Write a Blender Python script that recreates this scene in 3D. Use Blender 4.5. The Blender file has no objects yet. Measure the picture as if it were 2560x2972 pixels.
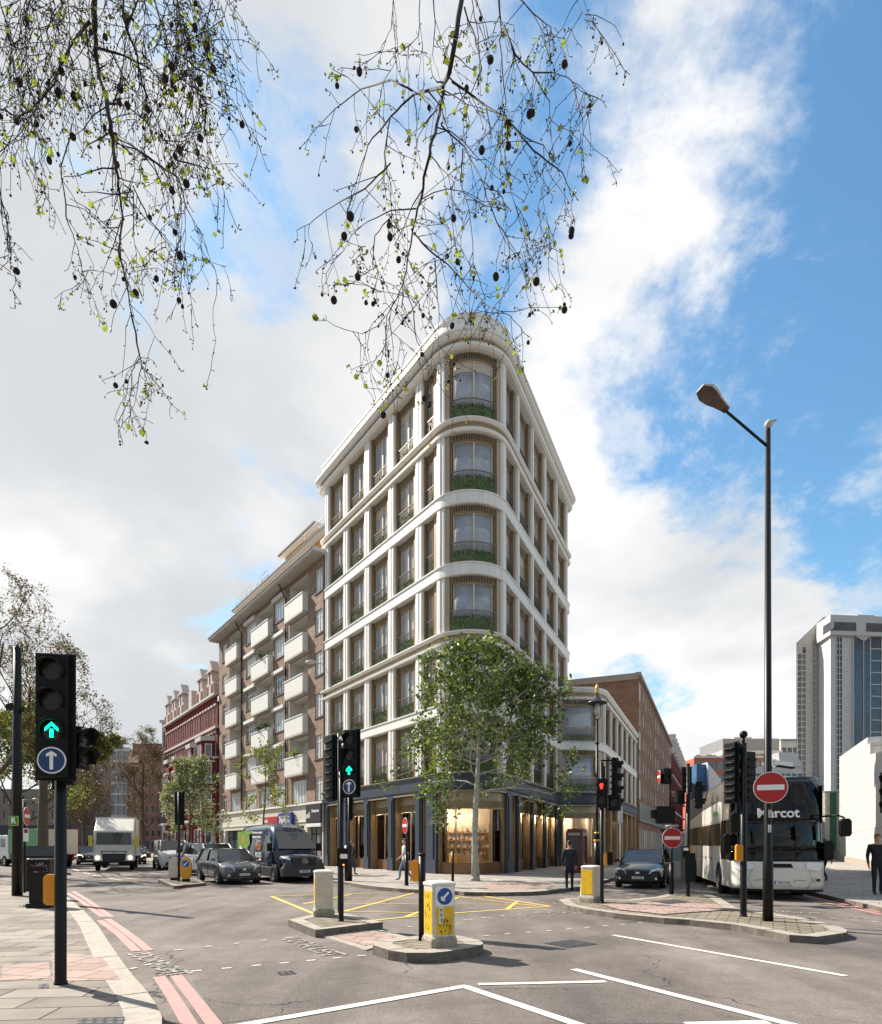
import bpy, math, random
from mathutils import Vector, Matrix, Euler
R = math.radians
scene = bpy.context.scene
C = scene.collection
# ---------------------------------------------------------------- camera
FF, CX, HY, HC = 1813.0, 1280.0, 2450.0, 1.68
cd = bpy.data.cameras.new('camera'); cam = bpy.data.objects.new('camera', cd); C.objects.link(cam)
cam.location = (0, 0, HC); cam.rotation_euler = (R(90), 0, 0)
cd.sensor_fit = 'HORIZONTAL'; cd.sensor_width = 36.0; cd.lens = 36.0 * FF / 2560.0
cd.shift_y = (HY - 1486.0) / 2560.0; cd.clip_start = 0.05; cd.clip_end = 4000
scene.camera = cam
# ---------------------------------------------------------------- light
SUN = Vector((-.835, .55, 0)).normalized(); EL = R(42)
SUN = Vector((SUN.x * math.cos(EL), SUN.y * math.cos(EL), math.sin(EL)))
ld = bpy.data.lights.new('sun', 'SUN'); ld.energy = 5.0; ld.angle = R(.6); ld.color = (1, .92, .81)
sun = bpy.data.objects.new('sun', ld); C.objects.link(sun); sun.location = SUN * 200
sun.rotation_euler = SUN.to_track_quat('Z', 'Y').to_euler()
scene.view_settings.view_transform = 'Standard'; scene.view_settings.look = 'None'
scene.view_settings.exposure = 0.92; scene.view_settings.gamma = 1.0
scene.render.film_transparent = False
cy = scene.cycles
cy.max_bounces = 6; cy.diffuse_bounces = 3; cy.glossy_bounces = 3; cy.transmission_bounces = 4; cy.transparent_max_bounces = 12
cy.caustics_reflective = False; cy.caustics_refractive = False; cy.sample_clamp_indirect = 6

def world():
    w = bpy.data.worlds.new('World'); scene.world = w; w.use_nodes = True
    n = w.node_tree.nodes; L = w.node_tree.links; n.clear()
    out = n.new('ShaderNodeOutputWorld'); bg = n.new('ShaderNodeBackground'); bg.inputs[1].default_value = 0.1
    sky = n.new('ShaderNodeTexSky'); sky.sky_type = 'NISHITA'; sky.sun_disc = False
    sky.sun_elevation = EL; sky.sun_rotation = math.atan2(SUN.x, SUN.y)
    sky.air_density = 1.25; sky.dust_density = .6; sky.ozone_density = 1.6
    tc = n.new('ShaderNodeTexCoord')
    def M(op, a, b=None, c=None):
        m = n.new('ShaderNodeMath'); m.operation = op
        for i, v in enumerate((a, b, c)):
            if v is None: continue
            if isinstance(v, (int, float)): m.inputs[i].default_value = v
            else: L.new(v, m.inputs[i])
        return m.outputs[0]
    def dot(v):
        d = n.new('ShaderNodeVectorMath'); d.operation = 'DOT_PRODUCT'
        d.inputs[1].default_value = Vector(v).normalized(); L.new(tc.outputs['Generated'], d.inputs[0]); return d.outputs['Value']
    sep = n.new('ShaderNodeSeparateXYZ'); L.new(tc.outputs['Generated'], sep.inputs[0])
    zz = M('ADD', M('MAXIMUM', sep.outputs[2], 0.0), 0.32)
    cmb = n.new('ShaderNodeCombineXYZ')
    L.new(M('DIVIDE', sep.outputs[0], zz), cmb.inputs[0]); L.new(M('DIVIDE', sep.outputs[1], zz), cmb.inputs[1])
    cmb.inputs[2].default_value = 3.3
    def noise(scale, det, rough, dist, off=0):
        mp = n.new('ShaderNodeMapping'); mp.inputs['Location'].default_value = (off, off * .7, off * .3); L.new(cmb.outputs[0], mp.inputs[0])
        t = n.new('ShaderNodeTexNoise'); L.new(mp.outputs[0], t.inputs['Vector'])
        t.inputs['Scale'].default_value = scale; t.inputs['Detail'].default_value = det
        t.inputs['Roughness'].default_value = rough; t.inputs['Distortion'].default_value = dist
        return t.outputs[0]
    def ramp(v, a, b, smooth=True):
        r = n.new('ShaderNodeMapRange'); L.new(v, r.inputs[0]); r.inputs[1].default_value = a; r.inputs[2].default_value = b
        if smooth: r.interpolation_type = 'SMOOTHSTEP'
        return r.outputs[0]
    n1 = noise(1.5, 10, .60, .25, CLOUD_OFF); n2 = noise(4.6, 8, .62, .3, 2.0)
    big = M('ADD', M('MULTIPLY', n1, .74), M('MULTIPLY', n2, .26))
    # clear air towards the upper right of the view, overcast towards the left
    def fdir(fx, fy): return ((fx - CX) / FF, 1, (HY - fy) / FF)
    b1 = ramp(dot(fdir(2440, 360)), .885, .985); b2 = ramp(dot(fdir(1740, 850)), .97, .998)
    b3 = ramp(dot(fdir(2250, 900)), .95, .998); b4 = ramp(dot(fdir(1080, 420)), .955, .998)
    b5 = ramp(dot(fdir(560, 380)), .97, .999)
    c1 = ramp(dot(fdir(300, 1500)), .72, .97); c2 = ramp(dot(fdir(1950, 1330)), .94, .995)
    c3 = ramp(dot(fdir(1830, 230)), .972, .999); c4 = ramp(dot(fdir(1700, 2300)), .9, .99); c5 = ramp(dot(fdir(1980, 780)), .975, .999)
    v = M('ADD', big, M('ADD', M('MULTIPLY', c1, .085), CLOUD_BIAS)); v = M('ADD', v, M('MULTIPLY', c2, .12)); v = M('ADD', v, M('MULTIPLY', c3, .12))
    v = M('ADD', v, M('MULTIPLY', c4, .10)); v = M('ADD', v, M('MULTIPLY', c5, .07))
    v = M('SUBTRACT', v, M('MULTIPLY', b1, .19)); v = M('SUBTRACT', v, M('MULTIPLY', b2, .10))
    v = M('SUBTRACT', v, M('MULTIPLY', b3, .03)); v = M('SUBTRACT', v, M('MULTIPLY', b4, .07)); v = M('SUBTRACT', v, M('MULTIPLY', b5, .06))
    wsp = M('MULTIPLY', ramp(noise(4.4, 10, .66, .22, 7.0), .47, .64), M('MULTIPLY', ramp(v, .31, .47), .58))
    mask = M('MAXIMUM', ramp(v, .465, .565), wsp)
    shade = ramp(M('ADD', noise(1.6, 6, .5, .2, 11.0), M('MULTIPLY', ramp(dot(fdir(-200, 2000)), .6, 1.0), .08)), .42, .66)
    cc = n.new('ShaderNodeMixRGB'); L.new(shade, cc.inputs[0])
    cc.inputs[1].default_value = (5.6, 5.55, 5.5, 1); cc.inputs[2].default_value = (3.75, 3.9, 4.05, 1)
    bk = n.new('ShaderNodeMixRGB'); L.new(ramp(sep.outputs[1], .25, -.45), bk.inputs[0]); L.new(cc.outputs[0], bk.inputs[1]); b2k = n.new('ShaderNodeMixRGB'); L.new(ramp(n2, .42, .58), b2k.inputs[0]); b2k.inputs[1].default_value = (2.0, 2.1, 2.3, 1); b2k.inputs[2].default_value = (3.9, 3.75, 3.5, 1); L.new(b2k.outputs[0], bk.inputs[2])   # clouds behind the camera dimmed to cut fill on faces towards it
    tint = n.new('ShaderNodeMixRGB'); tint.blend_type = 'MULTIPLY'; tint.inputs[0].default_value = 1
    tint.inputs[2].default_value = (.68, .98, 1.06, 1); L.new(sky.outputs[0], tint.inputs[1])
    mx = n.new('ShaderNodeMixRGB'); L.new(mask, mx.inputs[0]); L.new(tint.outputs[0], mx.inputs[1]); L.new(bk.outputs[0], mx.inputs[2])
    # pale haze near the horizon
    hz = ramp(sep.outputs[2], .16, -.02)
    m2 = n.new('ShaderNodeMixRGB'); L.new(M('MULTIPLY', hz, .8), m2.inputs[0]); L.new(mx.outputs[0], m2.inputs[1]); L.new(bk.outputs[0], m2.inputs[2])
    L.new(m2.outputs[0], bg.inputs[0]); L.new(bg.outputs[0], out.inputs[0])
CLOUD_OFF = 17; CLOUD_BIAS = .035
world()

# ---------------------------------------------------------------- helpers
def G(fx, fy, zg=0.0):
    """ground point (height zg) measured on the survey plate"""
    Y = FF * (HC - zg) / (fy - HY); return Vector(((fx - CX) / FF * Y, Y, zg))
def at(fx, Y, z=0.0): return Vector(((fx - CX) / FF * Y, Y, z))
def hz(fy, Y): return HC + (HY - fy) / FF * Y

_m = {}
def mat(name, col, rough=.6, metal=0.0, spec=.5, bump=0.0, bscale=40, vary=0.0, vscale=6, emit=None, es=1.0, coat=0.0, alpha=None, trans=0.0, ior=None, stretch=None):
    if name in _m: return _m[name]
    m = bpy.data.materials.new(name); m.use_nodes = True; _m[name] = m
    n = m.node_tree.nodes; L = m.node_tree.links; b = n['Principled BSDF']
    c = (col[0], col[1], col[2], 1)
    b.inputs['Base Color'].default_value = c; b.inputs['Roughness'].default_value = rough
    b.inputs['Metallic'].default_value = metal; b.inputs['Specular IOR Level'].default_value = spec
    b.inputs['Coat Weight'].default_value = coat; b.inputs['Transmission Weight'].default_value = trans
    if ior: b.inputs['IOR'].default_value = ior
    if emit: b.inputs['Emission Color'].default_value = (*emit, 1); b.inputs['Emission Strength'].default_value = es
    if vary:
        tc = n.new('ShaderNodeTexCoord'); t = n.new('ShaderNodeTexNoise'); L.new(tc.outputs['Object'], t.inputs['Vector'])
        if stretch:
            mp = n.new('ShaderNodeMapping'); mp.inputs['Scale'].default_value = (1, 1, stretch); L.new(tc.outputs['Object'], mp.inputs[0]); L.new(mp.outputs[0], t.inputs['Vector'])
        t.inputs['Scale'].default_value = vscale; t.inputs['Detail'].default_value = 6; t.inputs['Roughness'].default_value = .65
        mr = n.new('ShaderNodeMapRange'); L.new(t.outputs[0], mr.inputs[0]); mr.inputs[1].default_value = .3; mr.inputs[2].default_value = .7
        mr.inputs[3].default_value = 1 - vary; mr.inputs[4].default_value = 1 + vary
        mu = n.new('ShaderNodeMixRGB'); mu.blend_type = 'MULTIPLY'; mu.inputs[0].default_value = 1; mu.inputs[1].default_value = c
        L.new(mr.outputs[0], mu.inputs[2]); L.new(mu.outputs[0], b.inputs['Base Color'])
    if bump:
        tc = n.new('ShaderNodeTexCoord'); t = n.new('ShaderNodeTexNoise'); L.new(tc.outputs['Object'], t.inputs['Vector'])
        t.inputs['Scale'].default_value = bscale; t.inputs['Detail'].default_value = 4
        bu = n.new('ShaderNodeBump'); bu.inputs['Strength'].default_value = bump; bu.inputs['Distance'].default_value = .02
        L.new(t.outputs[0], bu.inputs['Height']); L.new(bu.outputs[0], b.inputs['Normal'])
    return m

def brick_mat(name, c1, c2, mortar, bw, rh, ms=.012, rot=0.0, wall=True, rough=.85, squash=0, vary=.25, bias=0.0, along=None):
    """bricks or slabs; walls use (distance along the wall, height)"""
    if name in _m: return _m[name]
    m = bpy.data.materials.new(name); m.use_nodes = True; _m[name] = m
    n = m.node_tree.nodes; L = m.node_tree.links; b = n['Principled BSDF']; b.inputs['Roughness'].default_value = rough
    b.inputs['Specular IOR Level'].default_value = .25
    tc = n.new('ShaderNodeTexCoord'); mp = n.new('ShaderNodeMapping'); mp.inputs['Rotation'].default_value = (0, 0, rot)
    g = n.new('ShaderNodeNewGeometry'); L.new(g.outputs['Position'], mp.inputs[0])
    src = mp.outputs[0]
    if wall:
        s = n.new('ShaderNodeSeparateXYZ'); L.new(mp.outputs[0], s.inputs[0]); cb = n.new('ShaderNodeCombineXYZ')
        ad = n.new('ShaderNodeMath'); ad.operation = 'ADD'; L.new(s.outputs[0], ad.inputs[0]); L.new(s.outputs[1], ad.inputs[1])
        L.new(ad.outputs[0], cb.inputs[0]); L.new(s.outputs[2], cb.inputs[1]); src = cb.outputs[0]
    t = n.new('ShaderNodeTexBrick'); L.new(src, t.inputs['Vector']); t.inputs['Scale'].default_value = 1
    t.inputs['Color1'].default_value = (*c1, 1); t.inputs['Color2'].default_value = (*c2, 1); t.inputs['Mortar'].default_value = (*mortar, 1)
    t.inputs['Mortar Size'].default_value = ms; t.inputs['Brick Width'].default_value = bw; t.inputs['Row Height'].default_value = rh
    t.inputs['Mortar Smooth'].default_value = .3; t.inputs['Bias'].default_value = bias
    ns = n.new('ShaderNodeTexNoise'); L.new(g.outputs['Position'], ns.inputs['Vector']); ns.inputs['Scale'].default_value = 1.3; ns.inputs['Detail'].default_value = 8
    mr = n.new('ShaderNodeMapRange'); L.new(ns.outputs[0], mr.inputs[0]); mr.inputs[1].default_value = .3; mr.inputs[2].default_value = .7
    mr.inputs[3].default_value = 1 - vary; mr.inputs[4].default_value = 1 + vary * .6
    mu = n.new('ShaderNodeMixRGB'); mu.blend_type = 'MULTIPLY'; mu.inputs[0].default_value = 1
    L.new(t.outputs[0], mu.inputs[1]); L.new(mr.outputs[0], mu.inputs[2]); L.new(mu.outputs[0], b.inputs['Base Color'])
    bu = n.new('ShaderNodeBump'); bu.inputs['Strength'].default_value = .35; bu.inputs['Distance'].default_value = .01; bu.invert = True
    L.new(t.outputs['Fac'], bu.inputs['Height']); L.new(bu.outputs[0], b.inputs['Normal'])
    return m

class MB:
    """collects boxes, tubes, prisms; build() links them as ONE mesh object"""
    def __init__(s): s.v = []; s.f = []; s.mi = []; s.mats = []; s.sm = []; s.cur = 0; s.X = None
    def m(s, material):
        if material not in s.mats: s.mats.append(material)
        s.cur = s.mats.index(material); return s
    def add(s, vs, fs, smooth=False):
        o = len(s.v)
        if s.X is not None: vs = [s.X @ Vector(v) for v in vs]
        s.v += [tuple(v) for v in vs]
        for f in fs: s.f.append([i + o for i in f]); s.mi.append(s.cur); s.sm.append(smooth)
        return s
    def box(s, c, d, rz=0.0, rx=0.0, ry=0.0):
        x, y, z = d[0] / 2, d[1] / 2, d[2] / 2
        vs = [Vector((i, j, k)) for i in (-x, x) for j in (-y, y) for k in (-z, z)]
        if rz or rx or ry:
            M = Euler((rx, ry, rz)).to_matrix(); vs = [M @ v for v in vs]
        c = Vector(c)
        return s.add([v + c for v in vs], [(0, 1, 3, 2), (4, 6, 7, 5), (0, 4, 5, 1), (2, 3, 7, 6), (0, 2, 6, 4), (1, 5, 7, 3)])
    def b2(s, a, b):
        """box from corner to corner"""
        return s.box([(a[i] + b[i]) / 2 for i in range(3)], [abs(b[i] - a[i]) for i in range(3)])
    def tube(s, pts, rad, seg=8, cap=True, smooth=True):
        pts = [Vector(p) for p in pts]; rads = rad if isinstance(rad, (list, tuple)) else [rad] * len(pts)
        vs = []; fs = []; ref = None
        for i, p in enumerate(pts):
            d = (pts[min(i + 1, len(pts) - 1)] - pts[max(i - 1, 0)])
            if d.length < 1e-9: d = Vector((0, 0, 1))
            d.normalize()
            if ref is None:
                ref = Vector((1, 0, 0)) if abs(d.x) < .9 else Vector((0, 1, 0))
            a = (ref - d * ref.dot(d));
            if a.length < 1e-6: a = d.orthogonal()
            a.normalize(); ref = a; b = d.cross(a)
            for k in range(seg):
                t = 2 * math.pi * k / seg; vs.append(p + (a * math.cos(t) + b * math.sin(t)) * rads[i])
        for i in range(len(pts) - 1):
            for k in range(seg):
                fs.append((i * seg + k, i * seg + (k + 1) % seg, (i + 1) * seg + (k + 1) % seg, (i + 1) * seg + k))
        s.add(vs, fs, smooth)
        if cap:
            o = len(s.v) - len(vs)
            s.f.append([o + k for k in range(seg)][::-1]); s.mi.append(s.cur); s.sm.append(False)
            s.f.append([o + (len(pts) - 1) * seg + k for k in range(seg)]); s.mi.append(s.cur); s.sm.append(False)
        return s
    def cyl(s, p, r, h, seg=16, r2=None): 
        return s.tube([p, (p[0], p[1], p[2] + h)], [r, r if r2 is None else r2], seg)
    def lathe(s, prof, c=(0, 0, 0), seg=16, smooth=True):
        vs = []; fs = []
        for r, z in prof:
            for k in range(seg):
                t = 2 * math.pi * k / seg; vs.append((c[0] + r * math.cos(t), c[1] + r * math.sin(t), c[2] + z))
        for i in range(len(prof) - 1):
            for k in range(seg): fs.append((i * seg + k, i * seg + (k + 1) % seg, (i + 1) * seg + (k + 1) % seg, (i + 1) * seg + k))
        fs.append([k for k in range(seg)][::-1]); fs.append([(len(prof) - 1) * seg + k for k in range(seg)])
        return s.add(vs, fs, smooth)
    def prism(s, poly, z0, z1, side=None):
        n = len(poly); A = sum(poly[i][0] * poly[(i + 1) % n][1] - poly[(i + 1) % n][0] * poly[i][1] for i in range(n))
        if A < 0: poly = list(poly)[::-1]
        vs = [(p[0], p[1], z0) for p in poly] + [(p[0], p[1], z1) for p in poly]
        fs = [list(range(n))[::-1], [n + i for i in range(n)]] + [(i, (i + 1) % n, n + (i + 1) % n, n + i) for i in range(n)]
        s.add(vs, fs)
        if side is not None:
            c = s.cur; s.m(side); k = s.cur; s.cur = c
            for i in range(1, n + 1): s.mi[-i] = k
        return s
    def sheet(s, poly, z): 
        n = len(poly); A = sum(poly[i][0] * poly[(i + 1) % n][1] - poly[(i + 1) % n][0] * poly[i][1] for i in range(n))
        if A < 0: poly = list(poly)[::-1]
        return s.add([(p[0], p[1], z) for p in poly], [list(range(n))])
    def ext(s, poly, axis, a, b):
        """polygon in the other two axes extruded along axis from a to b"""
        n = len(poly)
        def mk(p, t): return (t, p[0], p[1]) if axis == 0 else ((p[0], t, p[1]) if axis == 1 else (p[0], p[1], t))
        vs = [mk(p, a) for p in poly] + [mk(p, b) for p in poly]
        return s.add(vs, [list(range(n))[::-1], [n + i for i in range(n)]] + [(i, (i + 1) % n, n + (i + 1) % n, n + i) for i in range(n)])
    def ball(s, c, r, seg=10, rings=6, sc=(1, 1, 1)):
        vs = []; fs = []
        for i in range(rings + 1):
            t = math.pi * i / rings
            for k in range(seg):
                a = 2 * math.pi * k / seg
                vs.append((c[0] + r * sc[0] * math.sin(t) * math.cos(a), c[1] + r * sc[1] * math.sin(t) * math.sin(a), c[2] + r * sc[2] * math.cos(t)))
        for i in range(rings):
            for k in range(seg): fs.append((i * seg + k, (i + 1) * seg + k, (i + 1) * seg + (k + 1) % seg, i * seg + (k + 1) % seg))
        return s.add(vs, fs, True)
    def disc(s, c, r, nrm, th=.004, seg=28, sx=1.0):
        nrm = Vector(nrm).normalized(); up = Vector((0, 0, 1)) if abs(nrm.z) < .9 else Vector((0, 1, 0)); a = up.cross(nrm).normalized(); b = nrm.cross(a)
        c = Vector(c); vs = [c + (a * math.cos(2 * math.pi * k / seg) * sx + b * math.sin(2 * math.pi * k / seg)) * r for k in range(seg)]
        vs = vs + [v + nrm * th for v in vs]
        return s.add(vs, [list(range(seg))[::-1], [seg + i for i in range(seg)]] + [(i, (i + 1) % seg, seg + (i + 1) % seg, seg + i) for i in range(seg)])
    def build(s, name, parent=None, world=False, bevel=0.0, kind=None, loc=None, fixn=True):
        me = bpy.data.meshes.new(name)
        off = parent.location if (parent is not None and world) else Vector((0, 0, 0))
        if loc is not None: off = Vector(loc)
        me.from_pydata([(v[0] - off[0], v[1] - off[1], v[2] - off[2]) for v in s.v], [], s.f)
        for m_ in s.mats: me.materials.append(m_)
        me.polygons.foreach_set('material_index', s.mi); me.polygons.foreach_set('use_smooth', s.sm)
        me.update(); me.validate()
        o = bpy.data.objects.new(name, me); C.objects.link(o)
        if loc is not None: o.location = loc
        if parent is not None: o.parent = parent
        if bevel:
            b = o.modifiers.new('bevel', 'BEVEL'); b.width = bevel; b.segments = 2; b.limit_method = 'ANGLE'; b.angle_limit = R(40)
        if kind: o['kind'] = kind
        return o
def tag(o, label, cat, group=None):
    o['label'] = label; o['category'] = cat
    if group: o['group'] = group
    return o
def empty(name, loc, rz=0.0, label=None, cat=None, group=None):
    o = bpy.data.objects.new(name, None); C.objects.link(o); o.location = loc; o.rotation_euler = (0, 0, rz); o.empty_display_size = .3
    if label: tag(o, label, cat, group)
    return o
_kids = {}
def children_of(o): return [c for c in C.objects if c.parent is o]
def copy_tree(o, parent=None):
    c = o.copy(); C.objects.link(c); c.parent = parent
    for ch in children_of(o): copy_tree(ch, c)
    return c
_tc = {}
def text(s, size, material, name='lettering', parent=None, M=None, ext=.002, squeeze=1.0, bold=0.0, align='CENTER'):
    """lettering as a mesh; M places the text plane (x right, y up, z out)"""
    cu = bpy.data.curves.new('t', 'FONT'); cu.body = s; cu.size = size; cu.extrude = ext; cu.align_x = align; cu.align_y = 'CENTER'
    cu.resolution_u = 3; cu.offset = bold
    to = bpy.data.objects.new('t', cu); C.objects.link(to)
    dg = bpy.context.evaluated_depsgraph_get(); me = bpy.data.meshes.new_from_object(to.evaluated_get(dg))
    bpy.data.objects.remove(to); bpy.data.curves.remove(cu)
    T = (M or Matrix.Identity(4)) @ Matrix.Diagonal((squeeze, 1, 1, 1)); me.transform(T)
    me.materials.clear(); me.materials.append(material); me.name = name
    o = bpy.data.objects.new(name, me); C.objects.link(o)
    if parent is not None: o.parent = parent
    return o
def plane_M(c, nrm, up=(0, 0, 1)):
    """matrix whose z is nrm, y is up, placed at c"""
    z = Vector(nrm).normalized(); x = Vector(up).cross(z).normalized(); y = z.cross(x)
    M = Matrix((x, y, z)).transposed().to_4x4(); M.translation = Vector(c); return M

# common materials
BLACK = mat('black_paint', (.005, .0045, .0045), .38, spec=.28, vary=.25)
BLACKM = mat('black_plastic', (.005, .005, .005), .5, spec=.2)
RUBBER = mat('rubber', (.008, .008, .008), .8, spec=.2)
WHITEP = mat('white_paint', (.75, .74, .71), .5, vary=.06)
CHROME = mat('chrome', (.7, .7, .7), .15, metal=1)
SILVER = mat('silver', (.45, .45, .46), .35, metal=.8)
GALV = mat('galvanised_steel', (.35, .35, .35), .45, metal=.7, vary=.15)
DARK = mat('dark_gap', (.006, .006, .006), .9)
RED = mat('sign_red', (.42, .006, .008), .35)
SIGNW = mat('sign_white', (.82, .8, .76), .4)
BLUE = mat('sign_blue', (.006, .075, .30), .35)
YELLOW = mat('push_button_yellow', (.75, .30, .01), .4)
LENS = mat('dark_lens', (.018, .012, .008), .2, spec=.35)
GREENLED = mat('green_lamp', (0, .3, .15), .3, emit=(.0, 1.0, .35), es=3.2)
REDLED = mat('red_lamp', (.4, 0, 0), .3, emit=(1, .02, .01), es=3)
# ================================================================ ground, roads, pavements
def asphalt(name, c, seed=0.0, patch=.36):
    m = bpy.data.materials.new(name); m.use_nodes = True; n = m.node_tree.nodes; L = m.node_tree.links; b = n['Principled BSDF']
    b.inputs['Roughness'].default_value = .9; b.inputs['Specular IOR Level'].default_value = .3
    g = n.new('ShaderNodeNewGeometry')
    def noise(s, d, r=.6, dist=0):
        t = n.new('ShaderNodeTexNoise'); L.new(g.outputs['Position'], t.inputs['Vector']); t.inputs['Scale'].default_value = s
        t.inputs['Detail'].default_value = d; t.inputs['Roughness'].default_value = r; t.inputs['Distortion'].default_value = dist; return t.outputs[0]
    def mr(v, a, b_, c_, d_):
        r = n.new('ShaderNodeMapRange'); L.new(v, r.inputs[0])
        for i, x in enumerate((a, b_, c_, d_)): r.inputs[i + 1].default_value = x
        return r.outputs[0]
    def mul(a, v, fac=1.0):
        x = n.new('ShaderNodeMixRGB'); x.blend_type = 'MULTIPLY'; x.inputs[0].default_value = fac
        L.new(a, x.inputs[1]); L.new(v, x.inputs[2]); return x.outputs[0]
    def mixc(f, a, col):
        x = n.new('ShaderNodeMixRGB'); L.new(f, x.inputs[0]); L.new(a, x.inputs[1]); x.inputs[2].default_value = (*col, 1); return x.outputs[0]
    rgb = n.new('ShaderNodeRGB'); rgb.outputs[0].default_value = (*c, 1)
    col = rgb.outputs[0]
    col = mul(col, mr(noise(.35, 5, .6, .4), .3, .7, 1 - patch, 1 + patch)); col = mul(col, mr(noise(2.2, 6), .3, .7, .86, 1.12))
    col = mul(col, mr(noise(34, 4, .85), .28, .72, .52, 1.5)); col = mul(col, mr(noise(140, 2, .8), .3, .7, .6, 1.4)); col = mul(col, mr(noise(9, 5, .7, .6), .3, .7, .88, 1.12))
    v0 = n.new('ShaderNodeTexVoronoi'); L.new(g.outputs['Position'], v0.inputs['Vector']); v0.inputs['Scale'].default_value = 38
    ag = n.new('ShaderNodeMath'); ag.operation = 'LESS_THAN'; L.new(v0.outputs['Distance'], ag.inputs[0]); ag.inputs[1].default_value = .13; col = mixc(ag.outputs[0], col, (.33, .30, .27))
    # broad darker wheel tracks and polished lanes
    mpw = n.new('ShaderNodeMapping'); L.new(g.outputs['Position'], mpw.inputs[0]); mpw.inputs['Rotation'].default_value = (0, 0, .55); mpw.inputs['Scale'].default_value = (.55, .045, 1)
    tw = n.new('ShaderNodeTexNoise'); L.new(mpw.outputs[0], tw.inputs['Vector']); tw.inputs['Scale'].default_value = 2.2; tw.inputs['Detail'].default_value = 5; col = mul(col, mr(tw.outputs[0], .35, .65, .80, 1.14))
    # worn oily patches and pale spots of old gum
    v = n.new('ShaderNodeTexVoronoi'); L.new(g.outputs['Position'], v.inputs['Vector']); v.inputs['Scale'].default_value = 2.6
    sp = n.new('ShaderNodeMath'); sp.operation = 'LESS_THAN'; L.new(v.outputs['Distance'], sp.inputs[0]); L.new(mr(noise(.9, 2), .5, .75, 0, .055), sp.inputs[1])
    col = mixc(sp.outputs[0], col, (.42, .40, .36))
    # cracks
    v2 = n.new('ShaderNodeTexVoronoi'); v2.feature = 'DISTANCE_TO_EDGE'
    wp = n.new('ShaderNodeVectorMath'); wp.operation = 'ADD'; L.new(g.outputs['Position'], wp.inputs[0])
    nc = n.new('ShaderNodeTexNoise'); L.new(g.outputs['Position'], nc.inputs['Vector']); nc.inputs['Scale'].default_value = 1.5; nc.inputs['Detail'].default_value = 6
    L.new(nc.outputs['Color'], wp.inputs[1]); L.new(wp.outputs[0], v2.inputs['Vector']); v2.inputs['Scale'].default_value = .23
    ck = n.new('ShaderNodeMath'); ck.operation = 'LESS_THAN'; L.new(v2.outputs['Distance'], ck.inputs[0]); L.new(mr(noise(.4, 3), .45, .62, 0, .0035), ck.inputs[1])
    col = mixc(ck.outputs[0], col, (.03, .03, .03))
    L.new(col, b.inputs['Base Color'])
    bu = n.new('ShaderNodeBump'); bu.inputs['Strength'].default_value = .5; bu.inputs['Distance'].default_value = .006
    L.new(noise(110, 3, .7), bu.inputs['Height']); L.new(bu.outputs[0], b.inputs['Normal'])
    return m
ASPH = asphalt('asphalt', (.150, .130, .117)); ASPH2 = asphalt('asphalt_patch', (.128, .112, .102), patch=.2)
UL = Vector((-.5635, .826, 0)); UR = Vector((.4035, .915, 0)); UA = Vector((-.596, .803, 0)); UC = Vector((.265, .964, 0))
MB().m(mat('far_ground', (.12, .11, .1), .95, vary=.2, vscale=.1)).sheet([(-1500, -300), (1500, -300), (1500, 3000), (-1500, 3000)], -.06).build('ground', kind='structure')
MB().m(ASPH).sheet([(-160, -25), (120, -25), (120, 260), (-160, 260)], 0.0).build('road', kind='structure')

SLAB = brick_mat('paving_slabs', (.30, .265, .225), (.17, .15, .128), (.05, .042, .034), .85, .42, .014, rot=R(-6), wall=False, vary=.28)
SLAB2 = brick_mat('paving_slabs_far', (.36, .33, .30), (.27, .245, .225), (.12, .11, .10), .75, .55, .012, rot=R(34), wall=False, vary=.2)
SLAB3 = brick_mat('paving_setts', (.26, .225, .17), (.19, .165, .12), (.06, .05, .035), .42, .2, .018, rot=R(28), wall=False, vary=.3)
TACT = brick_mat('red_tactile', (.37, .27, .235), (.33, .24, .205), (.20, .15, .13), .4, .4, .02, rot=R(10), wall=False, vary=.2)
KERB = mat('granite_kerb', (.32, .285, .24), .8, vary=.22, vscale=9, bump=.3)
KERB_SIDE = mat('granite_kerb_shade_grime', (.13, .11, .09), .85, vary=.45, vscale=5, bump=.5)  # kerb sides: shade put into the darker colour, along with road grime
kz = .125
def offset_line(pts, d):
    out = []
    for i, p in enumerate(pts):
        a = pts[max(i - 1, 0)]; b = pts[min(i + 1, len(pts) - 1)]
        t = Vector((b[0] - a[0], b[1] - a[1])).normalized(); out.append(Vector((p[0] - t.y * d, p[1] + t.x * d, 0)))
    return out
def smooth_line(pts, it=2, closed=False):
    pts = [Vector((p[0], p[1], 0)) for p in pts]
    for _ in range(it):
        q = []; n = len(pts)
        for i in range(n if closed else n - 1):
            a, b = pts[i], pts[(i + 1) % n]; q += [a * .75 + b * .25, a * .25 + b * .75]
        if not closed: q = [pts[0]] + q + [pts[-1]]
        pts = q
    return pts
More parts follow.
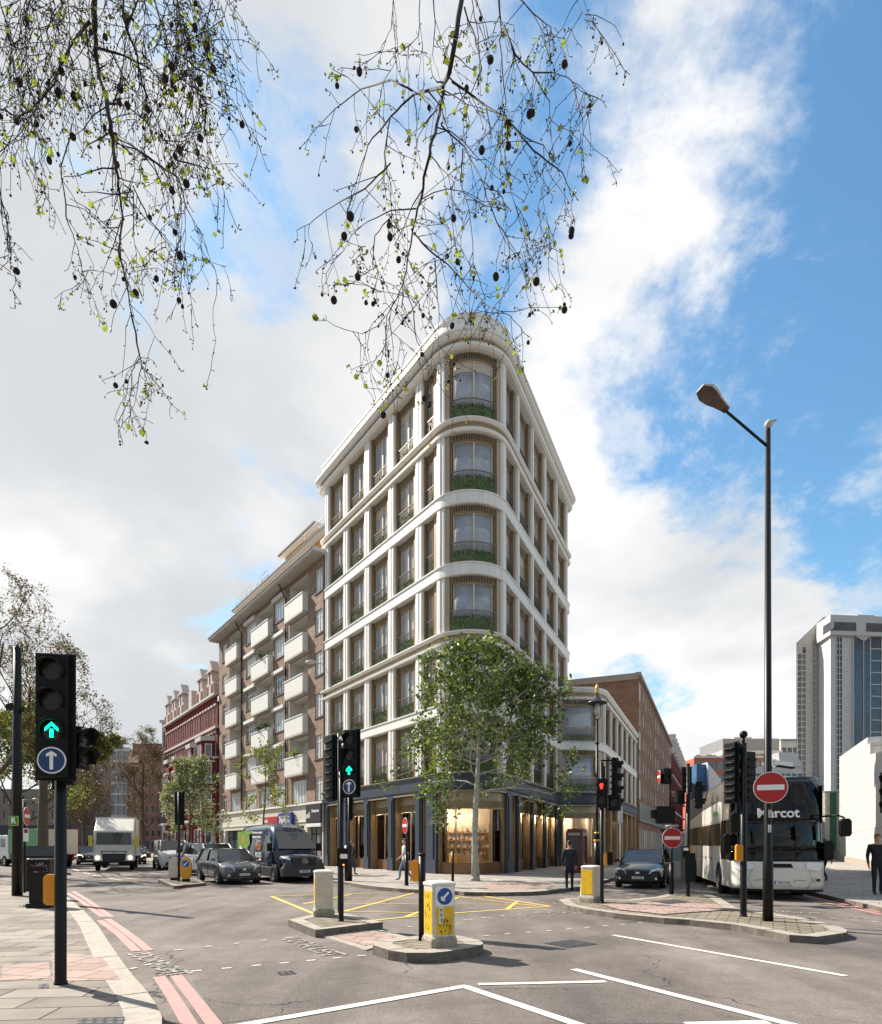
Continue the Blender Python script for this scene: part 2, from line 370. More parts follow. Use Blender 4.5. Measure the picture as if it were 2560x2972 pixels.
def pavement(name, line, rest, slab, side=1, w=.30, z=kz, it=1):
    """raised footway: slab sheet behind a kerb of granite blocks following line"""
    line = smooth_line(line, it); inner = offset_line(line, side * w)
    MB().m(slab).prism([(p.x, p.y) for p in inner] + [(p[0], p[1]) for p in rest], -.03, z).build(name, kind='structure')
    k = MB().m(KERB)
    # blocks about 0.9 m long with thin joints
    L = 0; seg = []
    for i in range(len(line) - 1):
        a, b, c, d = line[i], line[i + 1], inner[i + 1], inner[i]
        n = max(1, min(60, round((b - a).length / .9)))
        for j in range(n):
            t0, t1 = j / n, (j + 1) / n; g = .006 / max((b - a).length / n, .05)
            q = [a.lerp(b, t0 + g / n), a.lerp(b, t1 - g / n), d.lerp(c, t1 - g / n), d.lerp(c, t0 + g / n)]
            k.prism([(p.x, p.y) for p in q], -.02, z + .004 + .003 * ((i + j) % 3 == 0), KERB_SIDE)
    k.build('kerb', kind='structure')
# near left footway
lk = [(-1.0, -12), (-1.15, 0), (-1.7, 3.6)] + [tuple(G(x, y, kz))[:2] for x, y in ((479, 2972), (447, 2901), (383, 2830), (332, 2760), (274, 2671), (201, 2607))] + [(-13.6, 22.0), (-18.8, 29.3), (-21.5, 31.2), (-60, 34)]
pavement('pavement', lk, [(-60, -12)], SLAB, side=1)
# footway round the flatiron
pk = [(-46, 84.8), (-3.95, 25.7)] + [tuple(G(x, y, kz))[:2] for x, y in ((1065, 2571), (1190, 2582), (1320, 2586), (1357, 2590), (1514, 2590), (1592, 2585), (1643, 2577.5), (1694, 2573.5), (1788, 2546))] + [tuple(Vector((8.26, 29.5, 0)) + UR * 110)[:2]]
pavement('pavement', pk, [(52, 135), (-10, 150), (-46, 100)], SLAB2, side=1)
# right-hand footway
rk = [tuple(Vector((11.75, 19.15, 0)) + UC * 22)[:2], (11.75, 19.15), (10.95, 15.8), (10.5, 14.4), (10.2, 11), (11, 5), (14, 0), (20, -12)]
rk = [(60, 160), (34, 92)] + rk
pavement('pavement', rk, [(70, -12), (90, 160)], SLAB2, side=1)
# tactile paving, laid a few millimetres above the slabs
def patch(name, fpts, m, z, plan=False):
    pts = [tuple(p) for p in fpts] if plan else [tuple(G(x, y, z))[:2] for x, y in fpts]
    return MB().m(m).sheet(pts, z).build(name, kind='structure')
patch('tactile_paving', [(150, 2766), (290, 2772), (352, 2843), (155, 2848)], TACT, kz + .005)
patch('tactile_paving', [(10, 2800), (142, 2792), (148, 2838), (0, 2846)], TACT, kz + .005)
patch('tactile_paving', [(1385, 2576), (1430, 2562), (1560, 2562), (1610, 2572), (1545, 2583), (1420, 2584)], TACT, kz + .005)
patch('tactile_paving', [(1560, 2470.5), (1561, 2470), (1562, 2470)], TACT, kz + .005) if False else None

# traffic islands
def island(fpts, name, slab, z=.15, w=.3, drop=None, it=1, plan=None):
    pts = plan or [G(x, y, z) for x, y in fpts]
    pts = smooth_line(pts, it, True)
    n = len(pts); A = sum(pts[i].x * pts[(i + 1) % n].y - pts[(i + 1) % n].x * pts[i].y for i in range(n))
    if A < 0: pts = pts[::-1]
    inn = []
    for i in range(n):
        t = (pts[(i + 1) % n] - pts[i - 1]).normalized(); inn.append(pts[i] + Vector((-t.y, t.x, 0)) * w)
    o = MB().m(KERB)
    for i in range(n):
        a, b, c, d = pts[i], pts[(i + 1) % n], inn[(i + 1) % n], inn[i]
        m = max(1, round((b - a).length / .9))
        for j in range(m):
            e = .008; q = [a.lerp(b, j / m), a.lerp(b, (j + 1) / m - e), d.lerp(c, (j + 1) / m - e), d.lerp(c, j / m)]
            o.prism([(p.x, p.y) for p in q], -.02, z - .004 * ((i + j) % 2), KERB_SIDE)
    o.m(slab).prism([(p.x, p.y) for p in inn], -.02, z - .008)
    return o.build(name, kind='structure')
island([(837, 2669), (916, 2698), (1111, 2676), (1000, 2650), (925, 2651)], 'traffic_island', SLAB3, it=0)
island([(1061, 2735), (1152, 2765), (1270, 2765), (1385, 2747), (1408, 2736), (1377, 2723), (1310, 2712), (1180, 2716)], 'traffic_island', SLAB3, it=1)
# lowered crossing strip between the two
dk = [G(920, 2712, .02), G(1062, 2757, .02), G(1185, 2719, .02), G(1080, 2692, .02)]
MB().m(KERB).prism([(p.x, p.y) for p in dk], -.02, .02).build('dropped_kerb', kind='structure')
c = sum(dk, Vector()) / 4; tp = [c + (p - c) * .74 for p in dk]
MB().m(TACT).sheet([(p.x, p.y) for p in tp], .026).build('tactile_paving', kind='structure')
# far-left small island
island([(459, 2553), (505, 2571), (598, 2562), (575, 2551), (500, 2549)], 'traffic_island', SLAB3, z=.12, it=0, w=.2)
# long right island
ri = [(1621, 2611), (1644, 2626), (1702, 2638), (1786, 2650), (1930, 2664), (2001, 2669), (2121, 2681), (2217, 2698), (2292, 2713), (2370, 2718), (2456, 2706), (2460, 2698), (2435, 2688), (2326, 2662), (2241, 2650), (2138, 2635), (2087, 2604), (2052, 2594), (1947, 2593), (1903, 2602), (1819, 2612), (1700, 2608), (1651, 2607)]
island(ri, 'traffic_island', SLAB3, z=.13, it=0, w=.28)
TACT2 = mat('red_tactile_fine', (.45, .27, .22), .85, vary=.18, vscale=12)
patch('tactile_paving', [(1740, 2624), (1830, 2619), (1960, 2617), (2080, 2624), (2110, 2640), (1990, 2648), (1930, 2653), (1800, 2640)], TACT, .142)

# road patches and ironwork
IRON = brick_mat('manhole_iron', (.09, .09, .1), (.12, .12, .13), (.02, .02, .02), .09, .09, .02, wall=False, rough=.5)
def quadpatch(name, f, m, z): 
    p = [G(x, y) for x, y in f]; return MB().m(m).sheet([(q.x, q.y) for q in p], z).build(name, kind='structure')
quadpatch('road_repair', [(640, 2972), (560, 2850), (600, 2790), (1010, 2790), (1330, 2868), (1250, 2885)], ASPH2, .003)
MB().m(ASPH2).sheet([(p.x, p.y) for p in (G(1390, 2868), G(1762, 2862), G(2230, 2972), G(1700, 2972))], .003).build('road_repair', kind='structure')
quadpatch('manhole_cover', [(1575, 2738), (1660, 2728), (1735, 2741), (1650, 2752)], IRON, .006)
quadpatch('manhole_cover', [(800, 2822), (850, 2818), (862, 2828), (812, 2833)], IRON, .006)
MB().m(IRON).sheet([(p.x, p.y) for p in (G(1885, 2617, .13), G(1960, 2612, .13), (G(2010, 2620, .13)), G(1940, 2626, .13))], .145).build('manhole_cover', kind='structure')
MB().m(IRON).sheet([(p.x, p.y) for p in (G(225, 2958, kz), G(360, 2952, kz), G(372, 2985, kz), G(228, 2990, kz))], kz + .006).build('manhole_cover', kind='structure')
MB().m(IRON).sheet([(p.x, p.y) for p in (G(112, 2858, kz), G(140, 2856, kz), G(142, 2868, kz), G(112, 2870, kz))], kz + .006).build('manhole_cover', kind='structure')

# ---------------------------------------------------------------- road markings
def paint(name, c, wear, sc=30):
    m = mat(name, c, .7); n = m.node_tree.nodes; L = m.node_tree.links; b = n['Principled BSDF']
    g = n.new('ShaderNodeNewGeometry'); t = n.new('ShaderNodeTexNoise'); L.new(g.outputs['Position'], t.inputs['Vector']); t.inputs['Scale'].default_value = sc; t.inputs['Detail'].default_value = 8; t.inputs['Roughness'].default_value = .75
    r = n.new('ShaderNodeMapRange'); L.new(t.outputs[0], r.inputs[0]); r.inputs[1].default_value = wear - .03; r.inputs[2].default_value = wear + .03
    mx = n.new('ShaderNodeMixRGB'); L.new(r.outputs[0], mx.inputs[0]); mx.inputs[1].default_value = (.150, .130, .117, 1); mx.inputs[2].default_value = (*c, 1)
    L.new(mx.outputs[0], b.inputs['Base Color']); return m
PW = paint('road_paint_white', (.62, .59, .52), .36); PY = paint('road_paint_yellow', (.62, .44, .10), .40); PR = paint('road_paint_red', (.46, .22, .205), .42)
PWW2 = paint('road_paint_studs', (.50, .47, .42), .44, 20)
PWW = paint('road_paint_worn', (.42, .39, .34), .53, 14)
def stripe(mb, a, b, w, z=.008):
    a = Vector((a[0], a[1], 0)); b = Vector((b[0], b[1], 0)); t = (b - a).normalized() * w / 2; n = Vector((-t.y, t.x, 0))
    mb.add([(p.x, p.y, z) for p in (a - n, b - n, b + n, a + n)], [(0, 1, 2, 3)])
def line(name, fpts, w, m, z=.008):
    mb = MB().m(m); P_ = [G(x, y) for x, y in fpts]
    for i in range(len(P_) - 1):
        stripe(mb, P_[i], P_[i + 1] + (P_[i + 1] - P_[i]).normalized() * (w * .4 if i < len(P_) - 2 else 0), w, z + .0006 * i)
    return mb.build(name, kind='structure')
line('road_marking', [(640, 2988), (1347, 2864), (1780, 3010)], .13, PW)
line('road_marking', [(1388, 2858), (1758, 2850)], .11, PW)
line('road_marking', [(1665, 2814), (1758, 2838), (2400, 3002)], .13, PW)
line('road_marking', [(1780, 2715), (2456, 2834)], .11, PW)
line('road_marking', [(1990, 2974), (2230, 2968)], .12, PW)
# red double lines
def redline(f1): line('red_route_line', f1, .14, PR)
redline([(196, 2592), (232, 2614), (300, 2662)]); redline([(212, 2588), (252, 2612), (322, 2662)])
redline([(290, 2672), (345, 2712), (396, 2762)]); redline([(312, 2668), (374, 2712), (432, 2760)])
redline([(462, 2836), (500, 2892), (556, 2985)]); redline([(510, 2832), (560, 2895), (640, 3000)])
redline([(967, 2566), (1065, 2577), (1190, 2588), (1320, 2592)]); redline([(1700, 2578), (1792, 2551), (1937, 2492)]); redline([(1710, 2580), (1802, 2553), (1945, 2494)])
redline([(2330, 2600), (2486, 2632), (2560, 2650)]); redline([(2318, 2604), (2470, 2636), (2560, 2656)])
# worn LOOK RIGHT lettering beside the crossings
def road_text(s, f, size, ang, m=PWW, sq=1.0):
    p = G(*f); M = Matrix.Translation((p.x, p.y, .009)) @ Matrix.Rotation(ang, 4, 'Z')
    o = text(s, size, m, 'road_lettering', None, M, ext=0.0, squeeze=sq, bold=.012); o['kind'] = 'structure'; return o
road_text('LOOK RIGHT', (452, 2796), .42, R(-50), sq=.85); road_text('LOOK LEFT', (900, 2748), .5, R(-57), sq=.8)
road_text('LOOK LEFT', (1700, 2652), .5, R(-12), sq=.9); road_text('LOOK RIGHT', (1450, 2603), .4, R(2)); road_text('LOOK RIGHT', (2230, 2645), .4, R(-30))
# crossing studs: dotted white squares
sm = MB().m(PWW2)
def studs(a, b, n, w=.075, l=.13):
    A, B = G(*a), G(*b); d = (B - A).normalized()
    for i in range(n):
        p = A.lerp(B, i / (n - 1)); stripe(sm, p - d * l / 2, p + d * l / 2, w, .008)
studs((425, 2768), (840, 2722), 6); studs((570, 2819), (1050, 2775), 7); studs((385, 2812), (470, 2790), 3)
studs((1410, 2717), (1950, 2672), 11); studs((1352, 2670), (1600, 2644), 6); studs((1385, 2598), (1700, 2592), 9); studs((1440, 2610), (1610, 2622), 6)
studs((1190, 2690), (1420, 2664), 5); studs((2380, 2640), (2555, 2640), 4); studs((2310, 2660), (2540, 2676), 5)
sm.build('crossing_studs', kind='structure')
# lane dashes on the far-left carriageway and arrows
dm = MB().m(PW)
for f in (((207, 2521), (232, 2529)), ((240, 2532), (262, 2537)), ((268, 2540), (296, 2545)), ((315, 2549), (352, 2555)), ((388, 2560), (432, 2567)), ((285, 2539), (318, 2544)), ((335, 2546), (405, 2553)), ((345, 2536), (385, 2538)),
          ((385, 2528), (410, 2532)), ((435, 2534), (485, 2539)), ((470, 2531), (500, 2533)), ((1765, 2590), (1915, 2600)), ((2095, 2600), (2200, 2600)), ((300, 2590), (340, 2592))):
    stripe(dm, G(*f[0]), G(*f[1]), .12)
dm.build('lane_dashes', kind='structure')
# yellow box junction
by = MB().m(PY)
def yl(*f, w=.12):
    for i in range(len(f) - 1): stripe(by, G(*f[i]), G(*f[i + 1]), w, .009 + .0004 * random.random())
yl((788, 2602), (1005, 2692)); yl((788, 2602), (1210, 2588), (1330, 2590), (1597, 2631)); yl((1005, 2692), (1075, 2673), (1220, 2658), (1597, 2631))
yl((1000, 2646), (1210, 2590)); yl((882, 2624), (1020, 2596)); yl((985, 2607), (1480, 2607), w=.08); yl((880, 2622), (1560, 2626), w=.08) ; yl((960, 2645), (1215, 2650), w=.08); yl((1180, 2661), (1330, 2606)); yl((1470, 2641), (1500, 2618)); yl((1215, 2588), (1560, 2631), w=.08)
by.build('box_junction', kind='structure')
# ================================================================ corner building with the rounded prow
def glass_mat(name, tint, refl=.5, rough=.02, body=None, bodyf=.0):
    """clear glass: transparent body with a Fresnel reflection"""
    m = bpy.data.materials.new(name); m.use_nodes = True; n = m.node_tree.nodes; L = m.node_tree.links; n.clear()
    out = n.new('ShaderNodeOutputMaterial'); tr = n.new('ShaderNodeBsdfTransparent'); tr.inputs[0].default_value = (*tint, 1)
    gl = n.new('ShaderNodeBsdfGlossy'); gl.inputs['Roughness'].default_value = rough
    lw = n.new('ShaderNodeFresnel'); lw.inputs[0].default_value = 1.0 + refl
    mx = n.new('ShaderNodeMixShader'); L.new(lw.outputs[0], mx.inputs[0])
    src = tr.outputs[0]
    if body:
        d = n.new('ShaderNodeBsdfDiffuse'); d.inputs[0].default_value = (*body, 1)
        m2 = n.new('ShaderNodeMixShader'); m2.inputs[0].default_value = bodyf; L.new(tr.outputs[0], m2.inputs[1]); L.new(d.outputs[0], m2.inputs[2]); src = m2.outputs[0]
    L.new(src, mx.inputs[1]); L.new(gl.outputs[0], mx.inputs[2]); L.new(mx.outputs[0], out.inputs[0]); return m
def pane_mat(name, c, vary=.3, ior=1.9, rough=.04, vs=.6):
    m = mat(name, c, rough, spec=.5, ior=ior, vary=vary, vscale=vs); return m
STONE = mat('white_stone', (.73, .715, .68), .6, vary=.12, vscale=4, bump=.05, stretch=.12)
STONE2 = mat('white_stone_moulding', (.74, .72, .68), .5, vary=.04)
BRZ = mat('bronze_cladding', (.33, .225, .12), .42, metal=.25, vary=.1, vscale=2)
BRZD = mat('bronze_dark', (.25, .165, .085), .42, metal=.25, vary=.12, vscale=2)
BRZL = mat('bronze_light', (.34, .27, .18), .45, metal=.25, vary=.08)
NAVY = mat('navy_panel', (.040, .052, .075), .4, vary=.08)
GLZ = pane_mat('window_glass', (.36, .385, .43), .22, 1.6, .05, 1.1); GLZ2 = pane_mat('window_glass_curtain', (.40, .41, .42), .25, 1.6, .08, 2.5); GLZ3 = pane_mat('window_glass_dark', (.15, .17, .20), .35, 1.8, .04, .9)
FRAME = mat('pale_window_frame', (.55, .48, .38), .4)
SHOPG = glass_mat('shop_glass', (.93, .9, .84), .45)
RAILM = mat('railing_bronze', (.16, .13, .10), .4, metal=.5)
HEDGE2 = mat('hedge_leaves_dark', (.045, .11, .03), .7, vary=.4, vscale=14)
HEDGE = mat('hedge_leaves', (.12, .23, .055), .7, vary=.55, vscale=14)
INT = mat('shop_interior_wall', (.52, .46, .38), .7, vary=.1, vscale=1.5); INTF = mat('shop_floor', (.3, .22, .15), .4)
SHELF = mat('shelf_wood', (.42, .28, .16), .5)
BULB = mat('warm_lamp', (1, .8, .5), .5, emit=(1, .78, .5), es=9)

class Path:
    def __init__(s, pts, zero):
        s.p = [Vector((p[0], p[1], 0)) for p in pts]; s.L = [0]
        for a, b in zip(s.p, s.p[1:]): s.L.append(s.L[-1] + (b - a).length)
        z = min(range(len(s.p)), key=lambda i: (s.p[i] - Vector((zero[0], zero[1], 0))).length); s.o = s.L[z]
        s.n = []
        for i in range(len(s.p)):
            a = s.p[max(i - 1, 0)]; b = s.p[i]; c = s.p[min(i + 1, len(s.p) - 1)]
            t1 = (b - a).normalized() if i else (c - b).normalized(); t2 = (c - b).normalized() if i < len(s.p) - 1 else t1
            n1 = Vector((t1.y, -t1.x, 0)); n2 = Vector((t2.y, -t2.x, 0)); m = (n1 + n2).normalized(); s.n.append(m / max(m.dot(n1), .4))
    def at(s, u, d=0.0, z=0.0):
        l = u + s.o; l = max(0, min(l, s.L[-1] - 1e-6)); i = 0
        import bisect
        i = max(0, min(bisect.bisect_right(s.L, l) - 1, len(s.p) - 2)); t = (l - s.L[i]) / (s.L[i + 1] - s.L[i])
        p = s.p[i].lerp(s.p[i + 1], t); n = s.n[i].lerp(s.n[i + 1], t); return Vector((p.x + n.x * d, p.y + n.y * d, z))
    def us(s, a, b, step=.35):
        u = [a] + [l - s.o for l in s.L if a + .01 < l - s.o < b - .01] + [b]; return u
    def sweep(s, mb, u0, u1, prof, caps=True, smooth=False):
        """closed (d, z) profile swept along the path"""
        us = s.us(u0, u1); k = len(prof); vs = [s.at(u, d, z) for u in us for d, z in prof]; fs = []
        for i in range(len(us) - 1):
            for j in range(k): fs.append((i * k + j, (i + 1) * k + j, (i + 1) * k + (j + 1) % k, i * k + (j + 1) % k))
        if caps: fs.append(list(range(k))); fs.append([(len(us) - 1) * k + j for j in range(k)][::-1])
        mb.add(vs, fs, smooth)
    def block(s, mb, u0, u1, d0, d1, z0, z1): s.sweep(mb, u0, u1, [(d0, z0), (d1, z0), (d1, z1), (d0, z1)])
PCx, PCy, PR_ = 1.52, 34.06, 2.06
nL = Vector((-.826, -.5635, 0)); nR = Vector((.915, -.4035, 0)); PC = Vector((PCx, PCy, 0))
TL = PC + nL * PR_; TR = PC + nR * PR_
LE, RE, NS = 14.5, 15.2, 12.15
def arc(c, r, a0, a1, n): return [Vector((c.x + r * math.sin(R(a)), c.y - r * math.cos(R(a)), 0)) for a in [a0 + (a1 - a0) * i / n for i in range(n + 1)]]
lend = TL + UL * LE; rend = TR + UR * RE
lc = lend - nL * .5 ; la = math.degrees(math.atan2(nL.x, -nL.y)); ra = math.degrees(math.atan2(nR.x, -nR.y))
back_l = arc(lc, .5, la - 90, la, 6)
back_r = arc(rend - nR * .5, .5, ra, ra + 90, 6)
prow = arc(PC, PR_, la, ra, 22)
up_pts = [back_l[0] - nL * 1.2] + back_l + prow + back_r + [back_r[-1] - nR * 1.5]
PT = Path(up_pts, prow[0]); AL = PR_ * R(ra - la)
N_ = TR + UR * NS; WA = Vector((9.77, 44.42, 0)); h0, h1 = -6.0, 66.2
warc = [WA + Vector((2.1 * (math.sin(R(h)) - math.sin(R(h0))), 2.1 * (math.cos(R(h0)) - math.cos(R(h))), 0)) for h in [h0 + (h1 - h0) * i / 10 for i in range(11)]]
wend = warc[-1] + UR * 19.6
PL = Path([back_l[0] - nL * 1.2] + back_l + prow + [N_] + warc + [wend], prow[0])
uN = AL + NS
import bisect
def u_of(path, p): return min((i / 200.0 for i in range(int((path.o * -1) * 200), int((path.L[-1] - path.o) * 200), 4)), key=lambda u: (path.at(u) - p).length)
uW = u_of(PL, warc[-1])
zb = .125
FB = empty('flatiron_building', (1.5, 38, 0), 0, 'tall flatiron building with a rounded corner, white stone bands and bronze window bays', 'building')
def part(mb, name, label=None, **k):
    o = mb.build(name, FB, world=True, **k)
    if label: o['label'] = label
    return o
# solid core behind the bays
def core(path, u0, u1, d, z0, z1, close, m):
    us = path.us(u0, u1); poly = [path.at(u, d) for u in us] + close
    return MB().m(m).prism([(p.x, p.y) for p in poly], z0, z1)
part(core(PT, -LE, AL + RE, -.44, 5.0, 28.0, [], BRZD), 'inner_wall')
part(core(PT, -LE, AL + RE, -.30, 28.0, 28.06, [], STONE), 'roof')
part(core(PL, uN - .5, uW + 19.5, -.44, 5.0, 12.35, [Vector((6, 62, 0))], BRZD), 'inner_wall')
# bands
def band_plain(path, u0, u1, zt, zb_): 
    mb = MB().m(STONE); path.sweep(mb, u0, u1, [(-.75, zb_), (.11, zb_), (.14, zb_ + .04), (.14, zt - .08), (.19, zt - .06), (.19, zt), (-.75, zt)]); return mb
def band_bronze(path, u0, u1, zt, zb_):
    mb = MB().m(STONE2); h = zt - zb_
    path.sweep(mb, u0, u1, [(-.75, zt - h * .26), (.18, zt - h * .26), (.22, zt - h * .18), (.28, zt - h * .10), (.28, zt), (-.75, zt)])
    path.sweep(mb, u0, u1, [(-.75, zb_), (.14, zb_), (.19, zb_ + .04), (.21, zb_ + h * .27), (.15, zb_ + h * .30), (-.75, zb_ + h * .30)])
    mb.m(BRZ); path.sweep(mb, u0, u1, [(-.75, zb_ + h * .30 - .01), (.06, zb_ + h * .30 - .01), (.06, zt - h * .26 + .01), (-.75, zt - h * .26 + .01)]); return mb
uL0, uR1 = -LE - .85, AL + RE + .85; uLW = uW + 19.55
part(band_bronze(PT, uL0, uR1, 23.46, 22.78), 'stone_band'); part(band_plain(PT, uL0, uR1, 19.77, 19.12), 'stone_band')
part(band_plain(PT, uL0, uR1, 16.11, 15.48), 'stone_band'); part(band_bronze(PL, uL0, uLW, 12.60, 11.95), 'stone_band')
part(band_bronze(PT, AL + NS - .02, uR1, 12.58, 12.0), 'stone_band')
part(band_plain(PL, -LE - .85, uLW, 8.95, 8.35), 'stone_band')
mb = MB().m(NAVY); PL.sweep(mb, uL0 + .8, uLW, [(-.75, 4.46), (.10, 4.46), (.10, 4.56), (.16, 4.60), (.16, 5.18), (.24, 5.24), (.24, 5.32), (-.75, 5.32)]); part(mb, 'shop_fascia')
mb = MB().m(BRZL); PL.sweep(mb, uL0 + .8, uLW, [(.0, 4.38), (.13, 4.38), (.13, 4.455), (.0, 4.455)]); PL.sweep(mb, uL0 + .8, uLW, [(.0, 5.325), (.27, 5.325), (.27, 5.37), (.0, 5.37)]); part(mb, 'fascia_trim')
# cornice and parapet
mb = MB().m(STONE2); PT.sweep(mb, uL0, uR1, [(-.75, 26.95), (.20, 26.95), (.34, 27.02), (.38, 27.15), (.30, 27.22), (-.75, 27.22)])
PT.sweep(mb, uL0, uR1, [(-.75, 27.42), (.34, 27.42), (.46, 27.48), (.52, 27.58), (.60, 27.62), (.60, 27.72), (.40, 27.80), (-.75, 27.80)])
mb.m(BRZL); PT.sweep(mb, uL0, uR1, [(-.75, 27.20), (.24, 27.20), (.24, 27.44), (-.75, 27.44)])
mb.m(STONE); PT.sweep(mb, uL0, uR1, [(-.4, 27.78), (.26, 27.78), (.14, 28.62), (.20, 28.66), (.20, 28.78), (-.4, 28.78)]); part(mb, 'cornice')
mb = MB().m(STONE2); PL.sweep(mb, uN - .02, uLW, [(-.6, 12.58), (.2, 12.58), (.3, 12.66), (.3, 12.8), (-.6, 12.8)]); part(mb, 'cornice', None)

random.seed(5)
def pier(path, u, w, z0, z1, m=STONE, d1=.05):
    mb = MB().m(m); path.block(mb, u - w / 2, u + w / 2, -.72, d1, z0, z1)
    path.block(mb, u - w * .30, u + w * .06, d1, d1 + .06, z0, z1); path.block(mb, u + w * .14, u + w * .40, d1, d1 + .035, z0, z1)
    return part(mb, 'pier')
def leaves_box(mb, path, u0, u1, d0, d1, z0, z1, n, s=.06):
    for _ in range(n):
        u = random.uniform(u0, u1); d = random.uniform(d0, d1); z = random.uniform(z0, z1)
        if random.random() < .6: d = d1 + random.uniform(-.02, .04)
        elif random.random() < .6: z = z1 + random.uniform(-.03, .05)
        c = path.at(u, d, z); a = Vector([random.uniform(-1, 1) for _ in range(3)]).normalized() * s; b = Vector([random.uniform(-1, 1) for _ in range(3)]).cross(a).normalized() * s * .7
        mb.add([c - a, c + b, c + a, c - b], [(0, 1, 2, 3)])
def bay(path, u0, u1, z0, z1, wide=False, curve=False, jl=.22, jr=.22, louvre=True, paneM=None, frontd=-.10, rail=None, mull=True, hedge_h=.78):
    """one window bay: bronze jambs and header, pale frame, pane, railing and hedge"""
    DG = -.24 if curve else -.36
    w = MB().m(BRZD); path.block(w, u0, u0 + jl, -.70, -.06, z0, z1); path.block(w, u1 - jr, u1, -.70, -.06, z0, z1)
    w.m(BRZ); path.block(w, u0 + jl, u1 - jr, -.70, DG + .16, z1 - .36, z1)
    if louvre:
        w.m(DARK); path.block(w, u0 + jl + .05, u1 - jr - .05, DG + .16, DG + .165, z1 - .31, z1 - .05); w.m(BRZL)
        n = int((u1 - u0 - jl - jr) / .09)
        for i in range(n):
            u = u0 + jl + (i + .5) * .09; path.block(w, u - .014, u + .014, DG + .165, DG + .195, z1 - .33, z1 - .03)
    a, b = u0 + jl + .03, u1 - jr - .03; zt = z1 - .40
    w.m(FRAME)
    for c in (a + .03, b - .03): path.block(w, c - .035, c + .035, DG - .02, DG + .07, z0, zt)
    mids = [(a + b) / 2] if (b - a) > .7 and mull else []
    for c in mids: path.block(w, c - .055, c + .055, DG, DG + .09, z0, zt)
    path.block(w, a, b, DG - .02, DG + .08, zt, zt + .06); path.block(w, a, b, DG - .02, DG + .09, z0, z0 + .12)
    W = part(w, 'window')
    paneM = paneM or (GLZ if curve else random.choice((GLZ, GLZ, GLZ2, GLZ2, GLZ3)))
    p = MB().m(paneM or GLZ); path.sweep(p, a, b, [(DG, z0 + .1), (DG + .015, z0 + .1), (DG + .015, zt), (DG, zt)], smooth=curve)
    po = p.build('pane', W, world=False, loc=None) if False else None
    me = bpy.data.meshes.new('pane'); off = FB.location
    me.from_pydata([(v[0] - off.x, v[1] - off.y, v[2] - off.z) for v in p.v], [], p.f); me.materials.append(paneM or GLZ)
    if curve: me.polygons.foreach_set('use_smooth', [True] * len(p.f))
    po = bpy.data.objects.new('pane', me); C.objects.link(po); po.parent = W
    if random.random() < .38:
        bh = random.choice((.35, .5, .8, 1.1)); c0, c1 = (a + .04, b - .04) if random.random() < .5 or not mids else (mids[0] + .06, b - .05)
        bl_ = MB().m(mat('blind_fabric', (.50, .46, .40), .7, vary=.08)); path.sweep(bl_, c0, c1, [(DG + .018, zt - bh), (DG + .024, zt - bh), (DG + .024, zt), (DG + .018, zt)]); bl_ = part(bl_, 'blind'); bl_.parent = W
    hedge_h = hedge_h * random.uniform(.62, 1.08)
    r = MB().m(rail or RAILM); path.block(r, u0 + .03, u1 - .03, frontd - .03, frontd + .02, z0 + 1.06, z0 + 1.10); path.block(r, u0 + .03, u1 - .03, frontd - .02, frontd + .005, z0 + .08, z0 + .11)
    n = max(3, int((u1 - u0) / .11))
    for i in range(n + 1):
        u = u0 + .05 + (u1 - u0 - .1) * i / n; path.block(r, u - .008, u + .008, frontd - .018, frontd + .002, z0 + .02, z0 + 1.07)
    part(r, 'railing')
    h = MB().m(HEDGE); path.block(h, a, b, DG + .1, frontd - .06, z0, z0 + hedge_h - .08); leaves_box(h, path, a, b, DG + .1, frontd - .05, z0 + .02, z0 + hedge_h, int((b - a) * 150), .05); h.m(HEDGE2); leaves_box(h, path, a, b, DG + .1, frontd - .03, z0 + .02, z0 + hedge_h + .06, int((b - a) * 90), .055); part(h, 'hedge')
lv = [(5.33, 8.35), (8.95, 11.95), (12.60, 15.48), (16.11, 19.12), (19.77, 22.78), (23.46, 26.95)]
Lp = [-1.77, -4.82, -7.88, -10.94, -14.0]; Rp = [AL + x for x in (2.21, 5.23, 8.31, 11.5, 14.7)]
w0, w1 = R(5.2 - 36 - la) * PR_, R(5.2 + 36 - la) * PR_      # prow window
pw = .56
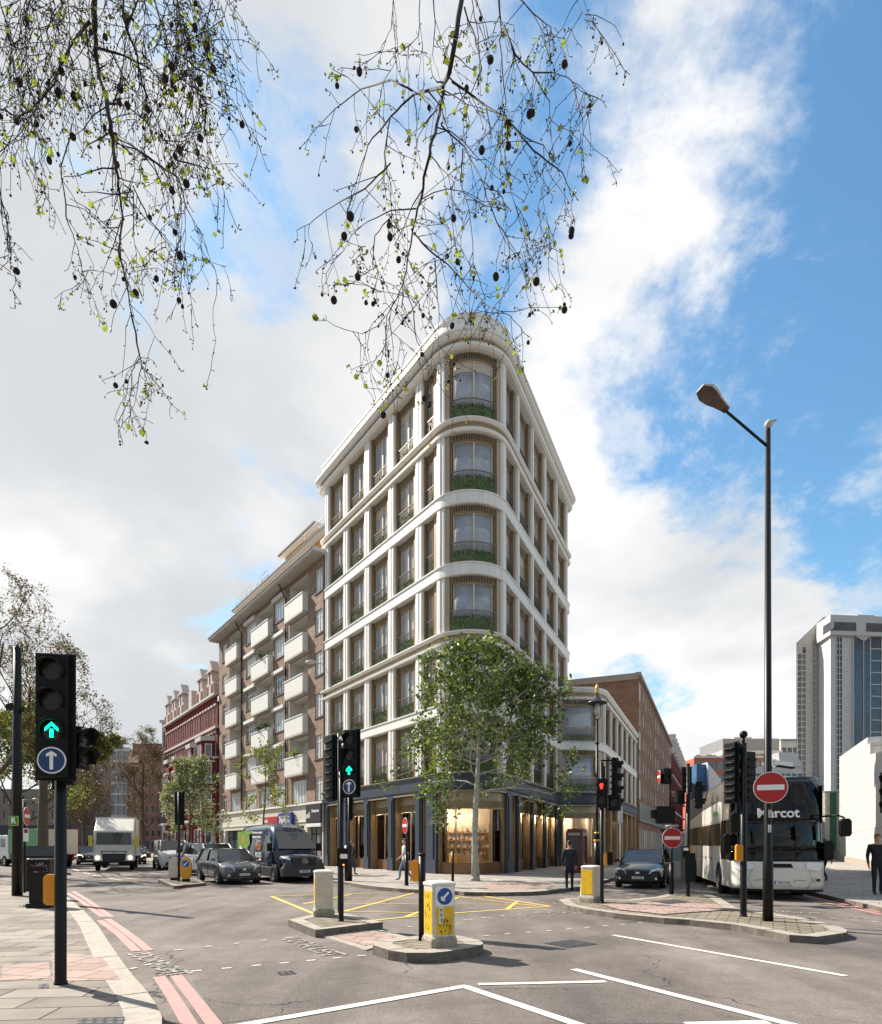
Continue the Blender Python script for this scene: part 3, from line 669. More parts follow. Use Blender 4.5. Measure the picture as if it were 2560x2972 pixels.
for k, (z0, z1) in enumerate(lv):
    P_ = PT if k >= 2 else PL
    for u in Lp: pier(P_, u, .72 if u != Lp[-1] else .62, z0, z1)
    pier(P_, .30, .62, z0, z1); pier(P_, AL - .28, .60, z0, z1)
    rp = Rp if k >= 2 else Rp[:-1]
    for u in rp: pier(P_, u, .52, z0, z1)
    # left facade bays, prow, right facade bays
    e = [-.01] + Lp
    bay(P_, Lp[0] + .36, -.01, z0, z1, jl=.1, jr=.42)
    for a, b in zip(Lp[1:], Lp): bay(P_, a + .36, b - .36, z0, z1, jr=.34, jl=.16)
    for q0, q1 in ((.61, w0 - .02), (w1 + .02, AL - .58)): mb = MB().m(BRZL); P_.block(mb, q0, q1, -.4, .02, z0, z1); part(mb, 'bronze_jamb')
    bay(P_, w0, w1, z0, z1, curve=True, jl=.07, jr=.07, frontd=.0, rail=mat('prow_railing', (.22, .19, .15), .4, metal=.3))
    re = [AL + .02] + rp
    for i, (a, b) in enumerate(zip(re, re[1:])): bay(P_, a + (.26 if i else .02), b - .26, z0, z1, jl=.16 if i else .05, jr=.28)
    if k < 2:
        a = uN + .32; b = u_of(PL, Vector((11.15, 44.6, 0)))
        for q0, q1 in ((uN + .02, a), (b, uW - .35)): mb = MB().m(BRZL); PL.block(mb, q0, q1, -.5, -.02, z0, z1); part(mb, 'bronze_jamb')
        bay(PL, a, b, z0, z1, curve=True, jl=.05, jr=.05, frontd=.05, rail=mat('pale_railing', (.52, .49, .44), .4), hedge_h=.5, mull=False, paneM=pane_mat('wing_glass', (.36, .38, .41), .18, 1.9, .05, .7))
        ws = [uW + x for x in (0, 3.15, 6.4, 9.5, 12.7, 16.2, 19.1)]
        for u in ws: pier(PL, u, .55, z0, z1)
        for u, v in zip(ws, ws[1:]): bay(PL, u + .28, v - .28, z0, z1, jl=.2, jr=.25, frontd=-.3)
# ground floor: navy pilasters and lit shopfronts
def pilaster(path, u, w, proud=.10):
    mb = MB().m(NAVY); path.block(mb, u - w / 2, u + w / 2, -.6, proud, zb, 4.46); path.block(mb, u - w / 2 - .04, u + w / 2 + .04, -.5, proud + .06, zb, zb + .75)
    path.block(mb, u - w * .28, u + w * .28, proud, proud + .05, zb + .75, 4.2); path.block(mb, u - w / 2 - .03, u + w / 2 + .03, -.5, proud + .05, 4.2, 4.459); return part(mb, 'pilaster')
def shopfront(path, a, b, curve=False, door=False):
    q = -.18 if curve else -.42; rm = path.sweep
    w = MB().m(BRZ); path.block(w, a, a + .10, -.55, -.02, zb, 4.38); path.block(w, b - .10, b, -.55, -.02, zb, 4.38)
    w.m(mat('bronze_riser', (.22, .12, .06), .4, metal=.4)); path.block(w, a + .1, b - .1, -.5, q + .08, zb, zb + .62)
    w.m(BRZL); path.block(w, a + .1, b - .1, -.5, q + .10, 3.55, 4.38)
    w.m(BRZ)
    n = int((b - a - .3) / .085)
    for i in range(n):
        u = a + .15 + (i + .5) * .085; path.block(w, u - .014, u + .014, q + .10, q + .13, 3.60, 3.92)
    path.block(w, a + .1, b - .1, q + .09, q + .18, 3.50, 3.56)
    m = 4 if b - a > 2.4 else 2
    for i in range(0, m + 1):
        if 0 < i < m and m == 4 and i == 2: continue
        u = a + .12 + (b - a - .24) * i / m; path.block(w, u - .025, u + .025, q - .04, q + .06, zb + .62, 3.5)
    W = part(w, 'shopfront')
    p = MB().m(SHOPG); path.sweep(p, a + .1, b - .1, [(q - .01, zb + .62), (q, zb + .62), (q, 3.5), (q - .01, 3.5)])
    me = bpy.data.meshes.new('pane'); off = FB.location; me.from_pydata([(v[0] - off.x, v[1] - off.y, v[2]) for v in p.v], [], p.f); me.materials.append(SHOPG)
    po = bpy.data.objects.new('pane', me); C.objects.link(po); po.parent = W
for u in Lp: pilaster(PL, u, .62)
for u in Rp[:-1]: pilaster(PL, u, .5)
pilaster(PL, -.48, .98, .12); pilaster(PL, AL + .46, .92, .12)
shopfront(PL, Lp[0] + .33, -.98); shopfront(PL, .03, AL - .02, True)
for a, b in zip(Lp[1:], Lp): shopfront(PL, a + .33, b - .33)
re = [AL + .54] + [x - .0 for x in Rp[:-1]]
shopfront(PL, AL + .94, Rp[0] - .27)
for a, b in zip(Rp[:-1], Rp[1:-1]): shopfront(PL, a + .27, b - .27)
pilaster(PL, uN - .1, .3, .05); shopfront(PL, uN + .3, uW - .5, True)
for u in [uW + x for x in (0, 3.15, 6.4, 9.5, 12.7, 16.2, 19.1)]:
    mb = MB().m(BRZ); PL.block(mb, u - .3, u + .3, -.6, .05, zb, 4.46); part(mb, 'pilaster')
for i in range(6):
    x = (0, 3.15, 6.4, 9.5, 12.7, 16.2, 19.1); shopfront(PL, uW + x[i] + .33, uW + x[i + 1] - .33)
# shop interior
pts = [PT.at(-LE + .6, -1.6), PT.at(-3.6, -1.6), PT.at(AL + 3.4, -1.6), PT.at(AL + NS - .5, -1.6)]
mb = MB().m(INT)
for a, b in zip(pts, pts[1:]):
    d = (b - a).normalized(); n = Vector((-d.y, d.x, 0)) * .1
    mb.prism([(q.x, q.y) for q in (a, b, b + n, a + n)], zb, 4.4)
part(mb, 'shop_wall')
fl = MB().m(INTF); us = PL.us(-LE, AL + NS); fl.prism([(p.x, p.y) for p in [PL.at(u, -.2) for u in us]], zb - .02, zb + .01)
fl.m(INT).prism([(p.x, p.y) for p in [PL.at(u, -.5) for u in us]], 4.40, 4.44); part(fl, 'shop_floor')
mb = MB().m(INT); wp = [PL.at(uN + .4, -2.2), PL.at(uW - .6, -2.4), PL.at(uW + 2, -2.2), PL.at(uW + 19, -2.2)]
for a, b in zip(wp, wp[1:]):
    d = (b - a).normalized(); n = Vector((-d.y, d.x, 0)) * .1; mb.prism([(q.x, q.y) for q in (a, b, b + n, a + n)], zb, 4.4)
part(mb, 'shop_wall'); 
fl = MB().m(INTF); us = PL.us(uN, uLW); fl.prism([(p.x, p.y) for p in [PL.at(u, -.3) for u in us] + [PL.at(uLW, -4), PL.at(uN, -4)]], zb - .02, zb + .01)
fl.m(INT).prism([(p.x, p.y) for p in [PL.at(u, -.5) for u in us] + [PL.at(uLW, -4), PL.at(uN, -4)]], 4.40, 4.44); part(fl, 'shop_floor')
A_, B_ = pts[1], pts[2]; dd = (B_ - A_).normalized(); nn = Vector((dd.y, -dd.x, 0)); wl = (B_ - A_).length
sh = MB().m(SHELF); bt = MB()
cols = [mat('jar_cream', (.7, .6, .45), .3), mat('jar_amber', (.4, .16, .04), .3), mat('jar_green', (.15, .22, .1), .3), mat('jar_white', (.75, .72, .65), .4)]
for z in (1.0, 1.45, 1.9, 2.35):
    a = A_ + dd * wl * .12 + nn * .12; b = A_ + dd * wl * .88 + nn * .12; c = (a + b) / 2
    sh.box((c.x, c.y, z), ((b - a).length, .28, .035), rz=math.atan2(dd.y, dd.x))
    for i in range(34):
        if random.random() < .2: continue
        q = a.lerp(b, (i + .5) / 34); bt.m(random.choice(cols)); hh = random.uniform(.12, .3); r = random.uniform(.035, .06)
        bt.lathe([(r, 0), (r, hh * .65), (r * .4, hh * .8), (r * .4, hh)], (q.x, q.y, z + .02), 6)
for t in (.12, .31, .5, .69, .88):
    q = A_ + dd * wl * t + nn * .12; sh.box((q.x, q.y, 1.5), (.04, .3, 2.7), rz=math.atan2(dd.y, dd.x))
c = A_ + dd * wl * .5 + nn * 1.0; sh.box((c.x, c.y, .6), (2.2, .6, .95), rz=math.atan2(dd.y, dd.x))
part(sh, 'display_shelf'); part(bt, 'shelf_goods').__setitem__('kind', 'stuff')
def lamp_light(p, e, r=.12, spot=None):
    l = bpy.data.lights.new('shop_light', 'POINT'); l.energy = e; l.color = (1, .86, .68); l.shadow_soft_size = r
    o = bpy.data.objects.new('shop_light', l); C.objects.link(o); o.parent = FB; o.location = Vector(p) - FB.location
lm = MB().m(BULB)
for t in (.3, .45, .6):
    q = A_ + dd * wl * t + nn * .75; lm.cyl((q.x, q.y, 3.28), .05, .12, 8); lamp_light((q.x, q.y, 3.2), 20, .05)
for u in (-3.3, -6.35, -9.4, -12.5): q = PL.at(u, -1.0); lamp_light((q.x, q.y, 3.4), 190, .15); lm.cyl((q.x, q.y, 3.75), .06, .1, 8)
for u in (AL + 3.7, AL + 6.8, AL + 10): q = PL.at(u, -1.0); lamp_light((q.x, q.y, 3.4), 190, .15); lm.cyl((q.x, q.y, 3.75), .06, .1, 8)
q = PL.at(AL / 2, -1.0); lamp_light((q.x, q.y, 3.9), 60, .2)
q = PL.at(uN + 1.4, -1.3); lamp_light((q.x, q.y, 3.7), 110, .1); lm.cyl((q.x, q.y, 3.85), .06, .1, 8)
for u in (5, 11, 17): q = PL.at(uW + u, -1.4); lamp_light((q.x, q.y, 3.6), 45, .1); lm.cyl((q.x, q.y, 3.75), .06, .1, 8)
part(lm, 'downlight')
# lamp bracket on the left end of the tower
q = PT.at(-LE, .1, 14.6); lb = empty('wall_lamp', q, 0, 'grey street lantern on a bracket at the left edge of the rounded tower', 'street lamp')
mb = MB().m(GALV); mb.tube([(0, 0, 0), (-.5, -.15, .03)], .035, 6); mb.build('bracket', lb)
mb = MB().m(mat('lamp_shell', (.45, .43, .38), .5)); mb.ball((-.85, -.25, .06), .4, 12, 8, (1, .45, .38)); mb.build('lamp_head', lb)
# ================================================================ other buildings
class Wall:
    def __init__(s, o, u): s.o = Vector((o[0], o[1], 0)); s.u = Vector((u[0], u[1], 0)).normalized(); s.n = None
    def face(s, side=None):
        """outward normal points towards the camera side"""
        n = Vector((s.u.y, -s.u.x, 0)); s.n = n if n.dot(-s.o) > 0 else -n; return s
    def at(s, a, d, z): p = s.o + s.u * a + s.n * d; return Vector((p.x, p.y, z))
    def box(s, mb, a0, a1, d0, d1, z0, z1):
        vs = [s.at(a, d, z) for a in (a0, a1) for d in (d0, d1) for z in (z0, z1)]
        f = [(0, 1, 3, 2), (4, 6, 7, 5), (0, 4, 5, 1), (2, 3, 7, 6), (0, 2, 6, 4), (1, 5, 7, 3)]
        c = sum(vs, Vector()) / 8; n = (vs[1] - vs[0]).cross(vs[3] - vs[0])
        if n.dot(sum((vs[i] for i in f[0]), Vector()) / 4 - c) < 0: f = [x[::-1] for x in f]
        mb.add(vs, f)
    def holes(s, mb, S, Z, holes, depth=.18, reveal=None):
        """a wall face with real recessed openings (a0, a1, z0, z1[, depth])"""
        xs = sorted(set([S[0], S[1]] + [h[0] for h in holes] + [h[1] for h in holes])); zs = sorted(set([Z[0], Z[1]] + [h[2] for h in holes] + [h[3] for h in holes]))
        fl = s.u.cross(Vector((0, 0, 1))).dot(s.n) < 0
        def q(pts, out=None):
            vs = [s.at(*p) for p in pts]; mb.add(vs, [(0, 1, 2, 3)[::-1] if fl else (0, 1, 2, 3)])
        for a, b in zip(xs, xs[1:]):
            for c, d in zip(zs, zs[1:]):
                if b - a < 1e-6 or d - c < 1e-6: continue
                m, k = (a + b) / 2, (c + d) / 2
                if any(h[0] < m < h[1] and h[2] < k < h[3] for h in holes): continue
                q([(a, 0, c), (b, 0, c), (b, 0, d), (a, 0, d)])
        for h in holes:
            a, b, c, d = h[:4]; dp = -(h[4] if len(h) > 4 else depth); cur = mb.cur
            if reveal: mb.m(reveal)
            q([(a, 0, c), (a, 0, d), (a, dp, d), (a, dp, c)]); q([(b, dp, c), (b, dp, d), (b, 0, d), (b, 0, c)])
            q([(a, 0, d), (b, 0, d), (b, dp, d), (a, dp, d)]); q([(a, dp, c), (b, dp, c), (b, 0, c), (a, 0, c)])
            q([(a, dp, c), (b, dp, c), (b, dp, d), (a, dp, d)]); mb.cur = cur
def kid(mb, name, root, label=None, par=None):
    """link a world-space mesh under a building root (or under one of its parts)"""
    o = mb.build(name, root, world=True)
    if par is not None: o.parent = par
    if label: o['label'] = label
    return o
WFR = mat('white_window_frame', (.70, .69, .66), .45); WGL = pane_mat('house_glass', (.07, .08, .09), .6, 1.8, .04, 1.2)
CURT = mat('net_curtain', (.55, .56, .55), .25, spec=.6, vary=.25, vscale=5, coat=.6)
SILL = mat('dark_sill', (.07, .05, .045), .7)
def casement(root, W, a0, a1, z0, z1, d=-.14, nx=3, transom=True, fm=None, sill=True, cur=None, fw=.05, ny=1):
    f = MB().m(fm or WFR)
    W.box(f, a0, a1, d, d + .05, z0, z0 + fw); W.box(f, a0, a1, d, d + .05, z1 - fw, z1)
    for i in range(nx + 1):
        x = a0 + (a1 - a0) * i / nx; x = min(max(x, a0 + fw / 2), a1 - fw / 2); W.box(f, x - fw / 2, x + fw / 2, d, d + .06, z0, z1)
    if transom: z = z1 - (z1 - z0) * .27; W.box(f, a0, a1, d, d + .055, z - fw / 2, z + fw / 2)
    for j in range(1, ny): z = z0 + (z1 - z0) * j / ny; W.box(f, a0, a1, d, d + .055, z - fw / 2, z + fw / 2)
    if sill: f.m(SILL); W.box(f, a0 - .08, a1 + .08, -.15, .06, z0 - .09, z0 + .002)
    o = kid(f, 'window', root); g = MB().m(cur if cur is not None else (CURT if random.random() < .62 else WGL)); W.box(g, a0 + .01, a1 - .01, d + .012, d + .022, z0 + .01, z1 - .01); kid(g, 'pane', root, None, o)
    return o
random.seed(11)
# ---------------------------------------------------------------- brick apartment block
BRK = brick_mat('brown_brick', (.22, .125, .085), (.31, .205, .145), (.32, .27, .22), .225, .075, .010, rot=0, vary=.18)
CREAM = mat('cream_render', (.56, .52, .43), .8, vary=.08, vscale=2); WREN = mat('white_render', (.66, .65, .61), .75, vary=.05, vscale=2)
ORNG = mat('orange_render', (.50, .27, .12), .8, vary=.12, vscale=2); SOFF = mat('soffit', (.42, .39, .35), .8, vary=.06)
AP = empty('apartment_block', (-14, 54, 0), 0, 'brown brick apartment block with white balconies and shops below, left of the flatiron', 'building')
W = Wall((-8.4, 44.6), (-.596, .803)).face(); L_ = 24.0
H = []; wins = []; logg = []
fl = [4.85 + 3.02 * i for i in range(6)]           # sills
for i, z in enumerate(fl):
    wins.append((.15, 1.35, z, z + 1.72, 2)); wins.append((6.95, 9.2, z, z + 1.72, 4)); wins.append((21.6, 22.9, z, z + 1.72, 2))
    if i == 0: wins += [(2.9, 5.6, z, z + 1.72, 5), (10.2, 12.6, z, z + 1.72, 4), (13.5, 16.0, z, z + 1.72, 4), (17.5, 20.3, z, z + 1.72, 5)]
    else:
        wins.append((13.5, 16.0, z, z + 1.72, 4)); logg += [(2.55, 5.95, z - .3, z + 1.95), (9.45, 13.4, z - .3, z + 1.95), (17.3, 20.6, z - .3, z + 1.95)]
mb = MB().m(BRK); W.holes(mb, (0, L_), (4.75, 22.3), [(a, b, c, d) for a, b, c, d, n in wins] + [(a, b, c, d, 1.15) for a, b, c, d in logg], .16)
mb.m(BRK)
W.box(mb, 0, L_, -12, -1.3, 4.7, 22.3); W.box(mb, L_ - .02, L_, -12, 0, 0, 22.3); W.box(mb, 0, .02, -12, 0, 0, 22.3); kid(mb, 'wall', AP)
for a, b, c, d, n in wins: casement(AP, W, a, b, c, d, nx=n)
for i, z in enumerate(fl[1:]):
    for a, b in ((6.85, 9.3), (13.4, 16.1)): lin = MB().m(WREN); W.box(lin, a, b, -.05, .22, z + 1.74, z + 2.0); kid(lin, 'lintel', AP)
for a, b, c, d in logg:
    l = MB().m(WREN)   # plastered loggia lining, then the door at its back
    W.box(l, a, a + .02, -1.13, -.02, c, d); W.box(l, b - .02, b, -1.13, -.02, c, d); W.box(l, a, b, -1.14, -1.12, c, d); W.box(l, a, b, -1.1, -.02, d - .02, d); kid(l, 'loggia', AP)
    casement(AP, W, a + .5, a + 2.0, c + .35, c + 1.9, d=-1.10, nx=3, sill=False)
    o = MB().m(WREN); W.box(o, a, b, .36, .46, c - .55, c + .72); W.box(o, a, a + .1, 0, .36, c - .55, c + .72); W.box(o, b - .1, b, 0, .36, c - .55, c + .72)
    W.box(o, a - .03, b + .03, .32, .50, c + .72, c + .80); W.box(o, a - .03, a + .13, 0, .32, c + .72, c + .80); W.box(o, b - .13, b + .03, 0, .32, c + .72, c + .80)
    o.m(SOFF); W.box(o, a, b, -.02, .46, c - .70, c - .55); kid(o, 'balcony', AP)
# plants on the balconies
random.seed(9)
for k, (a, zz, lab) in enumerate(((11.5, fl[2] + .42, 'trailing green plant on a middle balcony of the apartments'), (9.9, fl[2] + .42, 'small dark plant at the right end of a middle balcony'), (4.0, fl[1] + .42, 'yellow green potted plant on the lowest right balcony'), (10.9, fl[4] + .42, 'dark green plant high on a middle column balcony'))):
    p = W.at(a, .41, zz); e_ = empty('potted_plant', p, 0, lab, 'plant', 'balcony plants'); b_ = MB().m(SILL); b_.lathe([(.12, 0), (.16, .2)], seg=10); b_.build('pot', e_)
    b_ = MB().m(mat('plant_green', (.06, .14, .02), .7) if k != 2 else mat('plant_yellow', (.3, .38, .03), .7))
    for _ in range(120):
        c = Vector((random.gauss(0, .22), random.gauss(0, .15), .25 + abs(random.gauss(0, .16)))); u = Vector([random.uniform(-1, 1) for _ in range(3)]) * .07; v = Vector([random.uniform(-1, 1) for _ in range(3)]) * .07; b_.add([c - u, c + v, c + u, c - v], [(0, 1, 2, 3)])
    b_.build('foliage', e_)
# eaves, attic storey, upper box, roof rails
mb = MB().m(SOFF); W.box(mb, -.2, L_ + .4, -.5, .85, 22.3, 22.42); mb.m(WREN); W.box(mb, -.2, L_ + .5, -.6, .92, 22.42, 22.66); mb.m(SILL); W.box(mb, -.2, L_ + .5, .92, .98, 22.56, 22.67); kid(mb, 'eaves', AP)
mb = MB().m(ORNG); ah = [(a, a + 1.1, 23.35, 24.4) for a in [1.2 + 2.6 * i for i in range(8)]]
W2 = Wall(W.at(0, -1.2, 0), (-.596, .803)).face(); W2.holes(mb, (0, 21.8), (22.75, 25.0), ah, .12); W2.box(mb, 0, 21.8, -8, -.3, 22.7, 25.0); kid(mb, 'attic_wall', AP)
for a, b, c, d in ah: casement(AP, W2, a, b, c, d, d=-.1, nx=2, sill=False)
mb = MB().m(WREN); W2.box(mb, -.3, 22.3, -8, .45, 25.0, 25.18); mb.m(SILL); W2.box(mb, -.3, 22.3, .45, .5, 25.12, 25.2); kid(mb, 'roof', AP)
mb = MB().m(ORNG); W2.box(mb, 6.0, 12.6, -6, -1.2, 25.18, 27.4); kid(mb, 'roof_room', AP); mb = MB().m(WREN); W2.box(mb, 5.5, 13.0, -6.5, -.7, 27.4, 27.62); mb.m(SILL); W2.box(mb, 5.5, 13.0, -.7, -.62, 27.5, 27.64); kid(mb, 'roof', AP)
mb = MB().m(mat('rail_steel', (.25, .26, .27), .5))
for a0, a1 in ((0.0, 5.4), (13.2, 21.6)):
    for z in (25.7, 26.2): mb.tube([W2.at(a0, .2, z), W2.at(a1, .2, z)], .022, 5)
    n = int((a1 - a0) / 1.4)
    for i in range(n + 1): mb.tube([W2.at(a0 + (a1 - a0) * i / n, .2, 25.15), W2.at(a0 + (a1 - a0) * i / n, .2, 26.2)], .022, 5)
kid(mb, 'roof_railing', AP)
for a, z in ((17.0, 22.3), (6.6, 22.3)):
    mb = MB().m(BLACKM); mb.tube([W.at(a - .1, .7, z - .05), W.at(a, .3, z - .7), W.at(a, .08, z - 1.0), W.at(a, .08, 4.9)], .05, 6); kid(mb, 'downpipe', AP)
# ground floor shops
mb = MB().m(CREAM)
sho = [(.2, 2.7, .12, 3.3, .5), (3.3, 6.0, .12, 3.1, .4), (6.5, 9.4, .12, 3.1, .4), (10.2, 13.0, .12, 3.1, .4), (13.6, 16.2, .12, 3.1, .4), (17.0, 22.0, .5, 3.0, .4), (22.6, 23.7, .12, 3.0, .4)]
W.holes(mb, (0, L_), (.0, 4.75), sho, .4); W.box(mb, 0, L_, -3, -1, 0, 4.7); mb.m(WREN); W.box(mb, 0, L_ + .1, 0, .14, 4.62, 4.78); W.box(mb, 0, L_, 0, .06, 3.35, 3.42); kid(mb, 'shop_wall', AP)
for a, b, c, d, e in sho: casement(AP, W, a, b, c, d, d=-.38, nx=3, fm=BLACKM, sill=False, cur=WGL if a > .3 else mat('grey_shutter', (.2, .2, .2), .5), fw=.07)
def sign(root, W, a, b, z0, z1, m, d0=.06, d1=.16, name='shop_sign', label=None):
    o = MB().m(m); W.box(o, a, b, d0, d1, z0, z1); o = kid(o, name, root, label); return o
def wall_text(root, W, s, a, z, d, size, m, par=None, sq=1.0, bold=.01):
    c = W.at(a, d, z); M = plane_M(c, W.n); o = text(s, size, m, 'lettering', None, M, squeeze=sq, bold=bold)
    o.data.transform(Matrix.Translation(-root.location)); o.parent = par or root; return o
TXW = mat('lettering_white', (.8, .8, .78), .5); TXR = mat('lettering_red', (.5, .02, .02), .5)
s1 = sign(AP, W, .15, 2.6, 3.25, 4.6, mat('sign_black', (.02, .02, .022), .4), label='black shop sign with small white lettering')
wall_text(AP, W, 'sell', 2.2, 3.8, .17, .62, TXW, s1, .8); wall_text(AP, W, 'Chestertons', 1.0, 4.1, .17, .30, TXW, s1, .8)
s1 = sign(AP, W, .15, 2.6, 2.95, 3.2, WHITEP, label='narrow white sign board')
s1 = sign(AP, W, 5.0, 7.6, 3.1, 4.15, mat('sign_royal_blue', (.03, .03, .33), .4), .06, .30, label='royal blue shop sign'); wall_text(AP, W, 'MARIA', 6.35, 3.6, .31, .85, TXW, s1, .82, .02)
s1 = sign(AP, W, 8.1, 11.3, 3.0, 3.95, mat('sign_dark_red', (.38, .015, .02), .45), label='red shop sign'); wall_text(AP, W, 'TABLE', 10.6, 3.6, .17, .35, TXW, s1, .9); wall_text(AP, W, 'FOOD  WINE  DELI', 9.7, 3.18, .17, .24, TXW, s1)
aw = MB().m(mat('awning_red', (.32, .06, .05), .8)); a0 = [W.at(8.0, .1, 2.95), W.at(11.4, .1, 2.95), W.at(11.4, 1.0, 2.4), W.at(8.0, 1.0, 2.4)]
aw.add(a0 + [p + Vector((0, 0, -.05)) for p in a0], [(0, 1, 2, 3), (7, 6, 5, 4), (0, 3, 7, 4), (1, 5, 6, 2), (3, 2, 6, 7), (0, 4, 5, 1)]); kid(aw, 'awning', AP)
aw = MB().m(mat('awning_teal', (.03, .10, .13), .5)); a0 = [W.at(4.6, .1, 3.0), W.at(7.4, .1, 3.0), W.at(7.4, 1.0, 2.6), W.at(4.6, 1.0, 2.6)]
aw.add(a0 + [p + Vector((0, 0, -.05)) for p in a0], [(0, 1, 2, 3), (7, 6, 5, 4), (0, 3, 7, 4), (1, 5, 6, 2), (3, 2, 6, 7), (0, 4, 5, 1)]); kid(aw, 'awning', AP)
s1 = sign(AP, W, -.0, .5, 5.6, 6.4, WHITEP, .02, .06, 'street_name_plate') if False else None

# ---------------------------------------------------------------- dark red terrace
REDB = brick_mat('red_painted_brick', (.20, .018, .018), (.15, .014, .015), (.10, .02, .02), .23, .08, .008, vary=.2)
STN = mat('terrace_stone', (.50, .45, .41), .7, vary=.1)
RT = empty('red_terrace', (-29, 72, 0), 0, 'dark red Victorian terrace with white gables and bay windows, left of the apartment block', 'building')
WR = Wall((-22.9, 64.0), (-.59, .807)).face(); LR = 23.0
hol = []
for zlo, zhi in ((14.2, 16.0), (10.9, 13.2)):
    a = .5
    while a < LR - .6: hol.append((a, a + .55, zlo, zhi)); a += 1.06
bays = [(1.0, 4.4, 12.4), (5.2, 8.2, 12.2), (12.0, 14.8, 11.6), (15.6, 18.8, 11.6)]
for z0, z1 in ((4.6, 7.0), (7.9, 10.1)):
    for a in (9.0, 10.4, 19.4, 20.8): hol.append((a, a + .8, z0, z1))
for a in [.8 + 2.0 * i for i in range(11)]: hol.append((a, a + .9, .6, 3.3, .9))
mb = MB().m(REDB); WR.holes(mb, (0, LR), (0, 17.0), hol, .15); WR.box(mb, 0, LR, -10, -.95, 0, 17); kid(mb, 'wall', RT)
for h in hol:
    if h[2] > 4: casement(RT, WR, h[0], h[1], h[2], h[3], d=-.13, nx=1, transom=False, sill=False, ny=2)
mb = MB().m(STN)
for z, t, d in ((17.0, .22, .35), (13.6, .22, .25), (10.5, .22, .25), (4.1, .25, .8)): WR.box(mb, 0, LR, -.1, d, z, z + t)
for h in hol:
    if 3.5 < h[2]: WR.box(mb, h[0] - .08, h[1] + .08, 0, .09, h[3], h[3] + .2)
    else: WR.box(mb, h[0] - .15, h[0] + .0, 0, .35, .1, 4.1)
kid(mb, 'stone_trim', RT)
for k, (a, b, zt) in enumerate(bays):
    m_ = MB().m(REDB); d = 1.05; q = [(a, 0), (a + .7, d), (b - .7, d), (b, 0)]
    P_ = [WR.at(x, y, 0) for x, y in q]; m_.prism([(p.x, p.y) for p in P_], .1, zt)
    m_.m(STN); Q = [WR.at(x, y, 0) for x, y in ((a - .2, 0), (a + .6, d + .2), (b - .6, d + .2), (b + .2, 0))]
    for z, t in ((zt, .45), (7.3, .22), (4.0, .25), (10.2, .18)): m_.prism([(p.x, p.y) for p in Q], z, z + t)
    bo = kid(m_, 'bay_window', RT)
    for z in (1.2, 4.9, 8.0, 10.7)[:4 if zt > 12 else 3]:
        for (x0, y0), (x1, y1) in zip(q, q[1:]):
            A, B = WR.at(x0, y0, 0), WR.at(x1, y1, 0); ww = Wall(A, B - A).face(); ln = (B - A).length
            if ww.n.dot(WR.n) < 0: ww.n = -ww.n
            g = MB().m(WFR); h_ = 2.1 if z < 10 else 1.4; ww.box(g, ln * .22, ln * .78, .0, .03, z, z + h_); g.m(WGL); ww.box(g, ln * .28, ln * .72, .03, .04, z + .08, z + h_ - .08); kid(g, 'window', RT, None, bo)
for k, a in enumerate((.6, 4.4, 9.0, 12.6, 16.2, 19.6)):
    g = MB().m(STN); w = 2.5; pl = [(a, 17.3), (a + w, 17.3), (a + w, 18.3), (a + w * .82, 18.6), (a + w * .76, 19.6), (a + w * .86, 19.75), (a + w * .5, 20.9), (a + w * .14, 19.75), (a + w * .24, 19.6), (a + w * .18, 18.6), (a, 18.3)]
    if k == 2: pl = [(a, 17.3), (a + 1.2, 17.3), (a + 1.2, 19.2), (a, 19.2)]
    vs = [WR.at(x, .25, z) for x, z in pl] + [WR.at(x, -.6, z) for x, z in pl]; n = len(pl)
    f = [list(range(n)), [n + i for i in range(n)][::-1]] + [(i, n + i, n + (i + 1) % n, (i + 1) % n) for i in range(n)]
    g.add(vs, f)
    if k != 2: g.m(REDB); WR.box(g, a + w * .42, a + w * .58, .25, .28, 18.4, 19.5); WR.box(g, a + w * .05, a + w * .34, .25, .27, 17.35, 18.25); WR.box(g, a + w * .66, a + w * .95, .25, .27, 17.35, 18.25); g.m(STN); WR.box(g, a + w * .1, a + w * .9, -.6, .38, 19.6, 19.75)
    kid(g, 'gable' if k != 2 else 'chimney', RT)
mb = MB().m(BLACKM); WR.box(mb, 14.5, LR, .7, .78, 4.35, 5.2); kid(mb, 'balcony_rail', RT)

# white stepped block beyond the terrace
def slab_block(name, label, fx0, fx1, fyt, Y, depth, m, rows, cols, wm, cat='building', zb0=0, band=None, group=None, rot=0.0, mx=.12, wh=.62, ytop=None):
    p0, p1 = at(fx0, Y), at(fx1, Y); zt = hz(fyt, Y); w = (p1 - p0).length
    r = empty(name, (p0.x, p0.y, 0), 0, label, cat, group); Wl = Wall(p0, (math.cos(rot), math.sin(rot))).face(); 
    if Wl.n.y > 0: Wl.n = -Wl.n
    hs = []
    for j in range(rows):
        z = zb0 + (zt - zb0 - .8) * j / rows + .9; hh = (zt - zb0 - .8) / rows * wh
        for i in range(cols):
            a = w * (i + mx) / cols; hs.append((a, a + w * (1 - 2 * mx) / cols, z, min(z + hh, zt - .3)))
    o = MB().m(m); Wl.holes(o, (0, w), (zb0, zt), hs, .25); Wl.box(o, 0, w, -depth, -.3, zb0, zt); kid(o, 'wall', r)
    g = MB().m(wm)
    for h in hs: Wl.box(g, h[0], h[1], -.22, -.2, h[2], h[3])
    if hs: kid(g, 'window_panes', r)['kind'] = 'stuff'
    if band:
        b = MB().m(band); Wl.box(b, -.3, w + .3, -.4, .4, zt, zt + .5); kid(b, 'roof_edge', r)
    return r, Wl, zt, w
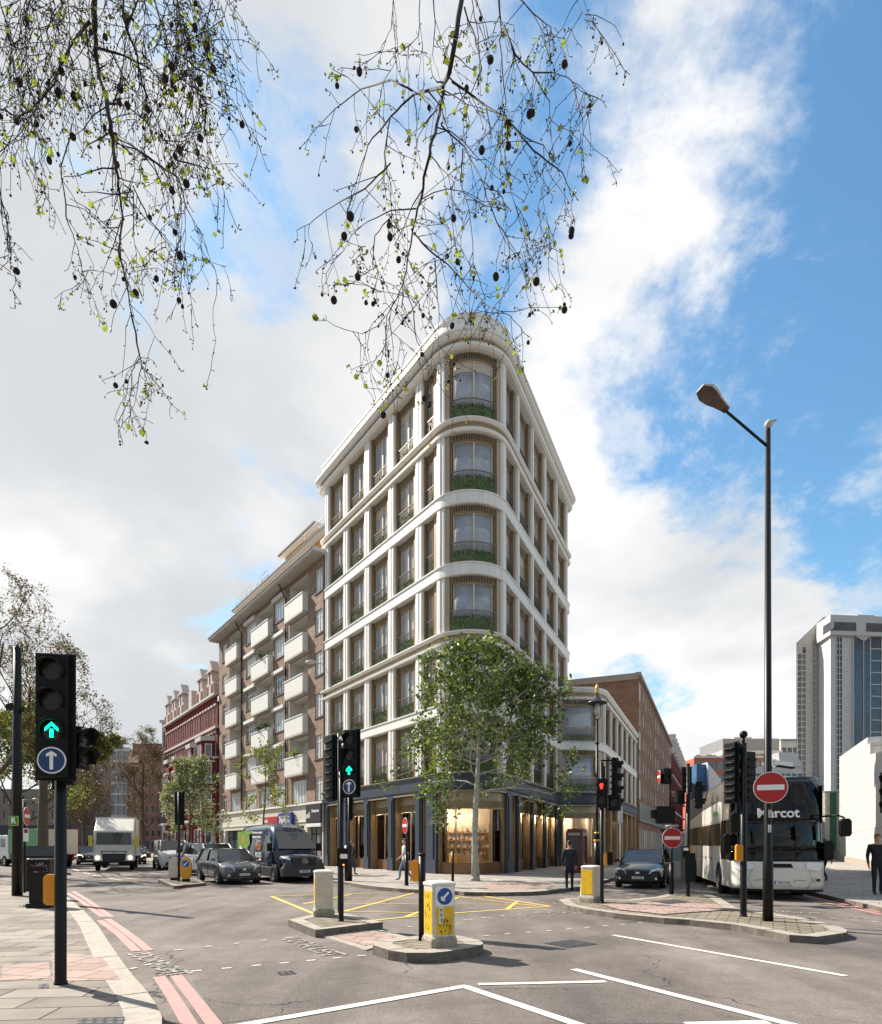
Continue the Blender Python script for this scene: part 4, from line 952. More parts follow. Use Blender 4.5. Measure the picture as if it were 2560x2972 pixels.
GREYB = brick_mat('grey_brown_brick', (.19, .15, .13), (.25, .20, .17), (.28, .25, .22), .23, .075, .01, vary=.2)
RBR = brick_mat('far_red_brick', (.24, .11, .075), (.30, .16, .11), (.3, .24, .2), .23, .08, .01, vary=.2)
PALE = mat('pale_panel', (.52, .51, .49), .6, vary=.06, vscale=.5); GREYM = mat('grey_cladding', (.23, .235, .24), .5, vary=.06, vscale=.4); DKGL = pane_mat('far_glass', (.06, .065, .08), .5, 1.7, .06, .3)
slab_block('office_block', 'white stepped office block peeking out above the red terrace', 470, 500, 2098, 118, 8, PALE, 5, 1, DKGL, band=PALE)
r, Wl, zt, w = slab_block('brick_office', 'large red brown brick block behind the bare trees on the left', 368, 470, 2215, 122, 20, RBR, 7, 6, WGL, wh=.45, mx=.28)
mb = MB().m(RBR); q0, q1 = at(385, 124), at(480, 150)
mb.prism([(q0.x, q0.y), (q0.x + 6, q0.y), (q0.x + 22, q0.y + 30), (q0.x + 14, q0.y + 30)], zt - .2, hz(2158, 124)); kid(mb, 'upper_storey', r)
mb = MB().m(mat('tiled_roof', (.20, .09, .06), .8)); a, b = at(366, 121.5), at(400, 121.5); mb.add([(a.x, a.y, zt), (b.x, b.y, zt), (b.x, b.y + 3, hz(2170, 124)), (a.x, a.y + 8, zt)], [(0, 1, 2), (0, 2, 3), (1, 3, 2), (0, 3, 1)]); kid(mb, 'roof', r)
r, Wl, zt, w = slab_block('theatre_block', 'grey brown windowless brick block behind the lorries', 196, 330, 2196, 135, 25, GREYB, 5, 4, WGL, wh=.3, mx=.34)
r, Wl, zt, w = slab_block('glass_office', 'pale glass and white framed office between the brick blocks', 322, 372, 2175, 130, 15, PALE, 9, 3, mat('blue_grey_glass', (.20, .24, .27), .1, spec=.8, vary=.3), wh=.8, mx=.06)
slab_block('glass_office', 'small pale green glass tower far behind the brick blocks', 330, 368, 2168, 220, 10, mat('pale_green_glass', (.42, .5, .5), .2), 4, 3, mat('green_glass', (.3, .38, .38), .1), wh=.8, mx=.05)
slab_block('apartment_tower', 'distant grey apartment building above the theatre block', 238, 300, 2135, 190, 12, GREYB, 7, 5, WGL, wh=.5, mx=.2, band=PALE)
slab_block('dark_hall', 'low dark grey hall at the far end of the left road', -140, 200, 2395, 95, 12, mat('dark_wall', (.045, .045, .055), .7, vary=.2, vscale=.5), 1, 10, DKGL, wh=.3)
slab_block('stone_office', 'long pale brick office behind the large left trees', -420, 200, 2290, 128, 15, GREYB, 4, 22, WGL, wh=.5, mx=.25)
hb = mat('hoarding_blue', (.012, .035, .13), .6, vary=.2, vscale=.6)
for fx0, fx1, lab in ((222, 280, 'blue site hoarding left of the white lorry'), (380, 432, 'blue site hoarding right of the white lorry')):
    a, b = at(fx0, 100), at(fx1, 100); o = MB().m(hb).b2((a.x, a.y, 0), (b.x, b.y + .1, 2.2))
    for i in range(5): x = a.x + (b.x - a.x) * i / 4; o.m(hb).b2((x - .04, a.y - .05, 0), (x + .04, a.y, 2.2))
    o = o.build('hoarding'); tag(o, lab, 'fence')

# ---------------------------------------------------------------- right street: brown brick block
BR = empty('brick_building', (20.3, 64.2, 0), 0, 'long brown brick building on the right street behind the low curved wing', 'building')
BRK2 = brick_mat('tan_brick', (.30, .16, .095), (.22, .115, .07), (.26, .2, .15), .225, .075, .009, vary=.2)
WB = Wall((20.3, 64.2), UR).face(); 
if WB.n.x < 0: WB.n = -WB.n
Hb = 19.0; lb_ = 51
wb = []
for i in range(5):
    z = 6.4 + 2.55 * i
    wb.append((.5, 2.3, z, z + 2.0, 3))
    for a, w_ in ((4.6, 1.0), (7.2, 1.0), (10.0, .9), (12.8, 1.0), (15.6, .9), (19.5, 1.6), (23.0, 1.6), (26.5, 1.0), (29, 1.0), (32.5, 1.6), (36, 1.0), (39, 1.0), (42, 1.6), (46, 3.0)):
        wb.append((a, a + w_, z + (.1 if int(a) % 2 else .45), z + 1.75, 2))
gw = [(1.0 + 2.1 * i, 2.6 + 2.1 * i, 1.0, 3.3, 2) for i in range(23)]
mb = MB().m(BRK2); WB.holes(mb, (0, lb_), (0, Hb), [x[:4] for x in wb + gw], .12); kid(mb, 'wall', BR)
ev = Wall((20.3, 64.2), (-.915, .4035)).face()
mb = MB().m(BRK2); ev.box(mb, 0, 16, -.4, 0, 0, Hb - .35); WB.box(mb, .5, lb_, -14, -.3, 0, Hb - .02); kid(mb, 'end_wall', BR)
mb = MB().m(mat('roof_edge_stone', (.33, .29, .25), .7)); WB.box(mb, -.15, lb_, -.3, .25, Hb, Hb + .35); ev.box(mb, 0, 16, -.35, .12, Hb - .349, Hb + .3); kid(mb, 'roof_edge', BR)
for x in wb + gw: casement(BR, WB, x[0], x[1], x[2], x[3], d=-.1, nx=x[4] if x[2] > 4 else 3, transom=False, sill=False)
mb = MB().m(mat('green_spandrel_glass', (.23, .27, .23), .2, spec=.7, vary=.25, vscale=1.5)); WB.box(mb, .2, 38, .01, .08, 4.3, 6.1); mb.m(GREYM)
for i in range(32): WB.box(mb, .2 + 1.2 * i, .27 + 1.2 * i, .08, .12, 4.3, 6.1)
WB.box(mb, .1, 38.1, .0, .16, 4.05, 4.3); kid(mb, 'spandrel_band', BR)
mb = MB().m(mat('window_red_shade', (.3, .05, .05), .7)); kid(mb.b2((21, 66, .1), (21.1, 66.1, .2)), 'kerb_stone', BR) if False else None
# red brick terrace further along
RT2 = empty('red_terrace', (43, 115, 0), 0, 'distant red brick terrace with white trim beyond the long brown brick building', 'building')
W3 = Wall((41.5, 113), UR).face()
if W3.n.x < 0: W3.n = -W3.n
hol = [(a, a + .9, z, z + 1.7) for a in [1 + 2.2 * i for i in range(20)] for z in (1.5, 5, 8.4, 11.6, 14.6)]
mb = MB().m(REDB); W3.holes(mb, (0, 46), (0, 18), hol, .2); W3.box(mb, 0, 46, -10, -.3, 0, 18); kid(mb, 'wall', RT2)
mb = MB().m(STN)
for z in (4.2, 7.6, 10.9, 14.0, 18.0): W3.box(mb, -.2, 46, 0, .5, z, z + .3)
for i in range(8): W3.box(mb, 1 + 5.5 * i, 3.2 + 5.5 * i, -1, .8, 18.3, 20.8); W3.box(mb, 1.5 + 5.5 * i, 2.7 + 5.5 * i, -1, .8, 20.8, 21.8)
for i in range(12): W3.box(mb, 1.2 + 3.8 * i, 1.5 + 3.8 * i, 0, 1.2, 3.6, 4.2)
kid(mb, 'stone_trim', RT2)
mb = MB().m(DKGL); [W3.box(mb, h[0], h[1], -.18, -.16, h[2], h[3]) for h in hol]; kid(mb, 'window_panes', RT2)['kind'] = 'stuff'
# orange framed block, grey roofed block, terraces
ORF = mat('orange_frame', (.42, .10, .05), .6)
r, Wl, zt, w = slab_block('modern_apartment_block', 'modern block with orange framed balconies behind the coach', 2016, 2210, 2200, 165, 14, ORF, 7, 9, mat('balcony_glass', (.16, .18, .19), .12, vary=.4), band=PALE, wh=.74, mx=.05)
mb = MB().m(HEDGE)
for i in range(40):
    x = Wl.at(w * random.random(), -.5, zt + .6); mb.ball(x, random.uniform(.2, .5), 5, 4)
kid(mb, 'roof_plants', r)
r, Wl, zt, w = slab_block('office_block', 'grey roofed office block rising behind the orange framed balconies', 2098, 2272, 2178, 175, 18, PALE, 8, 10, mat('office_glass', (.14, .16, .17), .12), wh=.7, mx=.04)
mb = MB().m(GREYM); Wl.box(mb, .5, w - .4, -17, -1.0, zt, hz(2142, 175)); mb.m(PALE); Wl.box(mb, w * .3, w * .6, -10, -4, hz(2142, 175), hz(2132, 175)); kid(mb, 'grey_roof', r)
r, Wl, zt, w = slab_block('terraced_flats', 'white stepped flats with sloping glass between the coach roof and the tower', 2178, 2330, 2225, 140, 10, PALE, 5, 9, DKGL, wh=.55, mx=.12)
mb = MB().m(GREYM); vs = [Wl.at(w * .55, .2, zt), Wl.at(w * 1.0, .2, zt), Wl.at(w * 1.0, -3, hz(2178, 140)), Wl.at(w * .68, -3, hz(2178, 140))]; mb.add(vs + [v + Vector((0, 3, 0)) for v in vs], [(0, 1, 2, 3), (7, 6, 5, 4), (0, 3, 7, 4), (1, 5, 6, 2), (3, 2, 6, 7)]); kid(mb, 'sloping_glass', r)
r, Wl, zt, w = slab_block('office_block', 'dark roofed penthouse block directly left of the white tower', 2268, 2316, 2150, 190, 10, PALE, 6, 3, DKGL, wh=.6, mx=.1, band=GREYM)
mb = MB().m(mat('scaffold_sheet_blue', (.03, .10, .22), .6, vary=.5, vscale=.4)); a, b = at(2022, 150), at(2070, 150); mb.b2((a.x, a.y, 0), (b.x, a.y + 6, hz(2218, 150))); sc = mb.build('scaffold_sheeting'); tag(sc, 'blue scaffold sheeting around a building far down the right street', 'scaffold')
mb = MB().m(mat('scaffold_sheet_white', (.6, .6, .6), .6)); a, b = at(2068, 149), at(2092, 149); mb.add([(a.x - 1.2, a.y, hz(2212, 149)), (b.x, a.y, 0), (b.x, a.y, hz(2262, 149)), (a.x - 1.2, a.y + 5, hz(2212, 149)), (b.x, a.y + 5, 0), (b.x, a.y + 5, hz(2262, 149)), (a.x, a.y, 0), (a.x, a.y + 5, 0)], [(0, 6, 1, 2), (3, 5, 4, 7), (0, 2, 5, 3), (1, 4, 5, 2), (0, 3, 7, 6)]); sc = mb.build('scaffold_sheeting'); tag(sc, 'white slanting scaffold sheeting beside the blue sheeting', 'scaffold')

# ---------------------------------------------------------------- white tower on the right
TW = empty('tower_block', (92, 150, 0), 0, 'tall white panelled tower block with dark window strips on the right', 'building')
TWP = brick_mat('tower_panels', (.60, .59, .57), (.575, .565, .55), (.40, .39, .38), 4.2, 3.0, .05, vary=.05); TG = pane_mat('tower_glass', (.045, .045, .065), .5, 1.7, .06, .4)
BUFF = brick_mat('tower_buff_panels', (.50, .48, .43), (.48, .455, .41), (.36, .34, .31), 3.0, 2.4, .05, vary=.06)
Y0 = 150.0; sx = lambda f: (f - CX) / FF * Y0; tz = lambda f: hz(f, Y0)
# left slender slab with a raked top
p = [(sx(2312), 0), (sx(2372), 0), (sx(2372), tz(1835)), (sx(2393), tz(1776)), (sx(2397), tz(1783)), (sx(2397), 0)]
mb = MB().m(BUFF); pp = [(sx(2312), 0), (sx(2398), 0), (sx(2398), tz(1778)), (sx(2391), tz(1780)), (sx(2312), tz(1856))]; vs = [(x * 1.016, 152.5, z) for x, z in pp] + [(x * 1.016 + 16, 175, z) for x, z in pp]; mb.add(vs, [list(range(5)), [9, 8, 7, 6, 5]] + [(i, 5 + i, 5 + (i + 1) % 5, (i + 1) % 5) for i in range(5)]); kid(mb, 'side_slab', TW)
g = MB().m(TG); f_ = MB().m(PALE); rows = 41
zt0, zb0 = tz(1889), 2.0
rh = (tz(1889) - tz(2243)) / 21.3
def tower_strip(x0, x1, y, zt_, n, nx, name='window_strip'):
    g = MB().m(TG); g.b2((x0, y - .06, zt_ - rh * n), (x1, y + .02, zt_)); g.m(PALE)
    for j in range(n + 1): z = zt_ - rh * j; g.b2((x0 - .05, y - .16, z - .09), (x1 + .05, y - .07, z + .09))
    for i in range(nx + 1): x = x0 + (x1 - x0) * i / nx; g.b2((x - .08, y - .20, zt_ - rh * n), (x + .08, y - .165, zt_))
    kid(g, name, TW)
tower_strip(sx(2313.6) * 1.016, sx(2338) * 1.016, 152.4, tz(1889), 37, 2); tower_strip(sx(2361) * 1.016, sx(2366) * 1.016, 152.4, tz(1852), 39, 1)
g = MB().m(TG); g.b2((sx(2331) * 1.016, 152.34, tz(1887)), (sx(2338) * 1.016, 152.44, tz(1869))); kid(g, 'window', TW)
# main shaft: chamfered face then front face
def xy(f, Y): return ((f - CX) / FF * Y, Y)
ca, cb = xy(2376, 152.0), xy(2411, 146.0); fr = (xy(2411, 146)[0] + 48, 150.5)
mb = MB().m(TWP); mb.prism([ca, cb, fr, (fr[0] + 8, 175), (ca[0] + 16, 175)], 0, tz(1862)); kid(mb, 'shaft', TW)
ca2, cb2 = xy(2370, 151.4), xy(2410, 145.0); fr2 = (fr[0], 149.5)
mb = MB().m(PALE); mb.prism([ca2, cb2, fr2, (fr2[0] + 8, 175), (ca2[0] + 16, 175)], tz(1862), tz(1806)); kid(mb, 'top_storey', TW)
mb = MB().m(GREYM); mb.prism([(ca2[0] + 1.5, 153), (cb2[0] + .5, 147.5), (fr2[0], 152), (fr2[0], 172), (ca2[0] + 16, 172)], tz(1806), tz(1806) + .3)
b0 = [xy(2404, 152), xy(2555, 155)]; 
vs = [(xy(2409, 150)[0], 150, tz(1804)), (xy(2548, 153)[0], 153, tz(1803)), (xy(2510, 158)[0], 158, tz(1771)), (xy(2407, 156)[0], 156, tz(1773)), (xy(2409, 150)[0] + 14, 172, tz(1804)), (xy(2548, 153)[0], 172, tz(1804)), (xy(2510, 158)[0], 170, tz(1771)), (xy(2407, 156)[0] + 10, 170, tz(1773))]
mb.m(mat('roof_metal', (.36, .36, .34), .5)); mb.add(vs, [(0, 1, 2, 3), (7, 6, 5, 4), (0, 3, 7, 4), (1, 5, 6, 2), (3, 2, 6, 7)]); kid(mb, 'roof', TW)
FW = Wall((cb[0], cb[1]), (fr[0] - cb[0], fr[1] - cb[1])).face()
if FW.n.y > 0: FW.n = -FW.n
FW2 = Wall((cb2[0], cb2[1]), (fr2[0] - cb2[0], fr2[1] - cb2[1])).face()
if FW2.n.y > 0: FW2.n = -FW2.n
CW2 = Wall(ca2, (cb2[0] - ca2[0], cb2[1] - ca2[1])).face()
def strip(Wl, a0, a1, z0, z1, n, nx, name='window_strip', bw=.09):
    g = MB().m(TG); Wl.box(g, a0, a1, -.05, .05, z0, z1); g.m(PALE)
    for j in range(n + 1): z = z0 + (z1 - z0) * j / n; Wl.box(g, a0 - .05, a1 + .05, .05, .14, z - bw, z + bw)
    for i in range(nx + 1): x = a0 + (a1 - a0) * i / nx; Wl.box(g, x - .08, x + .08, .145, .18, z0, z1)
    kid(g, name, TW)
def fa(f):   # distance along the front face seen at plate column f
    best = min((i * .05 for i in range(0, 960)), key=lambda a: abs((FW.at(a, 0, 0).x / FW.at(a, 0, 0).y) * FF + CX - f)); return best
strip(FW, fa(2427), fa(2443), tz(2297), tz(1864), 25, 2); strip(FW, fa(2524), fa(2557), tz(2300), tz(1861), 13, 1, bw=.12)
strip(FW, fa(2565), fa(2600), tz(2300), tz(1861), 13, 1, bw=.12)
g = MB().m(TG); FW.box(g, fa(2474), fa(2499), 0, .5, 8, tz(1862)); FW.box(g, fa(2503), fa(2520), 0, .4, 8, tz(1862)); g.m(PALE); FW.box(g, fa(2499.5), fa(2501.5), 0, .7, 8, tz(1870)); FW.box(g, fa(2521), fa(2523), 0, .5, 8, tz(1861)); FW.box(g, fa(2472), fa(2473.5), 0, .55, 8, tz(1861))
kid(g, 'glazed_bay', TW)
g = MB().m(BUFF); a0, a1, am = fa(2474), fa(2521), fa(2501)
vs = [FW.at(a, d, z) for d in (.8, 0) for a, z in ((a0, tz(1862)), (am - 2.6, tz(1850)), (am - 1.6, tz(1803)), (am + 2.6, tz(1803)), (am + 2.6, tz(1850)), (a1, tz(1862)), (am, tz(1877)))]
g.add(vs, [list(range(7)), list(range(7, 14))[::-1]] + [(i, 7 + i, 7 + (i + 1) % 7, (i + 1) % 7) for i in range(7)]); kid(g, 'panel_fin', TW)
g = MB().m(TG); z0, z1 = tz(1850), tz(1826); FW2.box(g, .0, fa(2485), .02, .06, z0, z1); FW2.box(g, fa(2514), 47, .02, .06, z0, z1); CW2.box(g, 3.2, 8.2, .02, .06, z0, z1); kid(g, 'window_band', TW)
# low clad building with the green stripe
GS = empty('clad_building', (36, 60, 0), 0, 'low speckled stone building with a dark green vertical stripe below the tower', 'building')
gy = 62.0; GX = lambda f: (f - CX) / FF * gy; top = hz(2300, gy)
spk = mat('speckled_stone', (.36, .34, .28), .9, vary=.55, vscale=7)
mb = MB().m(spk); mb.prism([(GX(2372), gy + 5), (GX(2395), gy), (GX(2450), gy), (GX(2450), gy + 12), (GX(2372), gy + 12)], 1.0, top); mb.m(GREYB); mb.prism([(GX(2372), gy + 4.8), (GX(2395), gy - .2), (GX(2452), gy - .2), (GX(2452), gy + 11), (GX(2372), gy + 11)], 0, 1.0); kid(mb, 'wall', GS)
mb = MB().m(mat('green_stripe', (.01, .09, .045), .4)); mb.b2((GX(2409), gy - .06, 1.0), (GX(2427), gy + .05, top)); kid(mb, 'green_panel', GS)
mb = MB().m(GREYM); mb.b2((GX(2393), gy - .05, top), (GX(2452), gy + 11, top + .15)); kid(mb, 'roof_edge', GS)
# big white panelled wall building, right edge
WW = empty('white_panelled_building', (23, 33, 0), 0, 'white panelled building with a stepped blank wall at the right edge', 'building')
WP_ = brick_mat('white_panels', (.60, .59, .57), (.585, .575, .555), (.40, .39, .375), 60, 2.6, .03, vary=.06, rough=.35)
base0, dirv = Vector((23.6, 33.2, 0)), Vector((.481, .877, 0)).normalized(); WWl = Wall(base0, dirv).face()
if WWl.n.x > 0: WWl.n = -WWl.n
pl = [(-9, .1), (31, .1), (31, 10.1), (7.9, 8.55), (7.9, 8.0), (6.5, 8.0), (6.5, 7.25), (-9, 5.9)]
vs = [WWl.at(a, 0, z) for a, z in pl] + [WWl.at(a, -12, z) for a, z in pl]; n = len(pl)
mb = MB().m(WP_); mb.add(vs, [list(range(n))[::-1], [n + i for i in range(n)]] + [(i, (i + 1) % n, n + (i + 1) % n, n + i) for i in range(n)]); kid(mb, 'wall', WW)
mb = MB().m(mat('brown_panel', (.22, .19, .16), .7)); WWl.box(mb, 4.4, 7.6, -3.0, -.8, 6.5, 8.3); kid(mb, 'roof_plant_screen', WW)
mb = MB().m(KERB); WWl.box(mb, -9, 31.2, -.1, .12, 0, .65); kid(mb, 'plinth', WW)
# ================================================================ street furniture
BEIGE = mat('bollard_beige', (.62, .54, .42), .6, vary=.14, vscale=6)
BYEL = mat('bollard_yellow', (.72, .44, .008), .45, vary=.12, vscale=9)
DIRT = mat('grimy_base', (.30, .26, .20), .8, vary=.5, vscale=10)
NUMB = mat('lettering_black', (.015, .015, .015), .5)
def yaw(v): return math.atan2(v[1], v[0])
def arrow_mesh(mb, M, L, w, hw, hl, z=.0):
    """arrow pointing +y in the plane of M"""
    p = [(-w / 2, -L / 2), (w / 2, -L / 2), (w / 2, L / 2 - hl * .75), (hw * .55, L / 2 - hl * 1.05), (hw / 2 + w * .3, L / 2 - hl * .85), (hw / 2 + w * .3, L / 2 - hl * .85 + w * .5), (0, L / 2), (-hw / 2 - w * .3, L / 2 - hl * .85 + w * .5), (-hw / 2 - w * .3, L / 2 - hl * .85), (-hw * .55, L / 2 - hl * 1.05), (-w / 2, L / 2 - hl * .75)]
    a = [M @ Vector((x, y, z)) for x, y in p]; b = [M @ Vector((x, y, z + .003)) for x, y in p]; n = len(p)
    mb.add(a + b, [list(range(n))[::-1], [n + i for i in range(n)]] + [(i, (i + 1) % n, n + (i + 1) % n, n + i) for i in range(n)])
def no_entry(parent, c, nrm, r=.31):
    nrm = Vector(nrm).normalized(); c = Vector(c)
    o = MB().m(GALV).disc(c - nrm * .012, r, nrm, .006, 36); o.m(SIGNW).disc(c - nrm * .005, r, nrm, .008, 36); o.m(RED).disc(c + nrm * .004, r * .955, nrm, .004, 36); o.m(SIGNW)
    M = plane_M(c, nrm); q = [M @ Vector((x, y, z)) for z in (.008, .012) for x, y in ((-r * .78, -r * .17), (r * .78, -r * .17), (r * .78, r * .17), (-r * .78, r * .17))]
    o.add(q, [(0, 3, 2, 1), (4, 5, 6, 7), (0, 1, 5, 4), (1, 2, 6, 5), (2, 3, 7, 6), (3, 0, 4, 7)]); return o.build('no_entry_sign', parent)
def push_unit(parent, c, ang, h=.34):
    o = empty('push_button_box', c, ang); o.parent = parent
    y = MB().m(YELLOW); y.ext([(-.055, -h / 2), (.055, -h / 2 + .02), (.055, h / 2 - .02), (-.055, h / 2)], 1, -.0, .045)
    for i in range(9): y.box((0, .05, -h / 2 + .04 + i * (h - .08) / 8), (.085, .012, .012))
    return o, y
def push_box(parent, x, y, z, ang, h=.34, face=True, w=.13):
    """yellow backed push-button unit; ang turns its front (+y) about the pole"""
    b = MB(); X = Matrix.Translation((x, y, z)) @ Matrix.Rotation(ang, 4, 'Z'); b.X = X
    b.m(YELLOW); b.ext([(-w / 2, -h / 2 + .03), (-w / 2 + .03, -h / 2), (w / 2 - .03, -h / 2), (w / 2, -h / 2 + .03), (w / 2, h / 2 - .03), (w / 2 - .03, h / 2), (-w / 2 + .03, h / 2), (-w / 2, h / 2 - .03)], 1, -.05, .03)
    for i in range(10): b.box((0, .035, -h / 2 + .03 + i * (h - .06) / 9), (w * .8, .012, .014))
    b.m(BLACKM); b.box((0, -.07, 0), (w * .8, .05, h * .92)); o = b.build('push_button_box', parent)
    return o
def signal_head(parent, x, y, z, ang, n=3, lit=None, sign=False, w=.30, board=True, hh=.29, back=False, name='signal_head'):
    """traffic signal head facing local -y turned by ang; z is its bottom"""
    X = Matrix.Translation((x, y, z)) @ Matrix.Rotation(ang, 4, 'Z')
    tot = n + (1 if sign else 0); H_ = tot * hh + .04
    h = MB().m(BLACKM); h.X = X; h.box((0, 0, H_ / 2), (w * .92, .16, H_))
    if board: h.box((0, .02, H_ / 2), (w * 1.28, .012, H_ + .06))
    # backs of the modules show ribs
    for i in range(tot * 2): h.box((0, .10, .06 + i * hh / 2), (w * .8, .05, .03))
    ho = h.build(name, parent, bevel=.006)
    for i in range(n):
        zc = H_ - .02 - hh * (i + .5)
        l = MB(); l.X = X; M = Matrix.Translation((0, -.083, zc)) @ Matrix.Rotation(R(90), 4, 'X')
        on = lit == i
        l.m(LENS); l.disc((0, -.078, zc), .105, (0, -1, 0), .008, 24)
        if on and n == 3:
            l.m(GREENLED); l.X = X
            a = [(-.065, -.01), (0, .055), (.065, -.01), (.065, .025), (0, .09), (-.065, .025)]; b_ = [(-.018, -.075), (.018, -.075), (.018, .012), (-.018, .012)]
            for p in (a, b_):
                k = len(p); l.add([(x_, -.088, zc + z_) for x_, z_ in p] + [(x_, -.092, zc + z_) for x_, z_ in p], [list(range(k))[::-1], [k + j for j in range(k)]] + [(j, (j + 1) % k, k + (j + 1) % k, k + j) for j in range(k)])
        elif on:
            l.m(REDLED); l.box((0, -.09, zc), (.05, .008, .14)); l.box((0, -.09, zc + .03), (.08, .008, .05)); 
        lo = l.build('lens', ho)
        v = MB().m(BLACKM); v.X = X   # visor: open tube cut away below
        vs = []; fs = []; sg = 18
        for k in range(sg + 1):
            t = R(-35 + 250 * k / sg); c_, s_ = math.cos(t), math.sin(t); dl = .13 if 20 < k * 250 / sg - 35 < 160 else .08
            vs += [(c_ * .118, -.07, zc + s_ * .118), (c_ * .118, -.07 - dl, zc + s_ * .118), (c_ * .112, -.07, zc + s_ * .112), (c_ * .112, -.07 - dl, zc + s_ * .112)]
        for k in range(sg):
            a = 4 * k; fs += [(a, a + 4, a + 5, a + 1), (a + 2, a + 3, a + 7, a + 6), (a + 1, a + 5, a + 7, a + 3)]
        v.add(vs, fs, True); v.build('visor', ho)
    if sign:
        zc = hh * .5 + .02; s = MB(); s.X = X; s.m(SIGNW).disc((0, -.082, zc), .145, (0, -1, 0), .006, 32); s.m(mat('sign_dark_blue', (.005, .035, .13), .35)).disc((0, -.089, zc), .130, (0, -1, 0), .003, 32); s.m(SIGNW)
        M = Matrix.Translation((0, -.093, zc)) @ Matrix.Rotation(R(90), 4, 'X'); arrow_mesh(s, M, .20, .036, .085, .06); s.build('arrow_sign', ho)
    return ho
def signal_post(label, fx, fy, zg, r=.055, top=None, group='traffic signal posts'):
    g = G(fx, fy, zg); e = empty('traffic_signal', g, 0, label, 'traffic signal', group)
    p = MB().m(BLACK); p.tube([(0, 0, -.02), (0, 0, .02), (0, 0, top)], [r, r, r], 14); p.lathe([(r * 1.15, 0), (r * 1.15, .03)], seg=14); p.build('post', e); return e, g
# --- nearest signal on the left footway
e, g = signal_post('nearest tall traffic signal with green arrow lamp, on the slabs at the left', 176, 2856, kz, .060, 3.55); aim = math.atan2(-g.x, g.y) * -1
signal_head(e, 0, -.10, 2.28, -math.atan2(g.x, g.y) * -1 * -1 if False else R(10), 3, 2, True, .32, hh=.325)
signal_head(e, .11, .14, 2.40, R(80), 2, None, False, .18, board=False, hh=.22)
push_box(e, -.10, -.02, 1.05, R(200), .34)
mb = MB().m(BLACKM); mb.box((-.06, 0, 2.22), (.05, .05, .12)); mb.box((.08, 0, 2.24), (.12, .05, .06)); mb.cyl((0, 0, 3.55), .03, .1, 8); mb.build('bracket', e)
# --- signal on the left island of the centre
e, g = signal_post('twin headed traffic signal with green arrow on the left centre island', 990, 2674, .14, .052, 3.45)
signal_head(e, .21, -.03, 2.50, R(-24), 3, 2, True, .31, hh=.315); signal_head(e, -.20, .10, 2.42, R(128), 4, None, False, .31, hh=.315)
mb = MB().m(GALV); mb.tube([(-.058, -.02, .2), (-.058, -.02, 3.75)], .010, 6); mb.build('cable_duct', e)
push_box(e, -.05, .05, 1.30, R(110), .34); mb = MB().m(BLACKM); mb.box((.06, -.06, 1.28), (.24, .14, .36), rz=R(-12)); mb.m(SIGNW); mb.box((.075, -.137, 1.30), (.15, .006, .09), rz=R(-12)); mb.m(mat('wait_lamp', (.8, .2, .05), .3, emit=(1, .25, .05), es=2)); mb.box((.07, -.137, 1.13), (.03, .006, .03), rz=R(-12)); mb.build('push_button_panel', e)
# --- short post with yellow unit between the islands
e = empty('signal_post', G(1225, 2730, .14), 0, 'short black post with a yellow push button box beside the numbered bollard', 'post', 'short crossing posts')
mb = MB().m(BLACK); mb.tube([(0, 0, -.02), (0, 0, 1.36)], .056, 14); mb.lathe([(.062, 1.36), (.062, 1.39), (.03, 1.40)], seg=14); mb.build('post', e); push_box(e, -.10, .03, 1.11, R(165), .34, w=.14)
e = empty('signal_post', G(1314, 2575.6, kz), 0, 'short black post with a yellow box on the kerb in front of the shop tree', 'post', 'short crossing posts')
mb = MB().m(BLACK); mb.tube([(0, 0, -.02), (0, 0, 1.30)], .10 / 2, 12); mb.build('post', e); push_box(e, .03, .10, 1.05, R(200), .34, w=.26)
# --- far small island signal
e, g = signal_post('traffic signal seen from behind on the small far left island', 519, 2557, .12, .05, 3.75); signal_head(e, 0, .09, 2.40, R(190), 4, None, False, .31, hh=.325)
# --- far signal post by the walking woman
e, g = signal_post('slim traffic signal post with a thick black base, beside the walking woman', 1013, 2557, kz, .05, 4.2)
mb = MB().m(BLACK); mb.tube([(-.03, 0, -.02), (-.03, 0, 1.5)], .17, 12); mb.build('base_cabinet', e); signal_head(e, 0, .1, 2.6, R(150), 3, None, False, .3)
# --- right island front signal
e, g = signal_post('traffic signal with a red man lamp beside the white fronted bollard', 1747, 2621, .13, .05, 3.7)
signal_head(e, -.02, -.10, 2.50, R(-26), 2, 0, False, .28, board=False, hh=.36); signal_head(e, .36, .02, 2.45, R(66), 4, None, False, .31, hh=.33); signal_head(e, .30, -.12, 2.42, R(-30), 1, None, False, .32, board=False, hh=.38)
mb = MB().m(BLACKM); mb.box((.05, .15, 3.45), (.12, .12, .34)); mb.tube([(.0, 0, 3.0), (.16, .05, 3.2)], .02, 6); mb.box((.16, .02, 3.75), (.35, .05, .04)); mb.build('bracket', e); push_box(e, .09, .0, 1.15, R(250), .34, w=.12)
mb = MB().m(BLACKM); mb.box((.24, .05, 1.17), (.12, .16, .34), rz=R(-20)); mb.build('push_button_panel', e)
